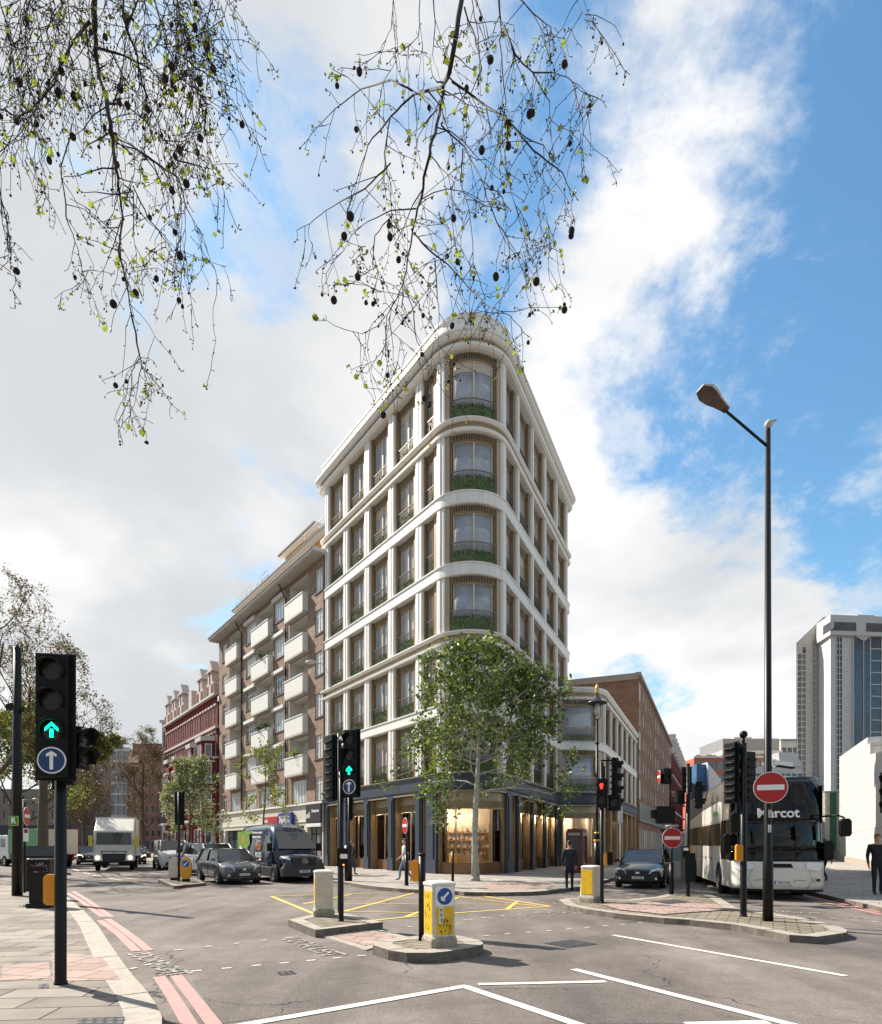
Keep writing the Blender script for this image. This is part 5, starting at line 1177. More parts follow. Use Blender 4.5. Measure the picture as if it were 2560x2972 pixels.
# --- right island mid signal cluster
e, g = signal_post('cluster of black signal heads on one post beside the coach', 1997, 2601, .13, .055, 3.95)
for x, y, z, a, n in ((.0, .13, 3.1, 170, 2), (-.22, .1, 2.75, 200, 1), (.30, -.05, 3.0, 75, 1), (.30, -.05, 2.6, 80, 1)): signal_head(e, x, y, z, R(a), n, None, False, .3, board=False, hh=.36)
mb = MB().m(BLACKM); mb.tube([(-.02, 0, 2.78), (-.55, 0, 2.78)], .02, 6); mb.tube([(-.53, 0, 2.6), (-.53, 0, 3.75)], .028, 6); mb.box((-.68, 0, 2.42), (.55, .12, .52)); mb.box((-.98, .02, 2.44), (.24, .1, .26)); mb.build('bracket', e); mb = MB().m(BLACKM); mb.box((0, .0, .86), (.30, .34, .85)); mb.build('control_box', e)
signal_head(e, -.64, .05, 3.35, R(200), 1, None, False, .3, board=False, hh=.42); no_entry(e, (-.86, .02, 3.56), (-1, .12, 0), .19)
push_box(e, .07, .0, 1.35, R(240), .3, w=.1); mb = MB().m(BLACKM); mb.box((-.11, -.05, 1.34), (.2, .14, .30)); mb.m(SIGNW); mb.box((-.11, -.123, 1.40), (.14, .006, .08)); mb.build('push_button_panel', e)
# --- tall signal beside the lamp column
e, g = signal_post('tall traffic signal seen edge on beside the street lamp, with a ball finial', 2158, 2659, .13, .066, 3.72)
signal_head(e, -.20, .10, 2.46, R(112), 4, None, False, .31, hh=.31); signal_head(e, .16, .12, 2.50, R(205), 3, None, False, .3, hh=.33)
mb = MB().m(BLACKM); mb.cyl((0, 0, 3.72), .03, .12, 8); mb.ball((0, 0, 3.91), .085, 10, 6); mb.build('finial', e); push_box(e, -.10, -.02, 1.36, R(175), .36, w=.15)
# --- signal at the right frame edge
e, g = signal_post('traffic signal cut off by the right edge of the photo', 2592, 2640, kz, .055, 3.7); signal_head(e, -.12, .0, 2.3, R(-60), 3, None, False, .3, board=False, hh=.31)

# --- posts with no entry signs
def sign_post(label, f, zg, top, zs, nrm, r=.31, base=0.0, pr=.038, group='no entry signs'):
    g = G(*f, zg); e = empty('sign_post', g, 0, label, 'road sign', group); mb = MB().m(BLACK); mb.tube([(0, 0, -.02), (0, 0, top)], pr, 10)
    if base: mb.tube([(0, 0, -.02), (0, 0, base)], pr * 1.9, 10); mb.lathe([(pr * 1.9, base), (pr, base + .05)], seg=10)
    mb.build('post', e); nn = Vector(nrm).normalized(); no_entry(e, nn * (pr + .03) + Vector((0, 0, zs)), nn, r); return e
sign_post('no entry sign turned edge on, in front of the man in a white T-shirt', (1180, 2570.6), kz, 2.55, 2.25, (-.93, -.38, 0), .30, 1.15)
s = sign_post('low round no entry sign on the right island in front of the black car', (1949, 2596), .13, 1.95, 1.74, (.0, -1, 0), .31, .95)
mb = MB().m(GALV); mb.tube([(-.2, -.05, 2.09), (.2, -.05, 2.11)], .035, 8); mb.tube([(0, 0, 1.95), (0, 0, 2.1)], .03, 6); mb.build('sign_lamp', s)
# --- tall lamp column with the big no entry sign
g = G(2229, 2672, .13); e = empty('street_lamp', g, 0, 'tall black street lamp column with a large round no entry sign and small white stickers', 'street lamp')
mb = MB().m(BLACK); mb.tube([(0, 0, -.02), (0, 0, 1.2), (0, 0, 1.26), (0, 0, 9.95)], [.098, .098, .078, .05], 16); mb.build('column', e)
mb = MB().m(BLACK); mb.tube([(-.02, 0, 9.62), (-1.02, -.25, 10.20)], .028, 8); mb.build('arm', e)
hd = empty('lamp_head', (-1.02, -.25, 10.22), 0); hd.parent = e; M = Matrix.Rotation(R(14), 4, 'Z') @ Matrix.Rotation(R(27), 4, 'Y') @ Matrix.Scale(.84, 4)
shell = MB().m(mat('lamp_shell', (.45, .43, .38), .5)); shell.X = M
prof = [(.12, .09, .06), (0, .11, .07), (-.18, .15, .09), (-.36, .22, .12), (-.55, .24, .12), (-.72, .13, .06)]
vs = []; fs = []
for x, w, h in prof: vs += [(x, -w, 0), (x, -w, h * .6), (x, -w * .5, h), (x, w * .5, h), (x, w, h * .6), (x, w, 0)]
for i in range(len(prof) - 1):
    for k in range(5): a = i * 6 + k; fs.append((a, a + 1, a + 7, a + 6))
fs += [list(range(6)), [30 + i for i in range(6)][::-1]]
shell.add(vs, fs); shell.build('lamp_shell', hd)
gl = MB().m(mat('lamp_bowl_brown', (.07, .045, .035), .25)); gl.X = M; vs = []
for x, w, h in prof: vs += [(x, -w, -.001), (x, -w * .7, -h * .55), (x, w * .7, -h * .55), (x, w, -.001)]
fs = []
for i in range(len(prof) - 1):
    for k in range(4): a = i * 4; fs.append((a + k, a + 4 + k, a + 4 + (k + 1) % 4, a + (k + 1) % 4))
fs += [[0, 1, 2, 3][::-1], [20, 21, 22, 23]]; gl.add(vs, fs); gl.build('lamp_bowl', hd)
# flatten: the head's two pieces hang from the arm end
mb = MB().m(mat('lamp_shell', (.45, .43, .38), .5)); mb.lathe([(.02, 0), (.07, .05), (.09, .1), (.05, .16)], (.02, 0, 9.97), 10); mb.box((.10, 0, 10.13), (.14, .05, .02), ry=R(-10)); mb.build('photocell', e)
no_entry(e, (.0, -.10, (HY - 2286.7) / (FF / g.y) + HC - .13), (-.35, -1, 0), .315)
mb = MB().m(WHITEP); zc = hz(2218, g.y) - .13; mb.box((.28, -.02, zc), (.36, .12, .10), ry=R(8)); mb.box((.09, -.02, zc + .03), (.1, .08, .12)); mb.m(BLACKM); mb.box((.33, -.03, zc - .06), (.34, .10, .03), ry=R(8)); mb.build('camera_housing', e)
for f, dz, t in (((2228, 2362), 0, 'S8'), ((2221, 2405), 0, '12')):
    zc = hz(f[1], g.y) - .13; nn = Vector(((f[0] - 2229) / 60.0, -1, 0)).normalized(); c = nn * .083 + Vector((0, 0, zc)); st = MB().m(SIGNW); M = plane_M(c, nn)
    st.add([M @ Vector((x, y, .001)) for x, y in ((-.03, -.075), (.03, -.075), (.03, .075), (-.03, .075))], [(0, 1, 2, 3)]); so = st.build('sticker', e)
    for k, ch in enumerate(t): text(ch, .075, NUMB, 'lettering', so, M @ Matrix.Translation((0, .035 - .07 * k, .003)), ext=.0005, bold=.002)
# --- heritage lamp behind the right bollard
g = at(1733, 27.2, kz); e = empty('street_lamp', g, 0, 'slim black heritage street lamp with a round hood and gold band near the phone box', 'street lamp')
mb = MB().m(BLACK); mb.tube([(0, 0, -.02), (0, 0, .9), (0, 0, 1.7)], [.16, .15, .13], 12); mb.tube([(0, 0, 1.7), (0, 0, 2.0), (0, 0, 7.0)], [.10, .07, .055], 10); mb.lathe([(.07, 5.9), (.10, 5.95), (.07, 6.0)], seg=10); mb.build('column', e)
mb = MB().m(mat('gold_paint', (.5, .34, .1), .4, metal=.5)); mb.lathe([(.135, 1.66), (.16, 1.7), (.135, 1.76)], seg=12); mb.build('gold_band', e); mb = MB().m(mat('gold_paint', (.5, .34, .1))); mb.lathe([(.12, 2.0), (.14, 2.04), (.11, 2.08)], seg=12); mb.build('gold_band', e); mb = MB().m(mat('gold_paint', (.5, .34, .1))); mb.lathe([(.05, 8.05), (.12, 8.12), (.07, 8.2), (.1, 8.3), (.02, 8.55)], seg=12); mb.build('gold_finial', e)
mb = MB().m(mat('lantern_hood', (.07, .08, .09), .3, metal=.5)); mb.lathe([(.05, 8.06), (.14, 7.95), (.22, 7.8), (.44, 7.72), (.44, 7.68), (.2, 7.7)], seg=20); mb.tube([(-.16, 0, 7.68), (-.17, 0, 7.1), (0, 0, 6.95)], .018, 6); mb.tube([(.16, 0, 7.68), (.17, 0, 7.1), (0, 0, 6.95)], .018, 6); mb.build('lamp_hood', e)
mb = MB().m(mat('lantern_glass', (.5, .52, .52), .15)); mb.lathe([(.12, 7.68), (.14, 7.4), (.08, 7.15)], seg=14); mb.build('lamp_glass', e)
# --- thick column far left, sign posts behind it
g = G(50, 2599.6, kz); e = empty('lamp_column', g, 0, 'thick tall black column at the far left carrying a small green R sign', 'column')
mb = MB().m(BLACK); mb.tube([(0, 0, -.02), (0, 0, 3.0), (0, 0, hz(1880, g.y) - kz)], [.145, .135, .11], 18); mb.cyl((0, 0, hz(1880, g.y) - kz), .035, .1, 8); mb.build('column', e)
mb = MB().m(BLACKM); zc = hz(2052, g.y) - kz; mb.box((-.14, -.05, zc), (.2, .2, .16), ry=R(-15)); mb.box((.14, -.02, zc - .08), (.1, .12, .12)); mb.build('camera', e)
mb = MB().m(mat('green_sign', (.01, .22, .07), .4)); zc = hz(2383, g.y) - kz; mb.box((0, -.165, zc), (.25, .012, .26)); mb.m(mat('yellow_edge', (.6, .55, .05), .4)); mb.box((0, -.155, zc), (.28, .012, .29)); so = mb.build('green_sign', e); text('R', .25, SIGNW, 'lettering', so, plane_M((0, -.174, zc), (0, -1, 0)), bold=.006)
s = sign_post('no entry sign on a grey post partly hidden by the thick left column', (71, 2591), kz, 2.9, 2.45, (.95, .26, 0), .30, 0)
mb = MB().m(SIGNW); mb.box((.09, -.06, 1.85), (.14, .02, .42), rz=R(38)); mb.m(RED); mb.box((.095, -.073, 1.97), (.10, .004, .12), rz=R(38)); mb.build('information_plate', s)
g = G(85, 2587, kz); b = MB().m(BLACK); b.lathe([(.14, -.02), (.14, .12), (.105, .16), (.10, .85), (.125, .88), (.125, .92), (.10, .95), (.105, 1.02), (.05, 1.08), (.0, 1.09)], (g.x, g.y, kz), 16); b = b.build('bollard', loc=(g.x, g.y, kz)); tag(b, 'plain black round bollard behind the litter bin', 'bollard')
# --- litter bin
g = G(125, 2633, kz); e = empty('litter_bin', g, R(8), 'tall black litter bin with speckled torn stickers on the left footway', 'litter bin')
mb = MB().m(BLACK); mb.box((0, 0, .60), (.46, .42, 1.02)); mb.box((0, 0, .06), (.56, .5, .12)); mb.box((0, 0, 1.15), (.5, .46, .09)); mb.build('bin_body', e, bevel=.015)
mb = MB().m(DARK); mb.box((0, -.212, .95), (.32, .01, .12)); mb.build('opening', e)
random.seed(3); mb = MB().m(mat('torn_sticker', (.55, .38, .36), .7))
for i in range(90): mb.box((random.gauss(0, .09), -.2135 if True else 0, 1.0 + random.gauss(0, .055)), (random.uniform(.006, .022), .003, random.uniform(.006, .02)), ry=random.random() * 3)
mb.build('sticker_residue', e)
mb = MB(); random.seed(8); mb.m(mat('weed_green', (.10, .2, .02), .8))
c = G(88, 2632, kz)
for i in range(160):
    x, y = c.x + random.gauss(0, .09), c.y + random.gauss(0, .07); a = random.random() * 6.28; h = random.uniform(.02, .09); mb.add([(x - .006, y, kz), (x + .006, y, kz), (x + math.cos(a) * .04, y + math.sin(a) * .04, kz + h)], [(0, 1, 2)])
o = mb.build('weeds'); o['kind'] = 'stuff'; tag(o, 'small clump of weeds at the foot of the bin', 'weeds')

# --- square internally lit bollards
def bollard(label, f, zg, a, plates, num=False, hgt=.97, wd=.335, taper=.0):
    g = G(*f, zg); e = empty('traffic_bollard', g, a, label, 'bollard', 'square traffic island bollards'); w = wd / 2; t = w * (1 - taper)
    def ring(w_, z): c = w_ * .18; return [(x, y, z) for x, y in ((-w_ + c, -w_), (w_ - c, -w_), (w_, -w_ + c), (w_, w_ - c), (w_ - c, w_), (-w_ + c, w_), (-w_, w_ - c), (-w_, -w_ + c))]
    def loft(mb, rs):
        vs = [v for w_, z in rs for v in ring(w_, z)]; fs = [(i * 8 + k, i * 8 + (k + 1) % 8, i * 8 + 8 + (k + 1) % 8, i * 8 + 8 + k) for i in range(len(rs) - 1) for k in range(8)]
        fs += [[0, 1, 2, 3, 4, 5, 6, 7][::-1], [(len(rs) - 1) * 8 + k for k in range(8)]]; mb.add(vs, fs)
    mb = MB().m(BEIGE); loft(mb, [(w * 1.0, .15), (t, hgt - .05), (t * 1.02, hgt - .045)]); mb.build('body', e, bevel=.008)
    mb = MB().m(mat('bollard_cap', (.68, .65, .58), .5, vary=.1)); loft(mb, [(t * 1.06, hgt - .06), (t * 1.08, hgt - .02), (t * .9, hgt), (t * .5, hgt + .012)]); mb.build('cap', e, bevel=.006)
    mb = MB().m(DIRT); loft(mb, [(w * 1.16, -.02), (w * 1.16, .10), (w * 1.10, .145), (w * 1.0, .16)]); mb.build('base', e, bevel=.012)
    for side, z0, z1, dv in plates:     # side: 0 front (-y), 1 right, 2 back, 3 left
        M = Matrix.Rotation(side * R(90), 4, 'Z'); p = MB().m(BYEL); p.X = M
        p.box((0, -w - .002, (z0 + z1) / 2), (w * 1.5, .006, z1 - z0)); po = p.build('yellow_panel', e)
        if dv:
            s = MB(); s.X = M; zc = hgt - .215; s.m(SIGNW).box((0, -w - .001, zc), (w * 1.62, .005, .29)); s.m(BLUE).disc((0, -w - .004, zc), .125, (0, -1, 0), .004, 30); s.m(SIGNW)
            arrow_mesh(s, M.inverted() @ M @ Matrix.Translation((0, -w - .009, zc)) @ Matrix.Rotation(R(90), 4, 'X') @ Matrix.Rotation(R(135), 4, 'Z'), .17, .034, .07, .055); s.build('keep_left_sign', e)
            if num:
                s = MB().m(SIGNW); s.X = M; s.box((-.06, -w - .006, .48), (.062, .004, .25)); so = s.build('number_plate', e)
                for k, ch in enumerate('603'): text(ch, .085, NUMB, 'lettering', so, M @ plane_M((-.06, -w - .0085, .56 - .08 * k), (0, -1, 0)), ext=.0005, bold=.002)
    return e
bollard('numbered yellow and cream bollard 603 with a blue keep left sign, centre front', (1275, 2744), .15, R(26), [(0, .19, .60, True), (3, .20, .83, False)], True, wd=.37)
bollard('cream bollard with a narrow yellow side, on the left centre island', (939, 2657), .15, R(15), [(3, .22, .80, False)], wd=.38)
bollard('tapered bollard with a broad yellow face at the tip of the right island', (1716, 2617), .13, R(46), [(3, .22, .86, False)], taper=.14, wd=.46)
_b = [o for o in C.objects if o.name.startswith('traffic_bollard')][0]; rs = random.Random(6); sc = MB().m(mat('scuff', (.10, .05, .02), .8))
for i in range(26):
    x = rs.uniform(-.09, .12); z = rs.uniform(.2, .36) + (.15 * rs.random() if abs(x) < .05 else 0); sc.box((x, -.1925, z), (rs.uniform(.004, .02), .002, rs.uniform(.004, .05)), ry=rs.uniform(-.6, .6))
for i in range(20): sc.box((-.1925, rs.uniform(-.1, .1), rs.uniform(.25, .8)), (.002, rs.uniform(.003, .01), rs.uniform(.01, .10)), rx=rs.uniform(-.3, .3))
_s = sc.build('scuff_marks', _b)
# --- two oval keep left bollards, far left island
for f, yel, lab in (((506, 2554), False, 'beige back of an oval bollard beside the far island signal'), ((540, 2558), True, 'orange oval bollard with a blue keep left disc, far left island')):
    g = G(*f, .12); e = empty('traffic_bollard', g, R(8), lab, 'bollard', 'oval bollards on the far island'); mb = MB().m(mat('bollard_orange', (.72, .30, .01), .45) if yel else BEIGE)
    pts = []; 
    for k in range(24):
        t = 2 * math.pi * k / 24; pts.append((.23 * math.copysign(abs(math.cos(t)) ** .7, math.cos(t)), .54 + .46 * math.copysign(abs(math.sin(t)) ** .75, math.sin(t))))
    mb.ext(pts, 1, -.07, .07); mb.build('body', e, bevel=.02); mb = MB().m(BLACKM); mb.b2((-.14, -.1, -.02), (.14, .1, .10)); mb.build('base', e)
    if yel:
        s = MB().m(SIGNW).disc((0, -.072, .74), .17, (0, -1, 0), .004, 28); s.m(BLUE).disc((0, -.077, .74), .155, (0, -1, 0), .004, 28); s.m(SIGNW)
        arrow_mesh(s, Matrix.Translation((0, -.083, .74)) @ Matrix.Rotation(R(90), 4, 'X') @ Matrix.Rotation(R(135), 4, 'Z'), .21, .04, .09, .07); s.build('keep_left_sign', e)
# --- telephone box
g = at(1674, 34.0, kz); e = empty('telephone_box', g, R(-30), 'dark red telephone box standing in front of the curved shop window', 'telephone box'); KR = mat('phone_box_red', (.12, .018, .026), .4, vary=.1)
mb = MB().m(KR)
for x in (-.41, .41):
    for y in (-.41, .41): mb.box((x, y, 1.1), (.09, .09, 2.2))
mb.box((0, 0, .07), (.92, .92, .14)); mb.box((0, 0, 2.10), (.9, .9, .22)); mb.build('frame', e, bevel=.008)
mb = MB().m(KR); 
for ax in (0, 1):
    pr = [(-.45, 2.18), (.45, 2.18), (.45, 2.22), (.3, 2.33), (.12, 2.39), (-.12, 2.39), (-.3, 2.33), (-.45, 2.22)]; mb.ext(pr, ax, -.446 + .004 * ax, .446 - .004 * ax)
mb.build('domed_roof', e)
for k in range(4):
    M = Matrix.Rotation(k * R(90), 4, 'Z'); w = MB(); w.X = M; w.m(KR); w.box((0, -.405, .32), (.74, .03, .5))
    for x in (-.22, .22): w.box((x, -.405, 1.28), (.022, .03, 1.44))
    w.box((-.35, -.405, 1.28), (.04, .035, 1.44)); w.box((.35, -.405, 1.28), (.04, .035, 1.44))
    for j in range(9): w.box((0, -.405, .57 + j * .178), (.72, .028, .02))
    o = w.build('door' if k == 0 else 'side_panel', e); p = MB().m(mat('kiosk_glass', (.06, .06, .06), .1)); p.X = M; p.box((0, -.398, 1.28), (.70, .008, 1.42)); p.build('pane', o)
    s = MB().m(mat('kiosk_sign', (.5, .48, .46), .4)); s.X = M; s.box((0, -.453, 2.10), (.64, .006, .13)); so = s.build('telephone_sign', e)
    text('TELEPHONE', .095, NUMB, 'lettering', so, M @ plane_M((0, -.459, 2.10), (0, -1, 0)), ext=.0005)
# white pole sign on the wing pavement
g = at(1800, 36, kz); e = empty('sign_post', g, 0, 'white pole with a tall narrow blank white sign, behind the black car', 'road sign'); mb = MB().m(WHITEP); mb.tube([(0, 0, 0), (0, 0, 2.9)], .05, 10); mb.build('post', e); mb = MB().m(WHITEP); mb.box((0, -.07, 3.25), (.24, .05, .95)); mb.build('sign_panel', e)
# bus shelter frame far right street
g = at(1925, 44, kz); e = empty('bus_shelter', g, R(-22), 'glazed bus shelter with a dark frame up the right street', 'bus shelter'); mb = MB().m(BLACKM)
for x in (0, 2.6):
    for y in (0, .0): mb.box((x * .6, y, 1.25), (.07, .07, 2.5))
mb.box((.8, .4, 2.52), (2.0, 1.3, .1)); mb.build('frame', e); mb = MB().m(mat('shelter_glass', (.20, .27, .28), .08)); mb.box((.8, .0, 1.3), (1.5, .02, 1.9)); mb.build('glass_panel', e)
# hanging basket on balcony, twin arm lamp far left
g = at(68, 60, 0); e = empty('street_lamp', g, 0, 'distant twin armed street lamp among the left trees', 'street lamp'); mb = MB().m(GALV); mb.tube([(0, 0, 0), (0, 0, hz(2322, 60))], .08, 8); mb.tube([(-1.1, 0, hz(2322, 60) - .2), (-.4, 0, hz(2322, 60)), (1.0, 0, hz(2320, 60))], .03, 6); mb.build('column', e)
mb = MB().m(mat('lamp_shell', (.45, .43, .38), .5)); mb.ball((-1.2, 0, hz(2325, 60) - .15), .3, 8, 6, (1, .5, .4)); mb.build('lamp_head', e); mb = MB().m(mat('lamp_shell', (.45, .43, .38), .5)); mb.ball((1.1, 0, hz(2320, 60)), .3, 8, 6, (1, .5, .4)); mb.build('lamp_head', e)
# ================================================================ vehicles (local frame: front towards -y, origin on the road under the centre)
CGL = mat('car_glass', (.012, .018, .02), .03, spec=.6, ior=1.7, bump=.35, bscale=2.2); HL = mat('headlight', (.72, .72, .7), .1, coat=1, spec=.8); HLB = mat('headlight_lit', (.9, .85, .7), .2, emit=(1, .85, .6), es=1.6)
PLW = mat('number_plate_white', (.72, .70, .62), .4); PLB = mat('plate_blue', (.02, .1, .4), .4); TAIL = mat('tail_lamp', (.35, .01, .01), .25); GRILL = mat('grille_black', (.008, .008, .009), .35)
def carpaint(name, c, metal=.35, rough=.2): return mat(name, c, rough, metal=metal, coat=.25 if sum(c) < .05 else .8, spec=.4)
def wheel(parent, x, y, r, w=.2, rim=None, name='wheel'):
    t = MB().m(RUBBER); t.X = Matrix.Translation((x, y, r)) @ Matrix.Rotation(R(90), 4, 'Y')
    t.lathe([(.02, -w * .30), (r * .60, -w * .30), (r * .62, -w / 2), (r * .93, -w / 2), (r, -w * .36), (r, w * .36), (r * .93, w / 2), (r * .62, w / 2), (r * .60, w * .30), (.02, w * .30)], seg=24); wo = t.build(name, parent)
    s = 1 if x > 0 else -1; q = MB().m(rim or SILVER); q.X = t.X
    q.lathe([(r * .64, s * w * .38), (r * .60, s * w * .50), (r * .56, s * w * .40), (r * .15, s * w * .46), (.001, s * w * .47)], seg=24)
    q.m(DARK)
    for k in range(7):
        a = 2 * math.pi * k / 7; c = Vector((math.cos(a) * r * .36, math.sin(a) * r * .36, s * w * .455)); q.box(c, (r * .26, r * .10, .012), rz=a + math.pi / 2)
    q.build('rim', wo); return wo
def plate(parent, y, z, txt, w=.5, nrm=(0, -1, 0), x=0.0):
    p = MB().m(PLW); s = -1 if nrm[1] < 0 else 1; p.box((x, y, z), (w, .012, w * .215)); p.m(PLB); p.box((x - w * .46 * 1, y + s * .003, z), (w * .07, .014, w * .21)); po = p.build('number_plate', parent)
    if txt: text(txt, w * .185, NUMB, 'lettering', po, plane_M((x + w * .02, y + s * .008, z), nrm), ext=.0005, bold=.002, squeeze=.95)
def body_loft(st, mats, seg_mat=None):
    """st: list of (y, [(x, z), ...]) half sections from the sill up to the centre line; mirrored and lofted"""
    k = len(st[0][1]); vs = []; n = 2 * k
    for y, s in st: vs += [(-x, y, z) for x, z in s] + [(x, y, z) for x, z in s[::-1]]
    fs = [(i * n + j, i * n + j + 1, (i + 1) * n + j + 1, (i + 1) * n + j) for i in range(len(st) - 1) for j in range(n - 1)]
    fs += [(i * n + n - 1, i * n, (i + 1) * n, (i + 1) * n + n - 1) for i in range(len(st) - 1)]
    fs += [list(range(n))[::-1], [(len(st) - 1) * n + j for j in range(n)]]
    return vs, fs
def add_body(name, parent, st, m, sub=1, crease=None):
    vs, fs = body_loft(st, None); mb = MB().m(m); mb.add(vs, fs, True); o = mb.build(name, parent)
    s = o.modifiers.new('sub', 'SUBSURF'); s.levels = sub; s.render_levels = sub; return o
def car(label, cat, loc, head, paint, L=4.0, W=1.75, H=1.48, kind='hatch', reg='', group=None, lit=False, name='car', glow=False, wr=.31, rear=False, face=0):
    """a car whose front points along heading head (0 = towards the viewer)"""
    e = empty(name, loc, head, label, cat, group); h = L / 2; w = W / 2; g = .17; bl = H * .60; hood = H * .62
    P_ = {'hatch': dict(nose=.60, cowl=.29, rf=.10, rr=-.34, tail=-.46, noseh=.50), 'saloon': dict(nose=.56, cowl=.24, rf=.02, rr=-.26, tail=-.42, noseh=.48), 'mpv': dict(nose=.62, cowl=.33, rf=.17, rr=-.44, tail=-.49, noseh=.56), 'van': dict(nose=.60, cowl=.34, rf=.20, rr=-.47, tail=-.495, noseh=.54)}[kind]
    y = lambda f: -f * L      # f = +.5 front, -.5 rear
    ch = L * P_['cowl']; 
    def sec(wf, z0, zs, zt, crown): ww = w * wf; return [(ww * .86, z0), (ww * .98, z0 + .10), (ww, z0 + (zs - z0) * .5), (ww * .985, zs - .06), (ww * .93, zs), (ww * .5, zt + crown * .8), (0, zt + crown)]
    zn = H * P_['noseh']; zc = H * .655
    st = [(y(.5), sec(.72, g + .06, zn * .80, zn * .80, .0)), (y(.49), sec(.84, g + .02, zn * .92, zn * .93, .01)), (y(.46), sec(.94, g, zn * 1.0, zn * 1.03, .02)), (y(.38), sec(1, g, zn * 1.10, zn * 1.14, .03)), (y(P_['cowl'] - .02), sec(1, g, zc - .03, zc, .03)), (y(.1), sec(1, g, zc, zc, .0)), (y(-.2), sec(1, g, zc + .02, zc + .02, 0)), (y(-.42), sec(.98, g + .02, zc + .03, zc + .03, 0)), (y(-.48), sec(.92, g + .08, zc - .02, zc, 0)), (y(-.5), sec(.84, g + .14, zc - .12, zc - .10, 0))]
    add_body('body', e, st, paint, 2)
    # greenhouse: glass volume with painted roof and pillars over it
    rf, rr, tl, cw = P_['rf'], P_['rr'], P_['tail'], P_['cowl']; rw = .76; z0 = zc - .03; z1 = H - .04
    gv = [(cw, .90, z0), (rf, rw, z1), (rr, rw, z1), (tl, .88, z0)]
    G_ = MB().m(CGL); vs = [(s * w * (wf), y(f), z) for f, wf, z in gv for s in (-1, 1)]; G_.add(vs, [(0, 1, 3, 2), (2, 3, 5, 4), (4, 5, 7, 6), (0, 2, 4, 6), (1, 7, 5, 3)]); G_.build('windows', e)
    rp = MB().m(paint); t = .045
    crown = .035
    vr = []; ns = 6
    for i in range(ns + 1):
        f = rf + (rr - rf) * i / ns; 
        for s in (-1, -.5, 0, .5, 1): vr.append((s * w * rw * 1.01, y(f), z1 + .006 + crown * (1 - s * s) * math.sin(math.pi * (.15 + .7 * i / ns))))
    rp.add(vr, [(i * 5 + k, i * 5 + k + 1, i * 5 + 6 + k, i * 5 + 5 + k) for i in range(ns) for k in range(4)], True)
    for s in (-1, 1):
        a = [Vector((s * w * .905, y(cw), z0)), Vector((s * w * (rw + .01), y(rf), z1 + .01)), Vector((s * w * (rw + .01), y(rr), z1 + .01)), Vector((s * w * .89, y(tl), z0))]
        rp.tube([a[0], a[1]], t * .8, 6); rp.tube([a[1], a[2]], t * .6, 6); rp.tube([a[2], a[3]], t * 1.3, 6)
        for f in ((rf * .3 + rr * .7) if kind in ('mpv', 'van') else (rf + rr) / 2 + .02,): rp.m(BLACKM); rp.tube([(s * w * .905, y(f + .01), z0), (s * w * (rw + .01), y(f), z1)], t * .8, 6); rp.m(paint)
    rp.build('roof', e)
    if kind == 'van':
        sd = MB().m(paint)
        for s in (-1, 1): sd.add([(s * w * .91, y(-.02), z0), (s * w * .90, y(tl), z0), (s * w * (rw + .02), y(rr), z1), (s * w * (rw + .02), y(-.02), z1)], [(0, 1, 2, 3)])
        sd.build('cargo_side', e)
    # wheels with dark arches
    for s in (-1, 1):
        for f in (.305, -.30):
            a = MB().m(DARK); a.X = Matrix.Translation((s * (w - .06), y(f), wr)) @ Matrix.Rotation(R(90), 4, 'Y'); a.lathe([(wr * 1.16, -.09), (wr * 1.16, .064 * 1)], seg=24) if False else a.tube([(0, 0, -.066), (0, 0, .066)], wr * 1.17, 24); a.build('wheel_arch', e); wheel(e, s * (w - .068), y(f), wr)
    # front details
    yn = y(.5)
    f = MB().m(GRILL); f.ext([(-W * .30, g + .12), (W * .30, g + .12), (W * .34, g + .22), (W * .27, g + .36), (-W * .27, g + .36), (-W * .34, g + .22)], 1, yn - .012, yn + .1); f.box((0, yn + .02, zn * .78), (W * .42, .06, .07)); f.build('grille', e)
    f = MB().m(CHROME); f.box((0, yn - .0, zn * .84), (.14, .03, .07)); f.build('badge', e)
    for s in (-1, 1):
        q = MB().m(HLB if lit else HL); q.add([(s * w * .46, yn - .01, zn * .80), (s * w * .88, yn + .12, zn * .82), (s * w * 1.0, yn + .46, zn * 1.05), (s * w * .84, yn + .26, zn * 1.12), (s * w * .54, yn + .05, zn * 1.0), (s * w * .55, yn + .3, zn * .8), (s * w * .86, yn + .5, zn * .9)], [(0, 1, 2, 3, 4) if s > 0 else (4, 3, 2, 1, 0), (0, 5, 6, 1), (4, 3, 6, 5), (2, 6, 3), (1, 6, 2)]); q.build('headlight', e)
        q = MB().m(HL); q.disc((s * w * .74, yn + .035, g + .22), .05, (0, -1, 0), .03, 12); q.build('fog_lamp', e)
        q = MB().m(paint); q.box((s * (w + .09), y(cw - .06), zc + .06), (.16, .10, .11)); q.m(BLACKM); q.box((s * (w + .0), y(cw - .06), zc + .02), (.1, .04, .04)); q.build('wing_mirror', e, bevel=.02)
        q = MB().m(TAIL); q.box((s * w * .8, y(-.492), zc - .08), (.22, .06, .2)); q.build('tail_lamp', e)
        q = MB().m(DARK)
        for fy in (.19, -.02 + (0 if kind != 'van' else 0), -.24): q.box((s * w * .998, y(fy), H * .38), (.008, .012, H * .44))
        q.box((s * w * .995, y(.06), zc - .10), (.03, .14, .025)); q.box((s * w * .995, y(-.16), zc - .10), (.03, .14, .025)); q.build('door_seam', e)
    q = MB().m(BLACKM); q.box((0, yn + .07, g + .02), (W * .78, .12, .07)); q.build('bumper_lip', e)
    plate(e, yn - .02, g + .25, reg, .46)
    if rear: plate(e, y(-.5) + .01, H * .42, '', .46, (0, 1, 0))
    return e
def dirv(a): return Vector((math.sin(a), -math.cos(a), 0))     # heading for rotation a: local -y
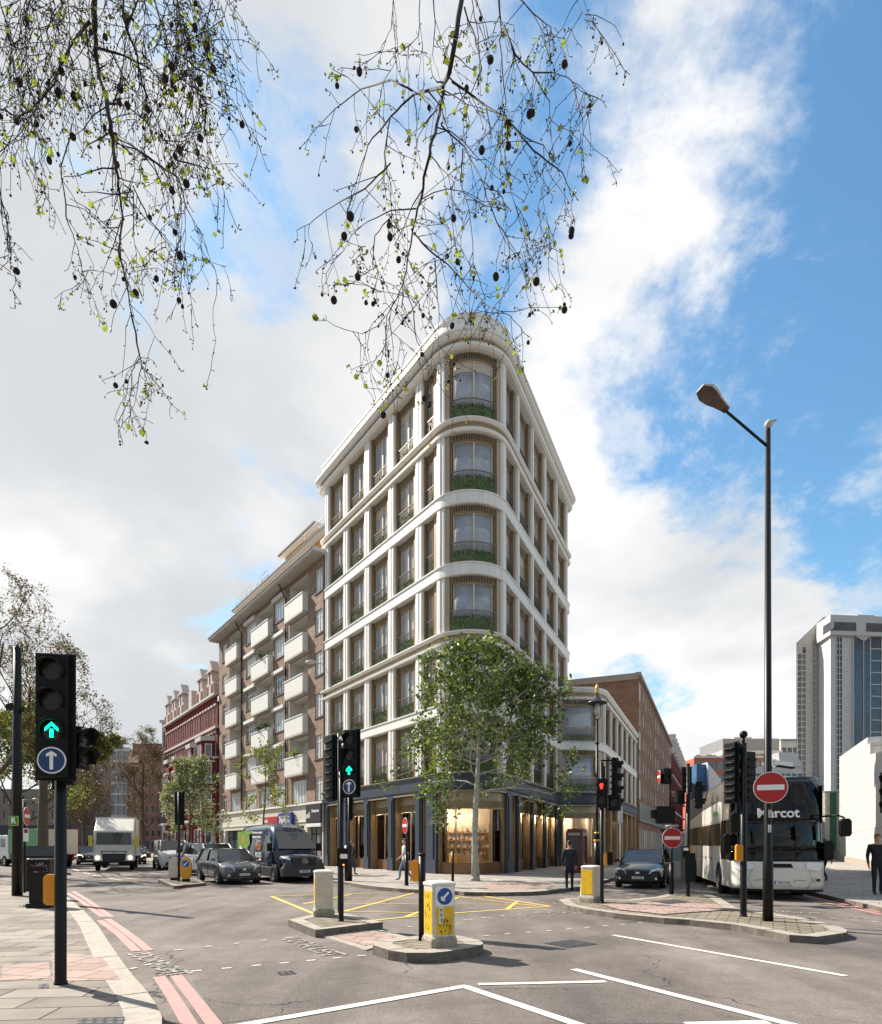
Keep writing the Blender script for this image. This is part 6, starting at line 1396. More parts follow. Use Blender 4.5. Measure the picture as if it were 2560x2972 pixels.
# grey hatchback, front axle wheels at the measured points
def place(f, Y, yoff, a, side=0.0):
    """put the vehicle so that the point (side, yoff) of its plan stands under plate column f at depth Y"""
    p = at(f, Y, 0); c, s = math.cos(a), math.sin(a); return Vector((p.x - (side * c - yoff * s), p.y - (side * s + yoff * c), 0))
a = R(38); car('dark grey hatchback with chrome badge turning into the junction at the left', 'car', place(638.6, 26.1, -1.22, a, -.76), a, carpaint('paint_dark_grey', (.075, .08, .09)), 3.94, 1.73, 1.50, 'hatch', 'LV11 KEA', 'cars on the left road')
a = R(-25); car('shiny black car facing the viewer beside the phone box', 'car', place(1801, 24.6, -1.35, a, -.76), a, carpaint('paint_black', (.004, .005, .008), .1, .12), 4.46, 1.78, 1.49, 'saloon', 'Y360 KZS', 'cars on the right road')
a = R(36); car('dark people carrier behind the far left island signal', 'car', place(558, 37, -1.4, a, -.8), a, carpaint('paint_charcoal', (.045, .048, .052)), 4.6, 1.85, 1.80, 'mpv', '', 'cars on the left road', lit=True)
car('white estate car hidden behind the dark grey hatchback', 'car', place(640, 33.0, -1.4, R(40), .0), R(40), carpaint('paint_white', (.62, .62, .6), 0), 4.4, 1.8, 1.72, 'mpv', '', 'cars on the left road')
car('dark car squeezed between the people carrier and the white estate', 'car', place(600, 39, -1.4, R(36), .0), R(36), carpaint('paint_black', (.004, .005, .008), .1, .12), 4.4, 1.8, 1.75, 'hatch', '', 'cars on the left road')
a = R(30); car('small white delivery van left of the far island signal', 'van', place(464, 40.9, -1.5, a, -.85), a, carpaint('paint_white', (.62, .62, .6), 0), 4.9, 1.92, 1.96, 'van', '', 'cars on the left road', name='van')
car('dark blue car with lit headlights left of the white lorry', 'car', place(258, 51, -2, R(28), 0), R(28), carpaint('paint_navy', (.02, .028, .05)), 4.1, 1.75, 1.55, 'hatch', '', 'cars on the left road', lit=True)
car('dark car partly hidden right of the white lorry', 'car', place(393, 52, -2, R(34), 0), R(34), carpaint('paint_black', (.004, .005, .008), .1, .12), 4.2, 1.75, 1.5, 'saloon', '', 'cars on the left road', lit=True)
car('distant silver car beyond the white lorry and the small van', 'car', place(418, 72, -2, R(48), 0), R(48), carpaint('paint_silver', (.35, .36, .38)), 4.4, 1.8, 1.5, 'saloon', '', 'cars on the left road')
car('black cab seen from behind near the litter bin', 'car', place(118, 36, 0, R(212), 0), R(212), carpaint('paint_black', (.004, .005, .008), .1, .12), 4.6, 1.85, 1.62, 'mpv', '', 'cars on the left road', rear=True)
car('dark car at the far left edge in front of the green lorry cab', 'car', place(2, 50, 0, R(60), 0), R(60), carpaint('paint_navy', (.02, .028, .05)), 4.3, 1.75, 1.5, 'hatch', '', 'cars on the left road')

# ---------------------------------------------------------------- navy high roof van
a = R(36); W_, H_, L_ = 2.0, 2.66, 6.0; vloc = place(820, 26.6, -L_ / 2, a, -.98); e = empty('delivery_van', vloc, a, 'navy high roof delivery van with green leaf graphic and white crest, nose to the junction', 'van')
VN = carpaint('van_navy', (.006, .014, .045), .2); VG = mat('van_grey_plastic', (.035, .037, .042), .5)
w = W_ / 2; y0 = -L_ / 2
def vs_(yy, hw, zb_, zt, rw=.86): return (yy, [(hw * .94, zb_), (hw, zb_ + .25), (hw, 1.25), (hw * .985, 1.9 if zt > 2 else zt * .8), (hw * rw, zt - .10 if zt > 2 else zt - .04), (hw * .5, zt), (0, zt + .02)])
st = [vs_(y0, .80 * w, .36, 1.02, .8), vs_(y0 + .05, .93 * w, .30, 1.12, .85), vs_(y0 + .35, w, .26, 1.24, .9), vs_(y0 + .72, w, .26, 1.36, .93)]
add_body('bonnet', e, [(q[0], [(x, min(z, st[i][1][6][1])) for x, z in q[1]]) for i, q in enumerate(st)], VN, 1)
st = [vs_(y0 + .70, .995 * w, .26, 1.40, .95), vs_(y0 + 1.25, .99 * w, .26, 2.15, .84), vs_(y0 + 1.72, .99 * w, .26, 2.56, .80), vs_(y0 + 2.1, .99 * w, .26, 2.64, .82), vs_(y0 + 5.85, .985 * w, .28, 2.64, .82), vs_(y0 + 5.98, .95 * w, .34, 2.58, .80)]
st[0] = (st[0][0], [(x, min(z, 1.42)) for x, z in st[0][1]])
add_body('body', e, st, VN, 1)
def quadp(name, parent, pts, m, th=None):
    mb = MB().m(m); pts = [Vector(p) for p in pts]; n = (pts[1] - pts[0]).cross(pts[2] - pts[0]).normalized() * (th or .01); k = len(pts)
    mb.add(pts + [p + n for p in pts], [list(range(k))[::-1], [k + i for i in range(k)]] + [(i, (i + 1) % k, k + (i + 1) % k, k + i) for i in range(k)]); return mb.build(name, parent)
quadp('windscreen', e, [(-.88, y0 + .76, 1.46), (.88, y0 + .76, 1.46), (.76, y0 + 1.36, 2.20), (-.76, y0 + 1.36, 2.20)], CGL, .035)
for s in (-1, 1):
    p = [(s * 1.0, y0 + 1.22, 1.42), (s * 1.0, y0 + 2.05, 1.42), (s * .985, y0 + 2.05, 2.05), (s * .97, y0 + 1.55, 2.05)]; quadp('side_window', e, p if s < 0 else p[::-1], CGL, .012)
    mb = MB().m(BLACKM); mb.box((s * 1.16, y0 + 1.05, 1.55), (.22, .12, .36)); mb.box((s * 1.03, y0 + 1.1, 1.45), (.12, .05, .05)); mb.build('wing_mirror', e, bevel=.02)
    mb = MB().m(VG); mb.box((s * (w - .02), y0 + 3.2, .45), (.07, 5.0, .42)); mb.build('side_cladding', e, bevel=.01)
    for yy in (y0 + 1.0, y0 + 4.6):
        b_ = MB().m(DARK); b_.X = Matrix.Translation((s * (w - .05), yy, .36)) @ Matrix.Rotation(R(90), 4, 'Y'); b_.tube([(0, 0, -.055), (0, 0, .056)], .44, 24); b_.build('wheel_arch', e); wheel(e, s * (w - .09), yy, .36, .24)
    q = MB().m(HL); q.add([(s * .60, y0 + .00, .98), (s * .92, y0 + .10, 1.06), (s * .97, y0 + .34, 1.16), (s * .66, y0 + .10, 1.14), (s * .6, y0 + .3, .98), (s * .9, y0 + .5, 1.1)], [(0, 1, 2, 3) if s > 0 else (3, 2, 1, 0), (0, 4, 5, 1), (3, 2, 5, 4)]); q.build('headlight', e)
    q = MB().m(DARK)
    for yy in (y0 + 1.18, y0 + 2.18, y0 + 3.5): q.box((s * (w - .003), yy, 1.35), (.012, .014, 1.7))
    q.build('door_seam', e)
mb = MB().m(VG); mb.ext([(-.96, .28), (.96, .28), (.98, .62), (.88, .86), (-.88, .86), (-.98, .62)], 1, y0 - .05, y0 + .32); mb.build('bumper', e, bevel=.03)
mb = MB().m(GRILL); mb.ext([(-.50, .74), (.50, .74), (.58, 1.10), (-.58, 1.10)], 1, y0 - .07, y0 + .06)
mb.m(mat('grille_bar', (.06, .06, .065), .3, metal=.6))
for z in (.80, .90, 1.0, 1.08): mb.box((0, y0 - .075, z), (1.04, .02, .025))
mb.build('grille', e)
mb = MB().m(CHROME); mb.X = Matrix.Translation((0, y0 - .09, .94)) @ Matrix.Rotation(R(90), 4, 'X'); mb.tube([(math.cos(t) * .11, math.sin(t) * .11, 0) for t in [i * math.pi / 12 for i in range(25)]], .011, 6, cap=False)
for t in (90, 210, 330): mb.tube([(0, 0, 0), (math.cos(R(t)) * .11, math.sin(R(t)) * .11, 0)], [.018, .006], 6)
mb.build('emblem', e); plate(e, y0 - .062, .50, 'LS68 ENV', .52)
LEAF = mat('leaf_graphic', (.15, .27, .02), .5, vary=.5, vscale=6); OR_ = mat('graphic_orange', (.6, .22, .05), .5)
mb = MB().m(LEAF); xs = -w - .012
def side_poly(mb, pts, x=xs): k = len(pts); mb.add([(x, p[0], p[1]) for p in pts], [list(range(k)) ])
side_poly(mb, [(y0 + 5.8, .80), (y0 + 4.9, 1.15), (y0 + 4.45, 1.0), (y0 + 4.35, 1.5), (y0 + 4.0, 1.7), (y0 + 4.1, 2.15), (y0 + 3.7, 2.2), (y0 + 3.6, 2.3), (y0 + 5.8, 2.3)]); mb.build('leaf_graphic', e)
mb = MB().m(OR_); side_poly(mb, [(y0 + 5.1, 1.7), (y0 + 4.9, 1.7), (y0 + 4.8, 2.0), (y0 + 4.95, 2.2), (y0 + 5.05, 2.1)], xs - .004); side_poly(mb, [(y0 + 2.95, 1.42), (y0 + 3.25, 1.62), (y0 + 3.1, 1.46), (y0 + 3.05, 1.8), (y0 + 2.88, 1.5), (y0 + 2.82, 1.95), (y0 + 2.76, 1.5), (y0 + 2.6, 1.8), (y0 + 2.55, 1.46), (y0 + 2.42, 1.62), (y0 + 2.65, 1.42)], xs - .004); mb.build('flame_graphic', e)
mb = MB().m(SIGNW); side_poly(mb, [(y0 + 5.35 + .22 * math.cos(t), 1.25 + .35 * math.sin(t)) for t in [i * math.pi / 8 for i in range(16)]], xs - .006); mb.build('white_oval', e)
Ml = lambda yy, z: plane_M((xs - .008, yy, z), (-1, 0, 0))
text('WOODS', .34, SIGNW, 'lettering', e, Ml(y0 + 2.83, 1.18), ext=.002, squeeze=.62, bold=.006); mb = MB().m(SIGNW); mb.b2((xs - .006, y0 + 2.48, .93), (xs, y0 + 3.18, 1.02)); mb.build('white_bar', e)
text('The foodservice experts', .17, SIGNW, 'lettering', e, Ml(y0 + 3.0, 2.22), ext=.002, bold=.004, squeeze=.8); text('delivering freshness', .17, SIGNW, 'lettering', e, Ml(y0 + 3.05, 2.02), ext=.002, bold=.004, squeeze=.85); text('bring the best', .10, SIGNW, 'lettering', e, Ml(y0 + 2.75, 1.80 + .02), ext=.002); text('WOODS', .17, SIGNW, 'lettering', e, plane_M((0, y0 + 1.60, 2.475), (0, -.72, .69), up=(0, .69, .72)), ext=.004, bold=.004)

# ---------------------------------------------------------------- white lorry
a = R(24); lloc = place(331, 39.6, -3.4, a, 0); e = empty('lorry', lloc, a, 'white box lorry with lit headlights and yellow mirrors coming towards the viewer', 'lorry', 'lorries'); LW = mat('lorry_white', (.62, .60, .55), .4, vary=.06)
mb = MB().m(LW); mb.b2((-1.15, -3.4, .55), (1.15, -1.75, 2.55)); mb.build('cab', e, bevel=.08); mb = MB().m(LW); mb.ext([(-3.2, 2.55), (-1.75, 2.55), (-1.5, 3.35), (-1.75, 3.35)], 0, -1.12, 1.12); mb.build('wind_deflector', e, bevel=.04)
mb = MB().m(LW); mb.b2((-1.2, -1.6, 1.0), (1.2, 4.2, 3.45)); mb.build('cargo_box', e, bevel=.02)
quadp('windscreen', e, [(-1.0, -3.41, 1.65), (1.0, -3.41, 1.65), (.97, -3.40, 2.42), (-.97, -3.40, 2.42)], CGL, .02)
mb = MB().m(GRILL); mb.ext([(-.72, 1.25), (.72, 1.25), (.62, .62), (-.62, .62)], 1, -3.45, -3.3); mb.m(SILVER); mb.b2((-.66, -3.47, 1.08), (.66, -3.44, 1.2)); mb.build('grille', e); mb = MB().m(BLACKM); mb.b2((-1.17, -3.5, .32), (1.17, -3.2, .60)); mb.b2((-1.17, -3.3, .6), (-.95, -3.0, .95)); mb.build('bumper', e, bevel=.03)
text('DAF', .09, GRILL, 'lettering', e, plane_M((0, -3.475, 1.14), (0, -1, 0)))
for s in (-1, 1):
    mb = MB().m(HLB); mb.disc((s * .92, -3.46, .82), .12, (0, -1, 0), .03, 14); mb.build('headlight', e)
    mb = MB().m(mat('mirror_yellow', (.6, .48, .02), .5)); mb.b2((s * 1.2, -3.5, 1.55), (s * 1.42, -3.35, 2.2)); mb.m(BLACKM); mb.b2((s * 1.1, -3.44, 1.85), (s * 1.22, -3.40, 1.9)); mb.build('wing_mirror', e, bevel=.03)
    wheel(e, s * .98, -2.4, .42, .26, WHITEP); wheel(e, s * .98, 2.6, .42, .3, WHITEP)
plate(e, -3.52, .45, '', .5)
# ---------------------------------------------------------------- green and cream lorry driving away
a = R(235); glo = place(178, 44.0, 3.2, a, 0); e = empty('lorry', glo, a, 'green sided lorry with cream rear doors driving away at the far left', 'lorry', 'lorries')
mb = MB().m(mat('lorry_green', (.01, .20, .035), .45)); mb.b2((-1.15, -2.6, .95), (1.15, 3.15, 2.75)); mb.build('cargo_box', e, bevel=.01); mb = MB().m(mat('lorry_cream', (.55, .50, .43), .5)); mb.b2((-1.1, 3.15, .98), (1.1, 3.20, 2.72)); mb.m(RED); mb.b2((-1.15, 3.15, .93), (1.15, 3.19, .98)); mb.b2((-1.15, 3.15, 2.72), (1.15, 3.19, 2.76)); mb.b2((-1.15, 3.15, .98), (-1.1, 3.19, 2.72)); mb.b2((1.1, 3.15, .98), (1.15, 3.19, 2.72)); mb.build('rear_door', e)
mb = MB().m(LW); mb.b2((-1.05, -4.4, .55), (1.05, -2.75, 2.35)); mb.build('cab', e, bevel=.06); mb = MB().m(CGL)
for s in (-1, 1): mb.b2((s * 1.05, -4.2, 1.45), (s * 1.06, -3.4, 2.1))
mb.build('side_window', e); mb = MB().m(BLACKM); mb.b2((-.9, -2.7, .5), (.9, 3.1, .93)); mb.build('chassis', e)
for s in (-1, 1): wheel(e, s * .95, -3.5, .42, .26); wheel(e, s * .95, 2.0, .42, .3); mb = MB().m(TAIL); mb.b2((s * .7, 3.15, .6), (s * 1.0, 3.2, .75)); mb.build('tail_lamp', e)

# ---------------------------------------------------------------- white and black double deck coach
a = R(-15.4); W_, H_, L_ = 2.52, 3.85, 13.5; w = W_ / 2; y0 = -L_ / 2
cl = Vector((8.85, 18.9, 0)); c_, s_ = math.cos(a), math.sin(a); cloc = cl - Vector((-w * c_ - y0 * s_, -w * s_ + y0 * c_, 0)); e = empty('coach', cloc, a, 'white and black double deck coach facing the viewer at the right', 'coach')
CW_ = mat('coach_white', (.66, .63, .57), .35, coat=.4, vary=.05); CB = mat('coach_black', (.004, .004, .005), .05, spec=.35); CBG = mat('coach_upper_glass', (.16, .15, .13), .12, spec=.8, vary=.25, vscale=.8)
SG = glass_mat('coach_windscreen', (.50, .54, .52), .5)
def csec(yy, hw, zb_, zt, t=.0): return (yy, [(hw * .97, zb_), (hw, zb_ + .12), (hw, 1.6), (hw, 2.6), (hw * .985, zt - .22), (hw * .90, zt - .04), (0, zt)])
mb = MB()
# lower white body, split round the cab opening so that the driver's space is real
def ring_body(name, m, z0, z1, ya, yb, inset=.0):
    o = MB().m(m); o.b2((-w + inset, ya, z0), (w - inset, yb, z1)); return o
o = MB().m(CW_); o.b2((-w, y0 + 1.9, .30), (w, -y0, 1.15)); o.b2((-w, y0 + 2.3, 1.15), (w, -y0, 2.45)); o.build('body', e, bevel=.03)
# front bumper: curved loft in plan
def front_arc(z0, z1, m, name, bulge=.30, off=0.0, thick=.10, n=14, hw=None, lean0=0.0, lean1=0.0, smooth=True):
    hw = hw or w; vs = []; fs = []
    zs = [z0 + (z1 - z0) * j / 6 for j in range(7)]
    for j, z in enumerate(zs):
        ln = lean0 + (lean1 - lean0) * (j / 6) ** 1.6
        for i in range(n + 1):
            t = -1 + 2 * i / n; x = hw * math.copysign(abs(t) ** .9, t) if t else 0; yy = y0 + off + ln + bulge * abs(t) ** 4
            vs.append((x, yy, z))
    k = n + 1
    for j in range(6):
        for i in range(n): fs.append((j * k + i, j * k + i + 1, (j + 1) * k + i + 1, (j + 1) * k + i))
    q = MB().m(m); q.add(vs, fs, smooth); o = q.build(name, e); so = o.modifiers.new('solid', 'SOLIDIFY'); so.thickness = thick; so.offset = -1 if name != 'x' else 1; return o
front_arc(.34, 1.16, CW_, 'front_bumper', .34, -.02, .12)
front_arc(.26, .34, BLACKM, 'bumper_lip', .36, .03, .1)
front_arc(1.16, 1.50, CB, 'dash_panel', .34, .0, .08, lean0=.0, lean1=.03)
front_arc(1.50, 2.40, SG, 'windscreen', .34, .03, .012, lean0=.0, lean1=.10)
front_arc(2.40, 3.72, CB, 'upper_windscreen', .34, .13, .10, lean0=.0, lean1=.42)
o = MB().m(CB); vs = []; fs = []
# upper deck side glazing and roof
st = []
for yy, hw, zt in ((y0 + .62, .97 * w, 3.70), (y0 + 1.0, w, 3.78), (y0 + 2.0, w, 3.84), (-y0 - .4, w, 3.84), (-y0, .95 * w, 3.75)): st.append((yy, [(hw * .985, 2.42), (hw, 2.50), (hw * .995, 3.2), (hw * .985, zt - .25), (hw * .93, zt - .05), (hw * .5, zt), (0, zt)]))
vs, fs = body_loft(st, None); o = MB().m(CBG); o.add(vs, fs, True); o.build('upper_deck', e)
o = MB().m(CB)
for s in (-1, 1):
    o.b2((s * (w - .02), y0 + .45, 1.16), (s * (w + .004), y0 + .75, 3.45)); 
o.build('front_pillar', e, bevel=.01)
for s in (-1, 1):
    q = MB().m(CW_); p = [(y0 + 2.1, 2.45), (-y0, 2.45), (-y0, 2.62), (y0 + 6.5, 3.02), (y0 + 2.5, 3.13), (y0 + 2.12, 3.05)]; k = len(p)
    q.add([(s * (w + .006), a_, b_) for a_, b_ in p] + [(s * (w - .02), a_, b_) for a_, b_ in p], [list(range(k)), [k + i for i in range(k)][::-1]] + [(i, (i + 1) % k, k + (i + 1) % k, k + i) for i in range(k)]); q.build('side_fairing', e)
    q = MB().m(pane_mat('coach_side_glass', (.03, .026, .022), .5, 1.7, .05, 1)); q.b2((s * (w - .03), y0 + 2.35, 1.62), (s * (w + .008), -y0 - 1.2, 2.40)); q.build('side_window', e)
    q = MB().m(CW_); q.b2((s * (w - .05), y0 + .55, .34), (s * (w + .003), y0 + 1.95, 1.18)); q.m(CB); q.b2((s * (w - .04), y0 + .62, 1.18), (s * (w + .002), y0 + .80, 2.44)); q.b2((s * (w - .04), y0 + 1.62, 1.18), (s * (w + .002), y0 + 2.3, 2.44)); q.build('entrance_panel', e)
    q = MB().m(SG); q.b2((s * (w - .02), y0 + .8, 1.2), (s * (w - .008), y0 + 1.62, 2.4)); q.build('side_pane', e)
    q = MB().m(DARK)
    for yy in (y0 + 1.9, y0 + 2.1, y0 + 4.2, y0 + 5.7, y0 + 7.2, y0 + 8.7): q.box((s * (w + .006), yy, 1.0), (.008, .015, 1.2))
    for yy in (y0 + 4.35, y0 + 4.75, y0 + 5.85): q.box((s * (w + .008), yy, 1.15), (.01, .06, .13))
    q.build('locker_seam', e)
    for yy in (y0 + 2.75, y0 + 9.2, y0 + 10.6):
        b_ = MB().m(DARK); b_.X = Matrix.Translation((s * (w - .10), yy, .50)) @ Matrix.Rotation(R(90), 4, 'Y'); b_.tube([(0, 0, -.108), (0, 0, .108)], .60, 28); b_.build('wheel_arch', e); wheel(e, s * (w - .12), yy, .50, .30, SILVER)
    q = MB().m(HL); q.add([(s * .70, y0 - .035, .96), (s * 1.08, y0 + .06, .88), (s * 1.24, y0 + .24, 1.0), (s * 1.22, y0 + .20, 1.14), (s * .72, y0 - .03, 1.14)], [(0, 1, 2, 3, 4) if s > 0 else (4, 3, 2, 1, 0)]); ho = q.build('headlight', e); sm_ = ho.modifiers.new('solid', 'SOLIDIFY'); sm_.thickness = .03; sm_.offset = -1
    q = MB().m(mat('lamp_chrome', (.3, .3, .3), .15, metal=.8)); q.disc((s * 1.02, y0 + .01, .62), .065, (s * .3, -1, 0), .02, 16); q.m(LENS); q.disc((s * 1.02, y0 - .008, .62), .045, (s * .3, -1, 0), .02, 16); q.build('fog_lamp', e)
# mirrors on arms
def mirror(x, yy, z0, z1, wd, arm):
    q = MB().m(BLACKM); q.ext([(x - wd / 2, z0 + .08), (x - wd / 2 + .05, z0), (x + wd / 2 - .05, z0), (x + wd / 2, z0 + .08), (x + wd / 2, z1 - .08), (x + wd / 2 - .06, z1), (x - wd / 2 + .06, z1), (x - wd / 2, z1 - .08)], 1, yy - .12, yy + .10); q.tube(arm, .03, 8); q.build('wing_mirror', e, bevel=.02)
mirror(w + .42, y0 - .10, 1.90, 2.42, .28, [(w - .05, y0 + .4, 2.50), (w + .25, y0 - .02, 2.52), (w + .42, y0 - .08, 2.44)])
mirror(-w - .02, y0 - .30, 2.02, 2.62, .24, [(-w + .05, y0 + .5, 2.62), (-w + .0, y0 - .1, 2.66), (-w - .02, y0 - .28, 2.6)])
mirror(-w - .14, y0 + .30, 1.38, 2.0, .20, [(-w + .03, y0 + .6, 1.95), (-w - .1, y0 + .35, 1.96)]); mirror(w + .08, y0 + .25, 1.2, 1.78, .26, [(w - .02, y0 + .5, 1.7), (w + .08, y0 + .3, 1.7)])
text('Marcot', .40, SIGNW, 'lettering', e, plane_M((-.02, y0 + .105, 2.60), (0, -1, .12)), ext=.012, bold=.008, squeeze=.98)
GT = mat('lettering_green', (.16, .50, .02), .5); text('Marcot', .30, GT, 'lettering', e, plane_M((-w - .010, y0 + 3.5, 2.76), (-1, 0, 0)), ext=.002, bold=.006)
q = MB().m(DARK); q.ext([(-.32, 1.10), (.30, 1.10), (.36, .98), (-.24, .98)], 1, y0 - .034, y0 - .02); q.build('badge_recess', e)
q = MB().m(DARK)
for s in (-1, 1): q.tube([(s * .78, y0 - .025, .9), (s * .86, y0 - .018, .6), (s * .72, y0 - .025, .36)], .006, 4); q.tube([(s * .4, y0 - .022, .62), (s * .72, y0 - .026, .60)], .005, 4)
q.tube([(-.4, y0 - .022, .62), (-.3, y0 - .022, .44), (.3, y0 - .022, .44), (.4, y0 - .022, .62)], .006, 4); q.build('panel_seam', e)
plate(e, y0 - .035, .54, 'YJ62 UNL', .5, x=.1)
# cab interior: floor, dash, steering wheel, seats, driver
q = MB().m(mat('cab_trim', (.03, .03, .032), .7)); q.b2((-w + .1, y0 + .4, .45), (w - .1, y0 + 2.2, 1.15)); q.b2((-1.05, y0 + .38, 1.15), (1.05, y0 + .95, 1.42)); q.b2((-w + .05, y0 + 2.2, .5), (w - .05, y0 + 2.29, 2.4)); q.b2((-w + .05, y0 + .5, 2.38), (w - .05, y0 + 2.29, 2.45)); q.build('cab_interior', e)
for x in (-.55, .62):
    q = MB().m(mat('seat_fabric', (.05, .06, .08), .8)); q.b2((x - .25, y0 + 1.4, 1.15), (x + .25, y0 + 1.9, 1.35)); q.b2((x - .25, y0 + 1.82, 1.3), (x + .25, y0 + 1.98, 2.0)); q.build('seat', e, bevel=.04)
q = MB().m(BLACKM); q.X = Matrix.Translation((-.55, y0 + 1.05, 1.48)) @ Matrix.Rotation(R(60), 4, 'X'); q.tube([(math.cos(t) * .24, math.sin(t) * .24, 0) for t in [i * math.pi / 10 for i in range(21)]], .018, 6, cap=False); q.build('steering_wheel', e)
q = MB().m(mat('destination_board', (.10, .14, .10), .4)); q.b2((.35, y0 + .30, 2.24), (1.0, y0 + .33, 2.36)); q.build('sun_blind', e)
q = MB().m(mat('paper_white', (.6, .6, .55), .8)); q.b2((-.35, y0 + .5, 1.425), (.1, y0 + .7, 1.44)); q.b2((.5, y0 + .5, 1.425), (.7, y0 + .62, 1.5)); q.build('papers', e)
for x in (-.5, .45):
    q = MB().m(BLACKM); q.tube([(x, y0 - .03, 1.36), (x + .25, y0 - .05, 1.56), (x + .8, y0 + .02, 1.58)], .012, 5); q.build('wiper', e)
COACH = e
# ================================================================ people (local frame: facing -y, feet at z = 0)
SKIN = mat('skin', (.50, .27, .18), .5, spec=.4); HAIRD = mat('hair_dark', (.02, .014, .01), .6); HAIRB = mat('hair_brown', (.10, .045, .02), .6)
def person(label, loc, a, H=1.76, top=(.02, .02, .03), legs=(.02, .02, .025), hair=HAIRD, pose=None, long_hair=False, coat=True, group=None, female=False, seated=False, sleeves=True, parent=None):
    """one continuous skinned body; regions coloured by height and limb"""
    s = H / 1.76; P = dict(hipL=(-.09, 0, .93), kneeL=(-.10, -.02, .50), ankL=(-.10, .02, .09), toeL=(-.11, -.15, .035), kneeR=(.10, -.02, .50), ankR=(.10, .02, .09), toeR=(.11, -.15, .035),
        elL=(-.27, .03, 1.13), wrL=(-.28, -.06, .88), elR=(.27, .03, 1.13), wrR=(.28, -.06, .88), lean=0.0)
    P.update(pose or {}); ln = P['lean']; k = .93 if female else 1.0; c = 1.12 if coat else 1.0
    V = [((0, 0, .95), .135 * c), ((0, -ln * .3, 1.10), .125 * c), ((0, -ln * .6, 1.28), .150 * c), ((0, -ln, 1.42), .115 * c), ((0, -ln, 1.50), .058), ((0, -ln - .01, 1.56), .062), ((0, -ln - .02, 1.64), .088), ((0, -ln - .015, 1.72), .074),
         ((-.09, 0, .90), .095), (P['kneeL'], .062), (P['ankL'], .045), (P['toeL'], .035), ((.09, 0, .90), .095), (P['kneeR'], .062), (P['ankR'], .045), (P['toeR'], .035),
         ((-.19 * k, -ln, 1.42), .068 * c), (P['elL'], .045 * c), (P['wrL'], .030), ((.19 * k, -ln, 1.42), .068 * c), (P['elR'], .045 * c), (P['wrR'], .030)]
    E = [(0, 1), (1, 2), (2, 3), (3, 4), (4, 5), (5, 6), (6, 7), (0, 8), (8, 9), (9, 10), (10, 11), (0, 12), (12, 13), (13, 14), (14, 15), (3, 16), (16, 17), (17, 18), (3, 19), (19, 20), (20, 21)]
    wrs = []
    for w_, el, sd in ((18, 17, -1), (21, 20, 1)):
        wp = Vector(V[w_][0]); d = (wp - Vector(V[el][0])).normalized(); i0 = len(V); V.append((tuple(wp + d * .075), .028)); E.append((w_, i0))
        lat = Vector((0, 1, 0)); lat = (lat - d * lat.dot(d)).normalized(); cu = d.cross(lat)
        for q, (o_, L_) in enumerate(((-.03, .062), (-.010, .072), (.011, .068), (.030, .052))):
            i1 = len(V); V.append((tuple(wp + d * .10 + lat * o_), .0095)); V.append((tuple(wp + d * (.10 + L_ * .55) + lat * o_ - cu * .008 * sd), .0085)); V.append((tuple(wp + d * (.10 + L_ * .9) + lat * o_ - cu * .026 * sd), .007)); E += [(i0, i1), (i1, i1 + 1), (i1 + 1, i1 + 2)]
        i1 = len(V); V.append((tuple(wp + d * .05 - lat * .038), .010)); V.append((tuple(wp + d * .085 - lat * .056), .008)); E += [(w_, i1), (i1, i1 + 1)]; wrs.append(wp)
    me = bpy.data.meshes.new('person'); me.from_pydata([tuple(Vector(v) * s) for v, r in V], E, []); me.update()
    o = bpy.data.objects.new('person', me); C.objects.link(o); m = o.modifiers.new('skin', 'SKIN'); m.use_smooth_shade = True
    if not me.skin_vertices:
        raise RuntimeError('no skin layer')
    for i, (v, r) in enumerate(V):
        sv = me.skin_vertices[0].data[i]; fl = .80 if i in (1, 2, 3) else 1.0; sv.radius = (r * s * (k if i < 4 else 1) * (1.18 if i in (2, 3) else 1), r * s * fl); sv.use_root = (i == 0)
    sb = o.modifiers.new('sub', 'SUBSURF'); sb.levels = 2; sb.render_levels = 2
    dg = bpy.context.evaluated_depsgraph_get(); bm = bpy.data.meshes.new_from_object(o.evaluated_get(dg)); bpy.data.objects.remove(o)
    tm = mat('cloth_%02x%02x%02x' % tuple(int(x * 255) for x in top), top, .85, vary=.15, vscale=14, bump=.4, bscale=12); lm_ = mat('trousers_%02x%02x%02x' % tuple(int(x * 255) for x in legs), legs, .85, vary=.2, vscale=14, bump=.4, bscale=12); sh = mat('shoe_leather', (.02, .018, .016), .5)
    bm.materials.clear(); [bm.materials.append(x) for x in (SKIN, tm, lm_, sh)]
    for p in bm.polygons:
        q = p.center / s; mi = 2
        el = .62 if not sleeves else 0
        near = min((q - w_).length for w_ in wrs)
        if q.z > 1.475: mi = 0
        elif near < (.16 if sleeves else .30) and abs(q.x) > .15 and min((q - (w_ + Vector((0, 0, .0)))).length for w_ in wrs) < (.17 if sleeves else .30): mi = 0 if (not sleeves or near > .0 and any((q - w_).dot((w_ - Vector(V[e_][0])).normalized()) > -.01 for w_, e_ in zip(wrs, (17, 20)) if (q - w_).length < .2)) else 1
        elif q.z > (.92 if not coat else .82) or abs(q.x) > .2 * k: mi = 1
        elif q.z < .095 and not seated: mi = 3
        p.material_index = mi; p.use_smooth = True
    bm.name = 'person'; o = bpy.data.objects.new('person', bm); C.objects.link(o); o.location = loc; o.rotation_euler = (0, 0, a); tag(o, label, 'person', group)
    hc = Vector((0, -ln - .012, 1.685)) * s; h = MB().m(hair); h.ball(hc + Vector((0, .022, .018)) * s, .098 * s, 12, 8, (.90, 1.0, 1.0)) if True else None
    if long_hair: h.ball(hc + Vector((0, .07, -.10)) * s, .075 * s, 10, 8, (.9, .6, 1.5))
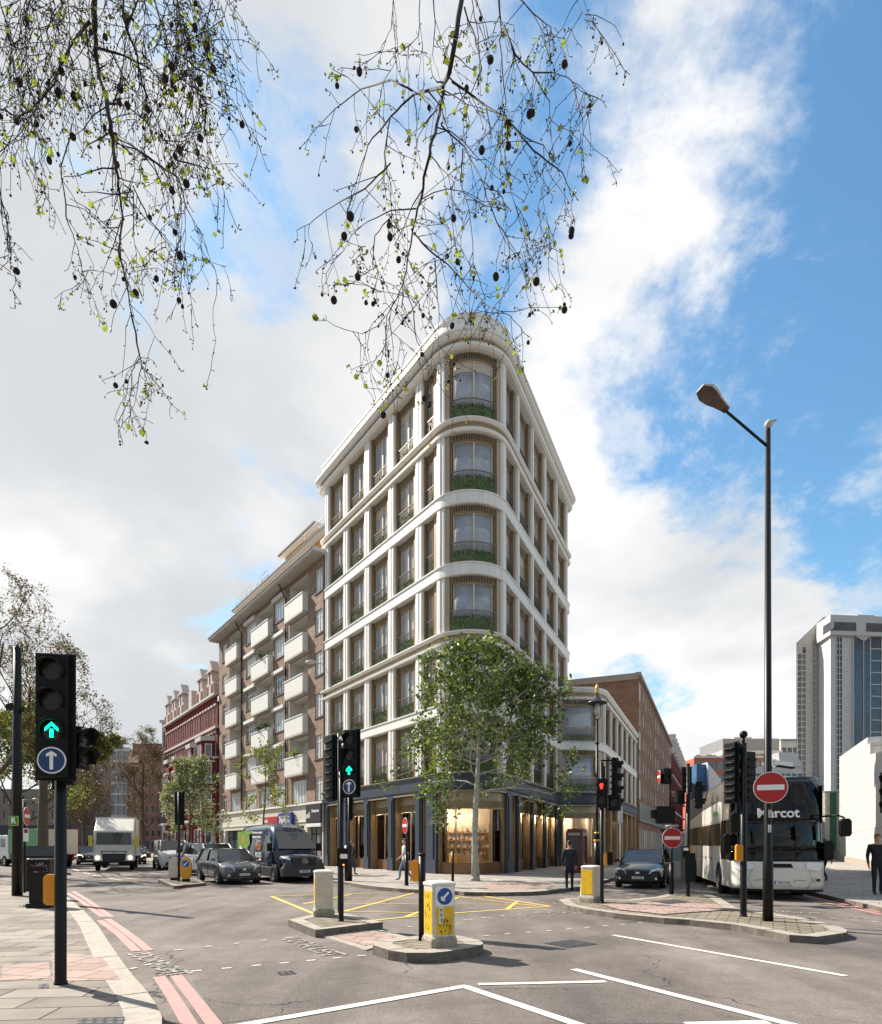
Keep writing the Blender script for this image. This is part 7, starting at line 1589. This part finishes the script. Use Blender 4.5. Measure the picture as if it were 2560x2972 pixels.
    # cut the cap back from the face
    h.v = [(x, max(y, hc.y - .052 * s + max(0, (hc.z + .045 * s - z)) * 1.6), z) for x, y, z in h.v]; h.build('hair', o)
    f = MB().m(SKIN); f.ball(hc + Vector((0, -.098, -.030)) * s, .015 * s, 8, 6, (.8, 1.1, 1.4)); 
    for x in (-1, 1): f.ball(hc + Vector((x * .082, .005, -.03)) * s, .018 * s, 8, 6, (.4, .8, 1.3))
    f.m(mat('eye_dark', (.03, .02, .02), .3))
    for x in (-1, 1): f.ball(hc + Vector((x * .030, -.084, -.005)) * s, .009 * s, 8, 5)
    f.m(mat('lip', (.35, .12, .1), .5)); f.ball(hc + Vector((0, -.083, -.072)) * s, .02 * s, 8, 5, (1, .4, .3)); f.build('face', o); return o
W1 = dict(kneeL=(-.09, -.16, .52), ankL=(-.09, -.20, .12), toeL=(-.09, -.36, .10), kneeR=(.09, .06, .50), ankR=(.09, .30, .16), toeR=(.09, .22, .03), elL=(-.25, .16, 1.16), wrL=(-.24, .16, .90), elR=(.25, -.06, 1.14), wrR=(.23, -.24, .98))
W2 = dict(kneeL=(-.09, -.06, .50), ankL=(-.09, -.02, .09), toeL=(-.09, -.18, .035), kneeR=(.10, -.02, .50), ankR=(.10, .10, .11), toeR=(.10, -.05, .035), elL=(-.245, .03, 1.13), wrL=(-.235, -.05, .89), elR=(.245, .03, 1.13), wrR=(.235, -.05, .89))
person('man in a dark navy jacket and black trousers walking away, seen from behind', G(1653, 2587, 0), R(172), 1.79, (.012, .016, .03), (.008, .008, .011), HAIRD, W2)
person('woman in a navy jacket and blue jeans striding along the shopfront', G(1022, 2542, kz), R(75), 1.68, (.012, .016, .035), (.02, .05, .09), HAIRB, W1, True, False, female=True)
person('man in a white T-shirt and pale jeans walking behind the edge on road sign', G(1174, 2559, kz), R(-80), 1.76, (.68, .68, .68), (.14, .20, .28), HAIRD, W1, coat=False, sleeves=False)
person('heavy man in a black coat walking at the right edge', G(2547, 2597, kz), R(-22), 1.85, (.010, .012, .016), (.012, .016, .028), mat('hair_ginger', (.20, .09, .04), .6), W2)
person('person in black clothes walking beside the far side of the coach', at(2391, 26, kz), R(185), 1.76, (.012, .012, .014), (.012, .012, .014), HAIRD, W1)
SIT = dict(kneeL=(-.12, -.42, .93), ankL=(-.12, -.42, .52), toeL=(-.12, -.56, .48), kneeR=(.12, -.42, .93), ankR=(.12, -.42, .52), toeR=(.12, -.56, .48), elL=(-.27, -.08, 1.16), wrL=(-.20, -.34, 1.20), elR=(.27, -.08, 1.16), wrR=(.20, -.34, 1.20))
Mc = Matrix.Translation(COACH.location) @ Matrix.Rotation(COACH.rotation_euler.z, 4, 'Z')
person('coach driver in a yellow high visibility vest behind the steering wheel', Mc @ Vector((-.55, -13.5 / 2 + 1.62, .42)), COACH.rotation_euler.z, 1.74, (.45, .50, .03), (.02, .02, .03), HAIRD, SIT, seated=True)
person('passenger in a green shirt sitting beside the coach driver', Mc @ Vector((.62, -13.5 / 2 + 1.62, .42)), COACH.rotation_euler.z, 1.74, (.05, .16, .11), (.02, .02, .03), HAIRB, SIT, seated=True)
# ================================================================ trees
BARK = mat('bark_brown', (.10, .075, .055), .9, vary=.3, vscale=8, bump=.5, bscale=20); BARKP = mat('plane_bark', (.36, .355, .29), .85, vary=.3, vscale=7, bump=.4, bscale=15); TWIG = mat('twig_dark', (.022, .014, .013), .85, vary=.3)
def leafm(name, c, tr=.45, vary=.35):
    m = bpy.data.materials.new(name); m.use_nodes = True; n = m.node_tree.nodes; L = m.node_tree.links; n.clear(); out = n.new('ShaderNodeOutputMaterial')
    d = n.new('ShaderNodeBsdfDiffuse'); t = n.new('ShaderNodeBsdfTranslucent'); g = n.new('ShaderNodeBsdfGlossy'); g.inputs['Roughness'].default_value = .4; mx = n.new('ShaderNodeMixShader'); mx.inputs[0].default_value = tr; m2 = n.new('ShaderNodeMixShader'); m2.inputs[0].default_value = .05
    ge = n.new('ShaderNodeNewGeometry'); hs = n.new('ShaderNodeHueSaturation'); hs.inputs['Color'].default_value = (*c, 1); mr = n.new('ShaderNodeMapRange'); L.new(ge.outputs['Random Per Island'], mr.inputs[0]); mr.inputs[3].default_value = 1 - vary; mr.inputs[4].default_value = 1 + vary
    L.new(mr.outputs[0], hs.inputs['Value']); h2 = n.new('ShaderNodeMapRange'); L.new(ge.outputs['Random Per Island'], h2.inputs[0]); h2.inputs[3].default_value = .485; h2.inputs[4].default_value = .515; L.new(h2.outputs[0], hs.inputs['Hue'])
    L.new(hs.outputs[0], d.inputs[0]); L.new(hs.outputs[0], t.inputs[0]); L.new(d.outputs[0], mx.inputs[1]); L.new(t.outputs[0], mx.inputs[2]); L.new(mx.outputs[0], m2.inputs[1]); L.new(g.outputs[0], m2.inputs[2]); L.new(m2.outputs[0], out.inputs[0]); return m
LG = leafm('leaf_green', (.105, .155, .020), .5); LGD = leafm('leaf_dark', (.045, .080, .015), .35); LY = leafm('leaf_yellow_green', (.22, .27, .03), .5); LOL = leafm('leaf_olive', (.15, .135, .04), .4); LBL = leafm('blossom_white', (.50, .52, .38), .3, .2); LBR = leafm('bud_brown', (.16, .10, .045), .3); LFR = leafm('leaf_fresh', (.25, .30, .025), .55, .3)
rnd = random.Random(21)
def rv(): 
    while True:
        v = Vector((rnd.uniform(-1, 1), rnd.uniform(-1, 1), rnd.uniform(-1, 1)))
        if .05 < v.length < 1: return v.normalized()
def leaf(mb, c, s, n=None, lobed=False):
    n = n or rv(); a = n.orthogonal().normalized(); b = n.cross(a); t = rnd.random() * 6.28; u = a * math.cos(t) + b * math.sin(t); v = n.cross(u)
    if lobed:
        pts = [(0, -.5), (.28, -.42), (.55, -.1), (.36, .06), (.40, .42), (.12, .30), (0, .62), (-.12, .30), (-.40, .42), (-.36, .06), (-.55, -.1), (-.28, -.42)]
        mb.add([c + (u * x + v * y) * s + n * (abs(x) * s * .3) for x, y in pts], [list(range(12))])
    else: mb.add([c - v * s * .55, c + u * s * .38, c + v * s * .6, c - u * s * .38 + n * s * .15], [(0, 1, 2, 3)])
def grow(mb, tips, p, d, L, r, lvl, maxl, env, spread=.75, up=.12, nseg=4, kids=4, minr=.006):
    pts = [p.copy()]; rad = [r]; q = p.copy(); dd = d.copy(); st = L / nseg
    for i in range(nseg):
        dd = (dd + rv() * .22 + Vector((0, 0, up))).normalized(); q = q + dd * st
        if not env(q) and i > 0: break
        pts.append(q.copy()); rad.append(max(minr, r * (1 - .6 * (i + 1) / nseg)))
    if len(pts) < 2: return
    mb.tube(pts, rad, 7 if lvl == 0 else (5 if lvl == 1 else 3), cap=False)
    if lvl >= maxl - 1:
        for i in range(1, len(pts)): tips.append((pts[i], dd.copy()))
    if lvl >= maxl: return
    n = kids if lvl else kids + 3
    for k in range(n):
        i = rnd.randint(1, len(pts) - 1); b = pts[i]; t = rv(); t = (t - dd * t.dot(dd)).normalized(); nd = (dd * (1 - spread * .6) + t * spread).normalized()
        grow(mb, tips, b, nd, L * rnd.uniform(.5, .78), max(minr, rad[i] * .62), lvl + 1, maxl, env, spread, up, nseg, kids, minr)
def tree(name, label, loc, trunk_h, tr, env_c, env_r, maxl, leaves, bark, cat='tree', kids=4, group=None, lean=(0, 0), spread=.75, up=.12, minr=.012, scatter=.3, shape=1.0, limbs=9, L0=None, trunk_top=None, clump=1.0):
    """trunk > tapered limbs > twigs; leaves hang round the twig ends inside an uneven envelope"""
    e = empty(name, loc, 0, label, cat, group); ec = Vector(env_c); er = Vector(env_r); ph = [rnd.uniform(0, 6.28) for _ in range(6)]
    def env(q):
        v = q - ec; a = math.atan2(v.y, v.x); el = v.z / er.z
        k = 1 + .18 * math.sin(3 * a + ph[0] + 3 * el) + .15 * math.sin(5 * a + ph[1] - 5 * el) + .13 * math.sin(7 * el + ph[2])
        w = 1 - shape * .28 * max(0, el) ; return (v.x / (er.x * k * w)) ** 2 + (v.y / (er.y * k * w)) ** 2 + (v.z / er.z) ** 2 < 1
    t = MB().m(bark); tt = trunk_top or (ec.z + er.z * .55); pts = []; rad = []
    for i in range(9):
        f = i / 8; pts.append(Vector((lean[0] * f + .06 * math.sin(f * 7 + ph[3]), lean[1] * f + .06 * math.cos(f * 6 + ph[4]), tt * f))); rad.append(max(.02, tr * (1.25 if i == 0 else 1.0) * (1 - .85 * f ** 1.3)))
    t.tube(pts, rad, 12); t.tube([(0, 0, -.03), (0, 0, .25)], [tr * 1.5, tr * 1.05], 12); t.build('trunk', e)
    b = MB().m(bark); tips = []
    for k in range(limbs):
        f = trunk_h / tt + (1 - trunk_h / tt) * (k + rnd.random()) / limbs; f = min(f, .98); i = int(f * 8); p = pts[i].lerp(pts[min(i + 1, 8)], f * 8 - i); a = k * 2.4 + rnd.uniform(-.4, .4)
        d = Vector((math.cos(a), math.sin(a), .35 + .9 * (f - trunk_h / tt))).normalized(); grow(b, tips, p, d, (L0 or max(er.x, er.z) * .8) * (1.15 - .5 * f), max(.015, rad[i] * .38), 1, maxl, env, spread, up, 4, kids, minr)
    b.build('branches', e)
    lf = MB(); keep = [t_ for t_ in tips if rnd.random() < clump] or tips; low = [t_ for t_ in keep if t_[0].z < ec.z + .05 * er.z] or keep
    for lv_ in leaves:
        m, cnt, sz = lv_[:3]; src = low if len(lv_) > 3 else keep; lf.m(m)
        for _ in range(cnt):
            q, d = src[rnd.randrange(len(src))]; leaf(lf, q + rv() * scatter * rnd.random() ** .6, sz * rnd.choice((.5, .7, .9, 1.1, 1.5)))
    lo = lf.build('leaves', e); return e
# tree in front of the prow
tree('street_tree', 'leafy green plane tree with a pale mottled trunk in front of the rounded shop corner', G(1380, 2556, kz), 3.5, .15, (.05, 0, 6.05), (3.9, 3.3, 4.3), 4, [(LGD, 4200, .15), (LG, 6800, .145), (LY, 3200, .135)], BARKP, kids=4, lean=(.12, 0), scatter=.38, minr=.007, limbs=17, up=.03, shape=.9, clump=.42)
# pavement trees up the left road
tree('street_tree', 'white blossoming tree between the red terrace and the far island signal', at(550, 46, kz), 1.6, .12, (.3, 0, 4.5), (1.95, 1.8, 3.5), 4, [(LBL, 3600, .13), (LG, 3000, .12), (LY, 3000, .12)], BARK, kids=4, scatter=.3, limbs=14, minr=.008)
tree('street_tree', 'slender young tree with yellow green leaves in front of the brick apartments', at(767, 35, kz), 2.2, .07, (.0, 0, 4.8), (1.35, 1.2, 2.9), 3, [(LY, 900, .11), (LOL, 600, .10), (LFR, 300, .10)], BARK, kids=3, scatter=.22, limbs=9, minr=.006, shape=.3)
# big trees at the far left
BT = 'big roadside trees at the far left'
tree('plane_tree', 'largest tree at the far left edge, bare crown above yellow green lower boughs', at(-40, 34, 0), 4, .38, (0, 0, 8.8), (5.0, 4.5, 8.2), 5, [(LOL, 6500, .12, 1), (LBR, 4200, .09), (LOL, 2600, .10), (LY, 3200, .12, 1)], BARK, kids=3, group=BT, scatter=.35, minr=.010, up=.2)
tree('plane_tree', 'second large tree reaching over the green lorry, twiggy against the sky', at(125, 41, 0), 4, .35, (0, 0, 8.0), (4.8, 4.2, 7.4), 5, [(LOL, 6500, .13, 1), (LBR, 4000, .10), (LOL, 2600, .11), (LY, 3000, .13, 1)], BARK, kids=3, group=BT, scatter=.4, minr=.011, up=.22)
tree('plane_tree', 'broad olive crowned tree beyond the thick black column', at(40, 56, 0), 3, .35, (0, 0, 7.6), (7, 5, 6.2), 4, [(LOL, 7000, .22), (LY, 3800, .20), (LG, 1800, .2)], BARK, kids=4, group=BT, scatter=.8, minr=.02, up=.15)
BG = 'bare spring trees at the end of the left road'
tree('bare_tree', 'bare spreading tree left of the white lorry in front of the theatre block', at(245, 80, 0), 2.5, .3, (0, 0, 8.2), (4.4, 3.6, 6.2), 5, [(LBR, 6500, .12), (LOL, 3600, .12)], BARK, kids=3, group=BG, scatter=.5, minr=.02, up=.22)
tree('bare_tree', 'tall pale limbed bare tree right of the white lorry in front of the brick office', at(415, 84, 0), 3, .33, (0, 0, 9.6), (3.8, 3.4, 7.6), 5, [(LBR, 8500, .12), (LOL, 3000, .12)], BARK, kids=3, group=BG, scatter=.5, minr=.02, up=.2)
tree('bare_tree', 'olive tinted bare tree between the traffic signal and the white lorry', at(190, 72, 0), 3, .28, (0, 0, 6.6), (4.4, 3.4, 4.9), 4, [(LOL, 4200, .16), (LBR, 1400, .14)], BARK, kids=4, group=BG, scatter=.6, minr=.018, up=.15)

# ---------------------------------------------------------------- boughs hanging into the top of the picture
random.seed(2)
BALL = mat('seed_ball_brown', (.045, .027, .02), .95, bump=1.0, bscale=250)
def droop(e, strokes, Y0, seed, nballs, trunk, hub, lf_n, big_r, dens=1.0, name='plane_tree'):
    """strokes: measured limb lines (plate columns/rows, start radius); each gets its own depth, twigs grow off it"""
    rr = random.Random(seed); wood = MB().m(TWIG); lf = MB(); ends = []
    def P3(fx, fy, Y): return Vector(((fx - CX) / FF * Y, Y, HC + (HY - fy) / FF * Y))
    def twig(p, d, L, r, lvl):
        n = max(3, int(L / .09)); pts = [p.copy()]; rad = [r]; q = p.copy(); dd = d.normalized()
        for i in range(n):
            dd = (dd + Vector((rr.uniform(-1, 1), rr.uniform(-1, 1), rr.uniform(-1, 1))) * .30 + Vector((0, 0, -.12))).normalized(); q = q + dd * L / n; pts.append(q.copy()); rad.append(max(.0019, r * (1 - .7 * (i + 1) / n)))
            if rr.random() < .5:   # spur with a bud
                s_ = Vector((rr.uniform(-1, 1), rr.uniform(-1, 1), rr.uniform(-.6, .6))).normalized() * rr.uniform(.012, .035); wood.tube([q, q + s_], [.0022, .0016], 3, cap=False); wood.ball(q + s_, rr.uniform(.003, .0055), 5, 3)
        wood.tube(pts, rad, 4 if r > .004 else 3, cap=False)
        if lvl < 2:
            for _ in range(rr.choice((0, 1, 1, 2)) if lvl == 0 else rr.choice((0, 0, 1))):
                i = rr.randint(1, len(pts) - 1); nd = (dd + Vector((rr.uniform(-1, 1), rr.uniform(-.8, .8), rr.uniform(-.9, .2)))).normalized(); twig(pts[i], nd, L * rr.uniform(.35, .65), max(.0016, rad[i] * .7), lvl + 1)
        ends.append(pts[-1]); 
        if rr.random() < .5: ends.append(pts[len(pts) // 2])
    for st in strokes:
        f, r0 = st[:-1], st[-1]; Ya = Y0 + rr.uniform(-.35, .35); n = len(f); raw = []
        for i in range(n - 1):
            for j in range(4):
                t = j / 4; raw.append((f[i][0] * (1 - t) + f[i + 1][0] * t + rr.uniform(-3, 3), f[i][1] * (1 - t) + f[i + 1][1] * t))
        raw.append(f[-1]); pts = [P3(x, y, Ya + .35 * math.sin(i * .35 + st[0][0])) for i, (x, y) in enumerate(raw)]
        if f[0][1] < 20: pts = [Vector(hub).lerp(pts[0], .0), Vector(hub).lerp(pts[0], .35) + Vector((0, 0, .5)), Vector(hub).lerp(pts[0], .75) + Vector((0, 0, .35))] + pts
        rad = [max(.0022, r0 * (1 - .82 * i / (len(pts) - 1))) for i in range(len(pts))]; wood.tube(pts, rad, 7 if r0 > .008 else 4, cap=False)
        L_ = sum((b - a).length for a, b in zip(pts, pts[1:]))
        for i in range(3 if f[0][1] < 20 else 1, len(pts)):
            for _ in range(1 if rr.random() < .62 * dens else 0):
                d = Vector((rr.uniform(-.8, .8), rr.uniform(-.7, .7), rr.uniform(-1.3, .15))); twig(pts[i], d, rr.uniform(.14, .5), max(.0028, min(.005, rad[i] * .6)), 0 if rr.random() < .75 else 1)
        twig(pts[-1], pts[-1] - pts[-2], rr.uniform(.1, .25), .0025, 1)
    for m, cnt in ((LFR, int(lf_n * .42)), (LOL, int(lf_n * .33)), (LBR, int(lf_n * .25))):
        lf.m(m)
        for _ in range(cnt):
            c = rr.choice(ends) + Vector((rr.uniform(-1, 1), rr.uniform(-1, 1), rr.uniform(-1, .6))) * .022
            leaf(lf, c, rr.uniform(.010, .026) if m is not LFR else rr.uniform(.016, .042), None, m is LFR)
    # hanging flower buds: short threads with beads
    for _ in range(int(lf_n * .55)):
        c = rr.choice(ends); h = rr.uniform(.01, .04); q = c + Vector((rr.uniform(-.02, .02), rr.uniform(-.02, .02), -h)); wood.tube([c, q], [.0009, .0009], 3, cap=False); wood.ball(q, rr.uniform(.004, .0085), 6, 4)
    tk = MB().m(BARKP); tp, hb_ = Vector(trunk), Vector(hub); tk.tube([tp, tp + Vector((.05, .1, 3)), tp + Vector((.1, .3, 6.5)), (tp + Vector((.1, .3, 6.5))).lerp(hb_, .5) + Vector((0, 0, 1.2)), hb_], [.38, .30, .22, .11, .05], 12); tk.build('trunk', e, world=True)
    wood.build('branches', e, world=True); lf.build('leaves', e, world=True)
    base = MB().m(BALL); base.ball((0, 0, 0), .5, 12, 8); base.m(TWIG); base.tube([(0, 0, .45), (.08, 0, 1.3), (0, 0, 2.2)], [.035, .03, .03], 3, cap=False); bo = None
    for i in range(nballs):
        c = rr.choice(ends); s = rr.uniform(.036, .050) if rr.random() < .5 else rr.uniform(.020, .032); q = c + Vector((0, 0, -1.9 * s))
        if bo is None: bo = base.build('seed_ball', e); o = bo
        else: o = bo.copy(); C.objects.link(o); o.parent = e
        o.location = q - e.location; o.scale = (s * rr.uniform(.85, 1), s, s * rr.uniform(1, 1.15)); o.rotation_euler = (rr.uniform(-.15, .15), rr.uniform(-.15, .15), rr.random() * 6)
c1 = lambda L_, r: [(x / 2.478, y / 2.478) for x, y in L_] + [r]
c3 = lambda L_, r: [(x / 2.479, 600 + y / 2.479) for x, y in L_] + [r]
e = empty('plane_tree', (-6.2, 1.2, kz), 0, 'plane tree boughs with dark seed balls hanging across the top left of the picture', 'tree', None)
st = [c1([(680, -300), (680, 0), (690, 300), (700, 500), (760, 700), (800, 950), (830, 1150), (860, 1400), (885, 1600), (850, 1800), (900, 1990), (945, 2250)], .020), c3([(945, 760), (1000, 1060), (1020, 1160), (980, 1350), (940, 1500)], .006), c3([(1015, 1160), (1100, 1220), (1160, 1310)], .004), c3([(1000, 1090), (950, 1180), (955, 1320)], .004),
      c1([(650, 160), (540, 270), (440, 460), (390, 600), (230, 790), (100, 860), (-60, 870)], .010), c1([(390, 560), (240, 800), (130, 980), (-20, 1110)], .006), c1([(710, 345), (900, 400), (1080, 500), (1190, 620), (1290, 900)], .008),
      c1([(800, 950), (980, 1070), (1130, 1180), (1280, 1280), (1350, 1500), (1480, 1750), (1560, 2000)], .009), c1([(780, 745), (900, 750), (1050, 870), (1180, 1010), (1300, 1020), (1420, 970)], .008), c1([(880, -60), (890, 130), (980, 400), (1020, 600), (1100, 800), (1180, 1000), (1260, 1200), (1310, 1500), (1300, 1900)], .009),
      c1([(1080, -60), (1200, 300), (1400, 480), (1590, 600), (1700, 640)], .006), c1([(1180, 280), (1300, 560), (1450, 700), (1500, 800)], .005), c1([(1260, 1150), (1420, 1190), (1530, 1220), (1600, 1340), (1640, 1480)], .005), c1([(520, 900), (440, 1200), (480, 1560), (560, 1800), (590, 1950), (570, 2060)], .006), c3([(590, 470), (650, 455), (760, 470)], .004),
      c1([(-20, 1200), (0, 1420), (60, 1560), (60, 1800), (70, 1950)], .005), c1([(850, 1300), (960, 1380), (960, 1700), (990, 1950)], .006), c1([(960, 1350), (1060, 1560), (1170, 1700), (1230, 1850), (1290, 1950)], .005), c1([(1330, 1480), (1330, 1700), (1300, 2060)], .004), c1([(1400, 400), (1420, 560), (1470, 740)], .004), c1([(970, 1070), (960, 1260), (930, 1430)], .005)]
r3 = random.Random(4)
for _ in range(20):
    x = r3.uniform(-120, 1380); L_ = [(x, -120)]; y = -120; dx = r3.uniform(-25, 75)
    for k in range(r3.choice((4, 5, 6, 8))): y += r3.uniform(110, 190); x += dx + r3.uniform(-50, 50); L_.append((x, y))
    st.append(c1(L_, r3.uniform(.003, .0065)))
for x, n in ((1420, 3), (1500, 1), (1560, 3), (1650, 2), (1150, 5)): st.append(c1([(x + k * r3.uniform(-5, 30), -100 + k * 110) for k in range(n + 1)], .003))
droop(e, st, 4.3, 7, 88, (-6.2, 1.2, kz - .02), (-3.0, 3.6, 10.4), 1500, .02)
c2 = lambda L_, r: [(840 + x / 1.899, y / 1.899) for x, y in L_] + [r]
e = empty('plane_tree', (1.8, -3.5, kz), 0, 'plane tree bough with dark seed balls hanging above the flatiron roof', 'tree', None)
st = [c2([(975, -300), (950, 0), (880, 400), (850, 470), (840, 560), (810, 700), (770, 850), (720, 1100), (680, 1280), (630, 1560), (620, 1700)], .019), c2([(850, 480), (680, 520), (560, 640), (430, 800), (370, 1000)], .009), c2([(680, 500), (560, 440), (400, 490), (250, 600), (120, 740)], .007), c2([(1150, -60), (1170, 130), (1160, 220), (1190, 560), (1180, 660)], .009), c2([(1180, 140), (1240, 300), (1340, 400), (1430, 560), (1440, 760), (1460, 850)], .007),
      c2([(900, 450), (1050, 560), (1200, 660), (1350, 830), (1500, 950), (1550, 1070), (1560, 1180)], .009), c2([(840, 690), (960, 810), (1050, 980), (1130, 1200), (1210, 1330), (1210, 1600), (1130, 1690)], .007), c2([(700, 1150), (560, 1160), (400, 1240), (280, 1320)], .005), c2([(560, 900), (420, 1040), (230, 1140), (130, 1220), (40, 1270)], .006),
      c2([(680, 1280), (780, 1390), (880, 1460), (1000, 1600), (1100, 1690), (1220, 1740), (1290, 1830)], .006), c2([(575, -60), (560, 160), (500, 280), (430, 340)], .005), c2([(790, -60), (800, 110), (790, 300), (840, 460)], .007), c2([(720, -60), (710, 200), (600, 300), (510, 480)], .005), c2([(1240, -40), (1340, 70), (1440, 150), (1440, 200)], .006), c2([(1570, -60), (1600, 50), (1660, 110)], .004),
      c2([(1340, 400), (1450, 400), (1540, 430), (1600, 500), (1700, 540)], .005), c2([(1560, 460), (1590, 560), (1620, 690), (1605, 780)], .004), c2([(1180, 640), (1300, 760), (1400, 800), (1400, 1000), (1370, 1140)], .005), c2([(1200, 660), (1190, 900), (1230, 1100), (1310, 1230)], .005), c2([(630, 1560), (540, 1740), (530, 1900), (550, 1960)], .004), c2([(630, 1560), (680, 1720), (700, 1880), (780, 2020), (800, 2060)], .005),
      c2([(800, 1430), (820, 1650), (825, 1800), (820, 2000)], .004), c2([(530, 1740), (480, 1800), (400, 1840), (300, 1815)], .004), c2([(960, 40), (1020, 200), (1060, 380), (1000, 520), (960, 660)], .007), c2([(1000, -60), (1030, 150), (1060, 390)], .006), c2([(560, 640), (520, 850), (560, 1050), (570, 1280)], .005), c2([(770, 850), (900, 1000), (890, 1200), (920, 1400)], .005), c2([(960, 820), (940, 1000), (1000, 1200), (1010, 1450), (1080, 1640)], .005),
      c2([(720, 1120), (800, 1190), (830, 1180)], .003), c2([(1050, 990), (1170, 1080), (1190, 1140)], .003), c2([(570, 1180), (470, 1300), (460, 1450), (520, 1540)], .004), c2([(1370, 1150), (1430, 1250), (1440, 1340), (1290, 1390)], .003), c2([(550, 1740), (560, 1830), (650, 1900), (720, 1960)], .003), c2([(600, 1990), (560, 2010)], .002)]
droop(e, st, 4.3, 12, 62, (1.8, -3.5, kz - .02), (.5, 2.6, 10.6), 850, .02, .8)
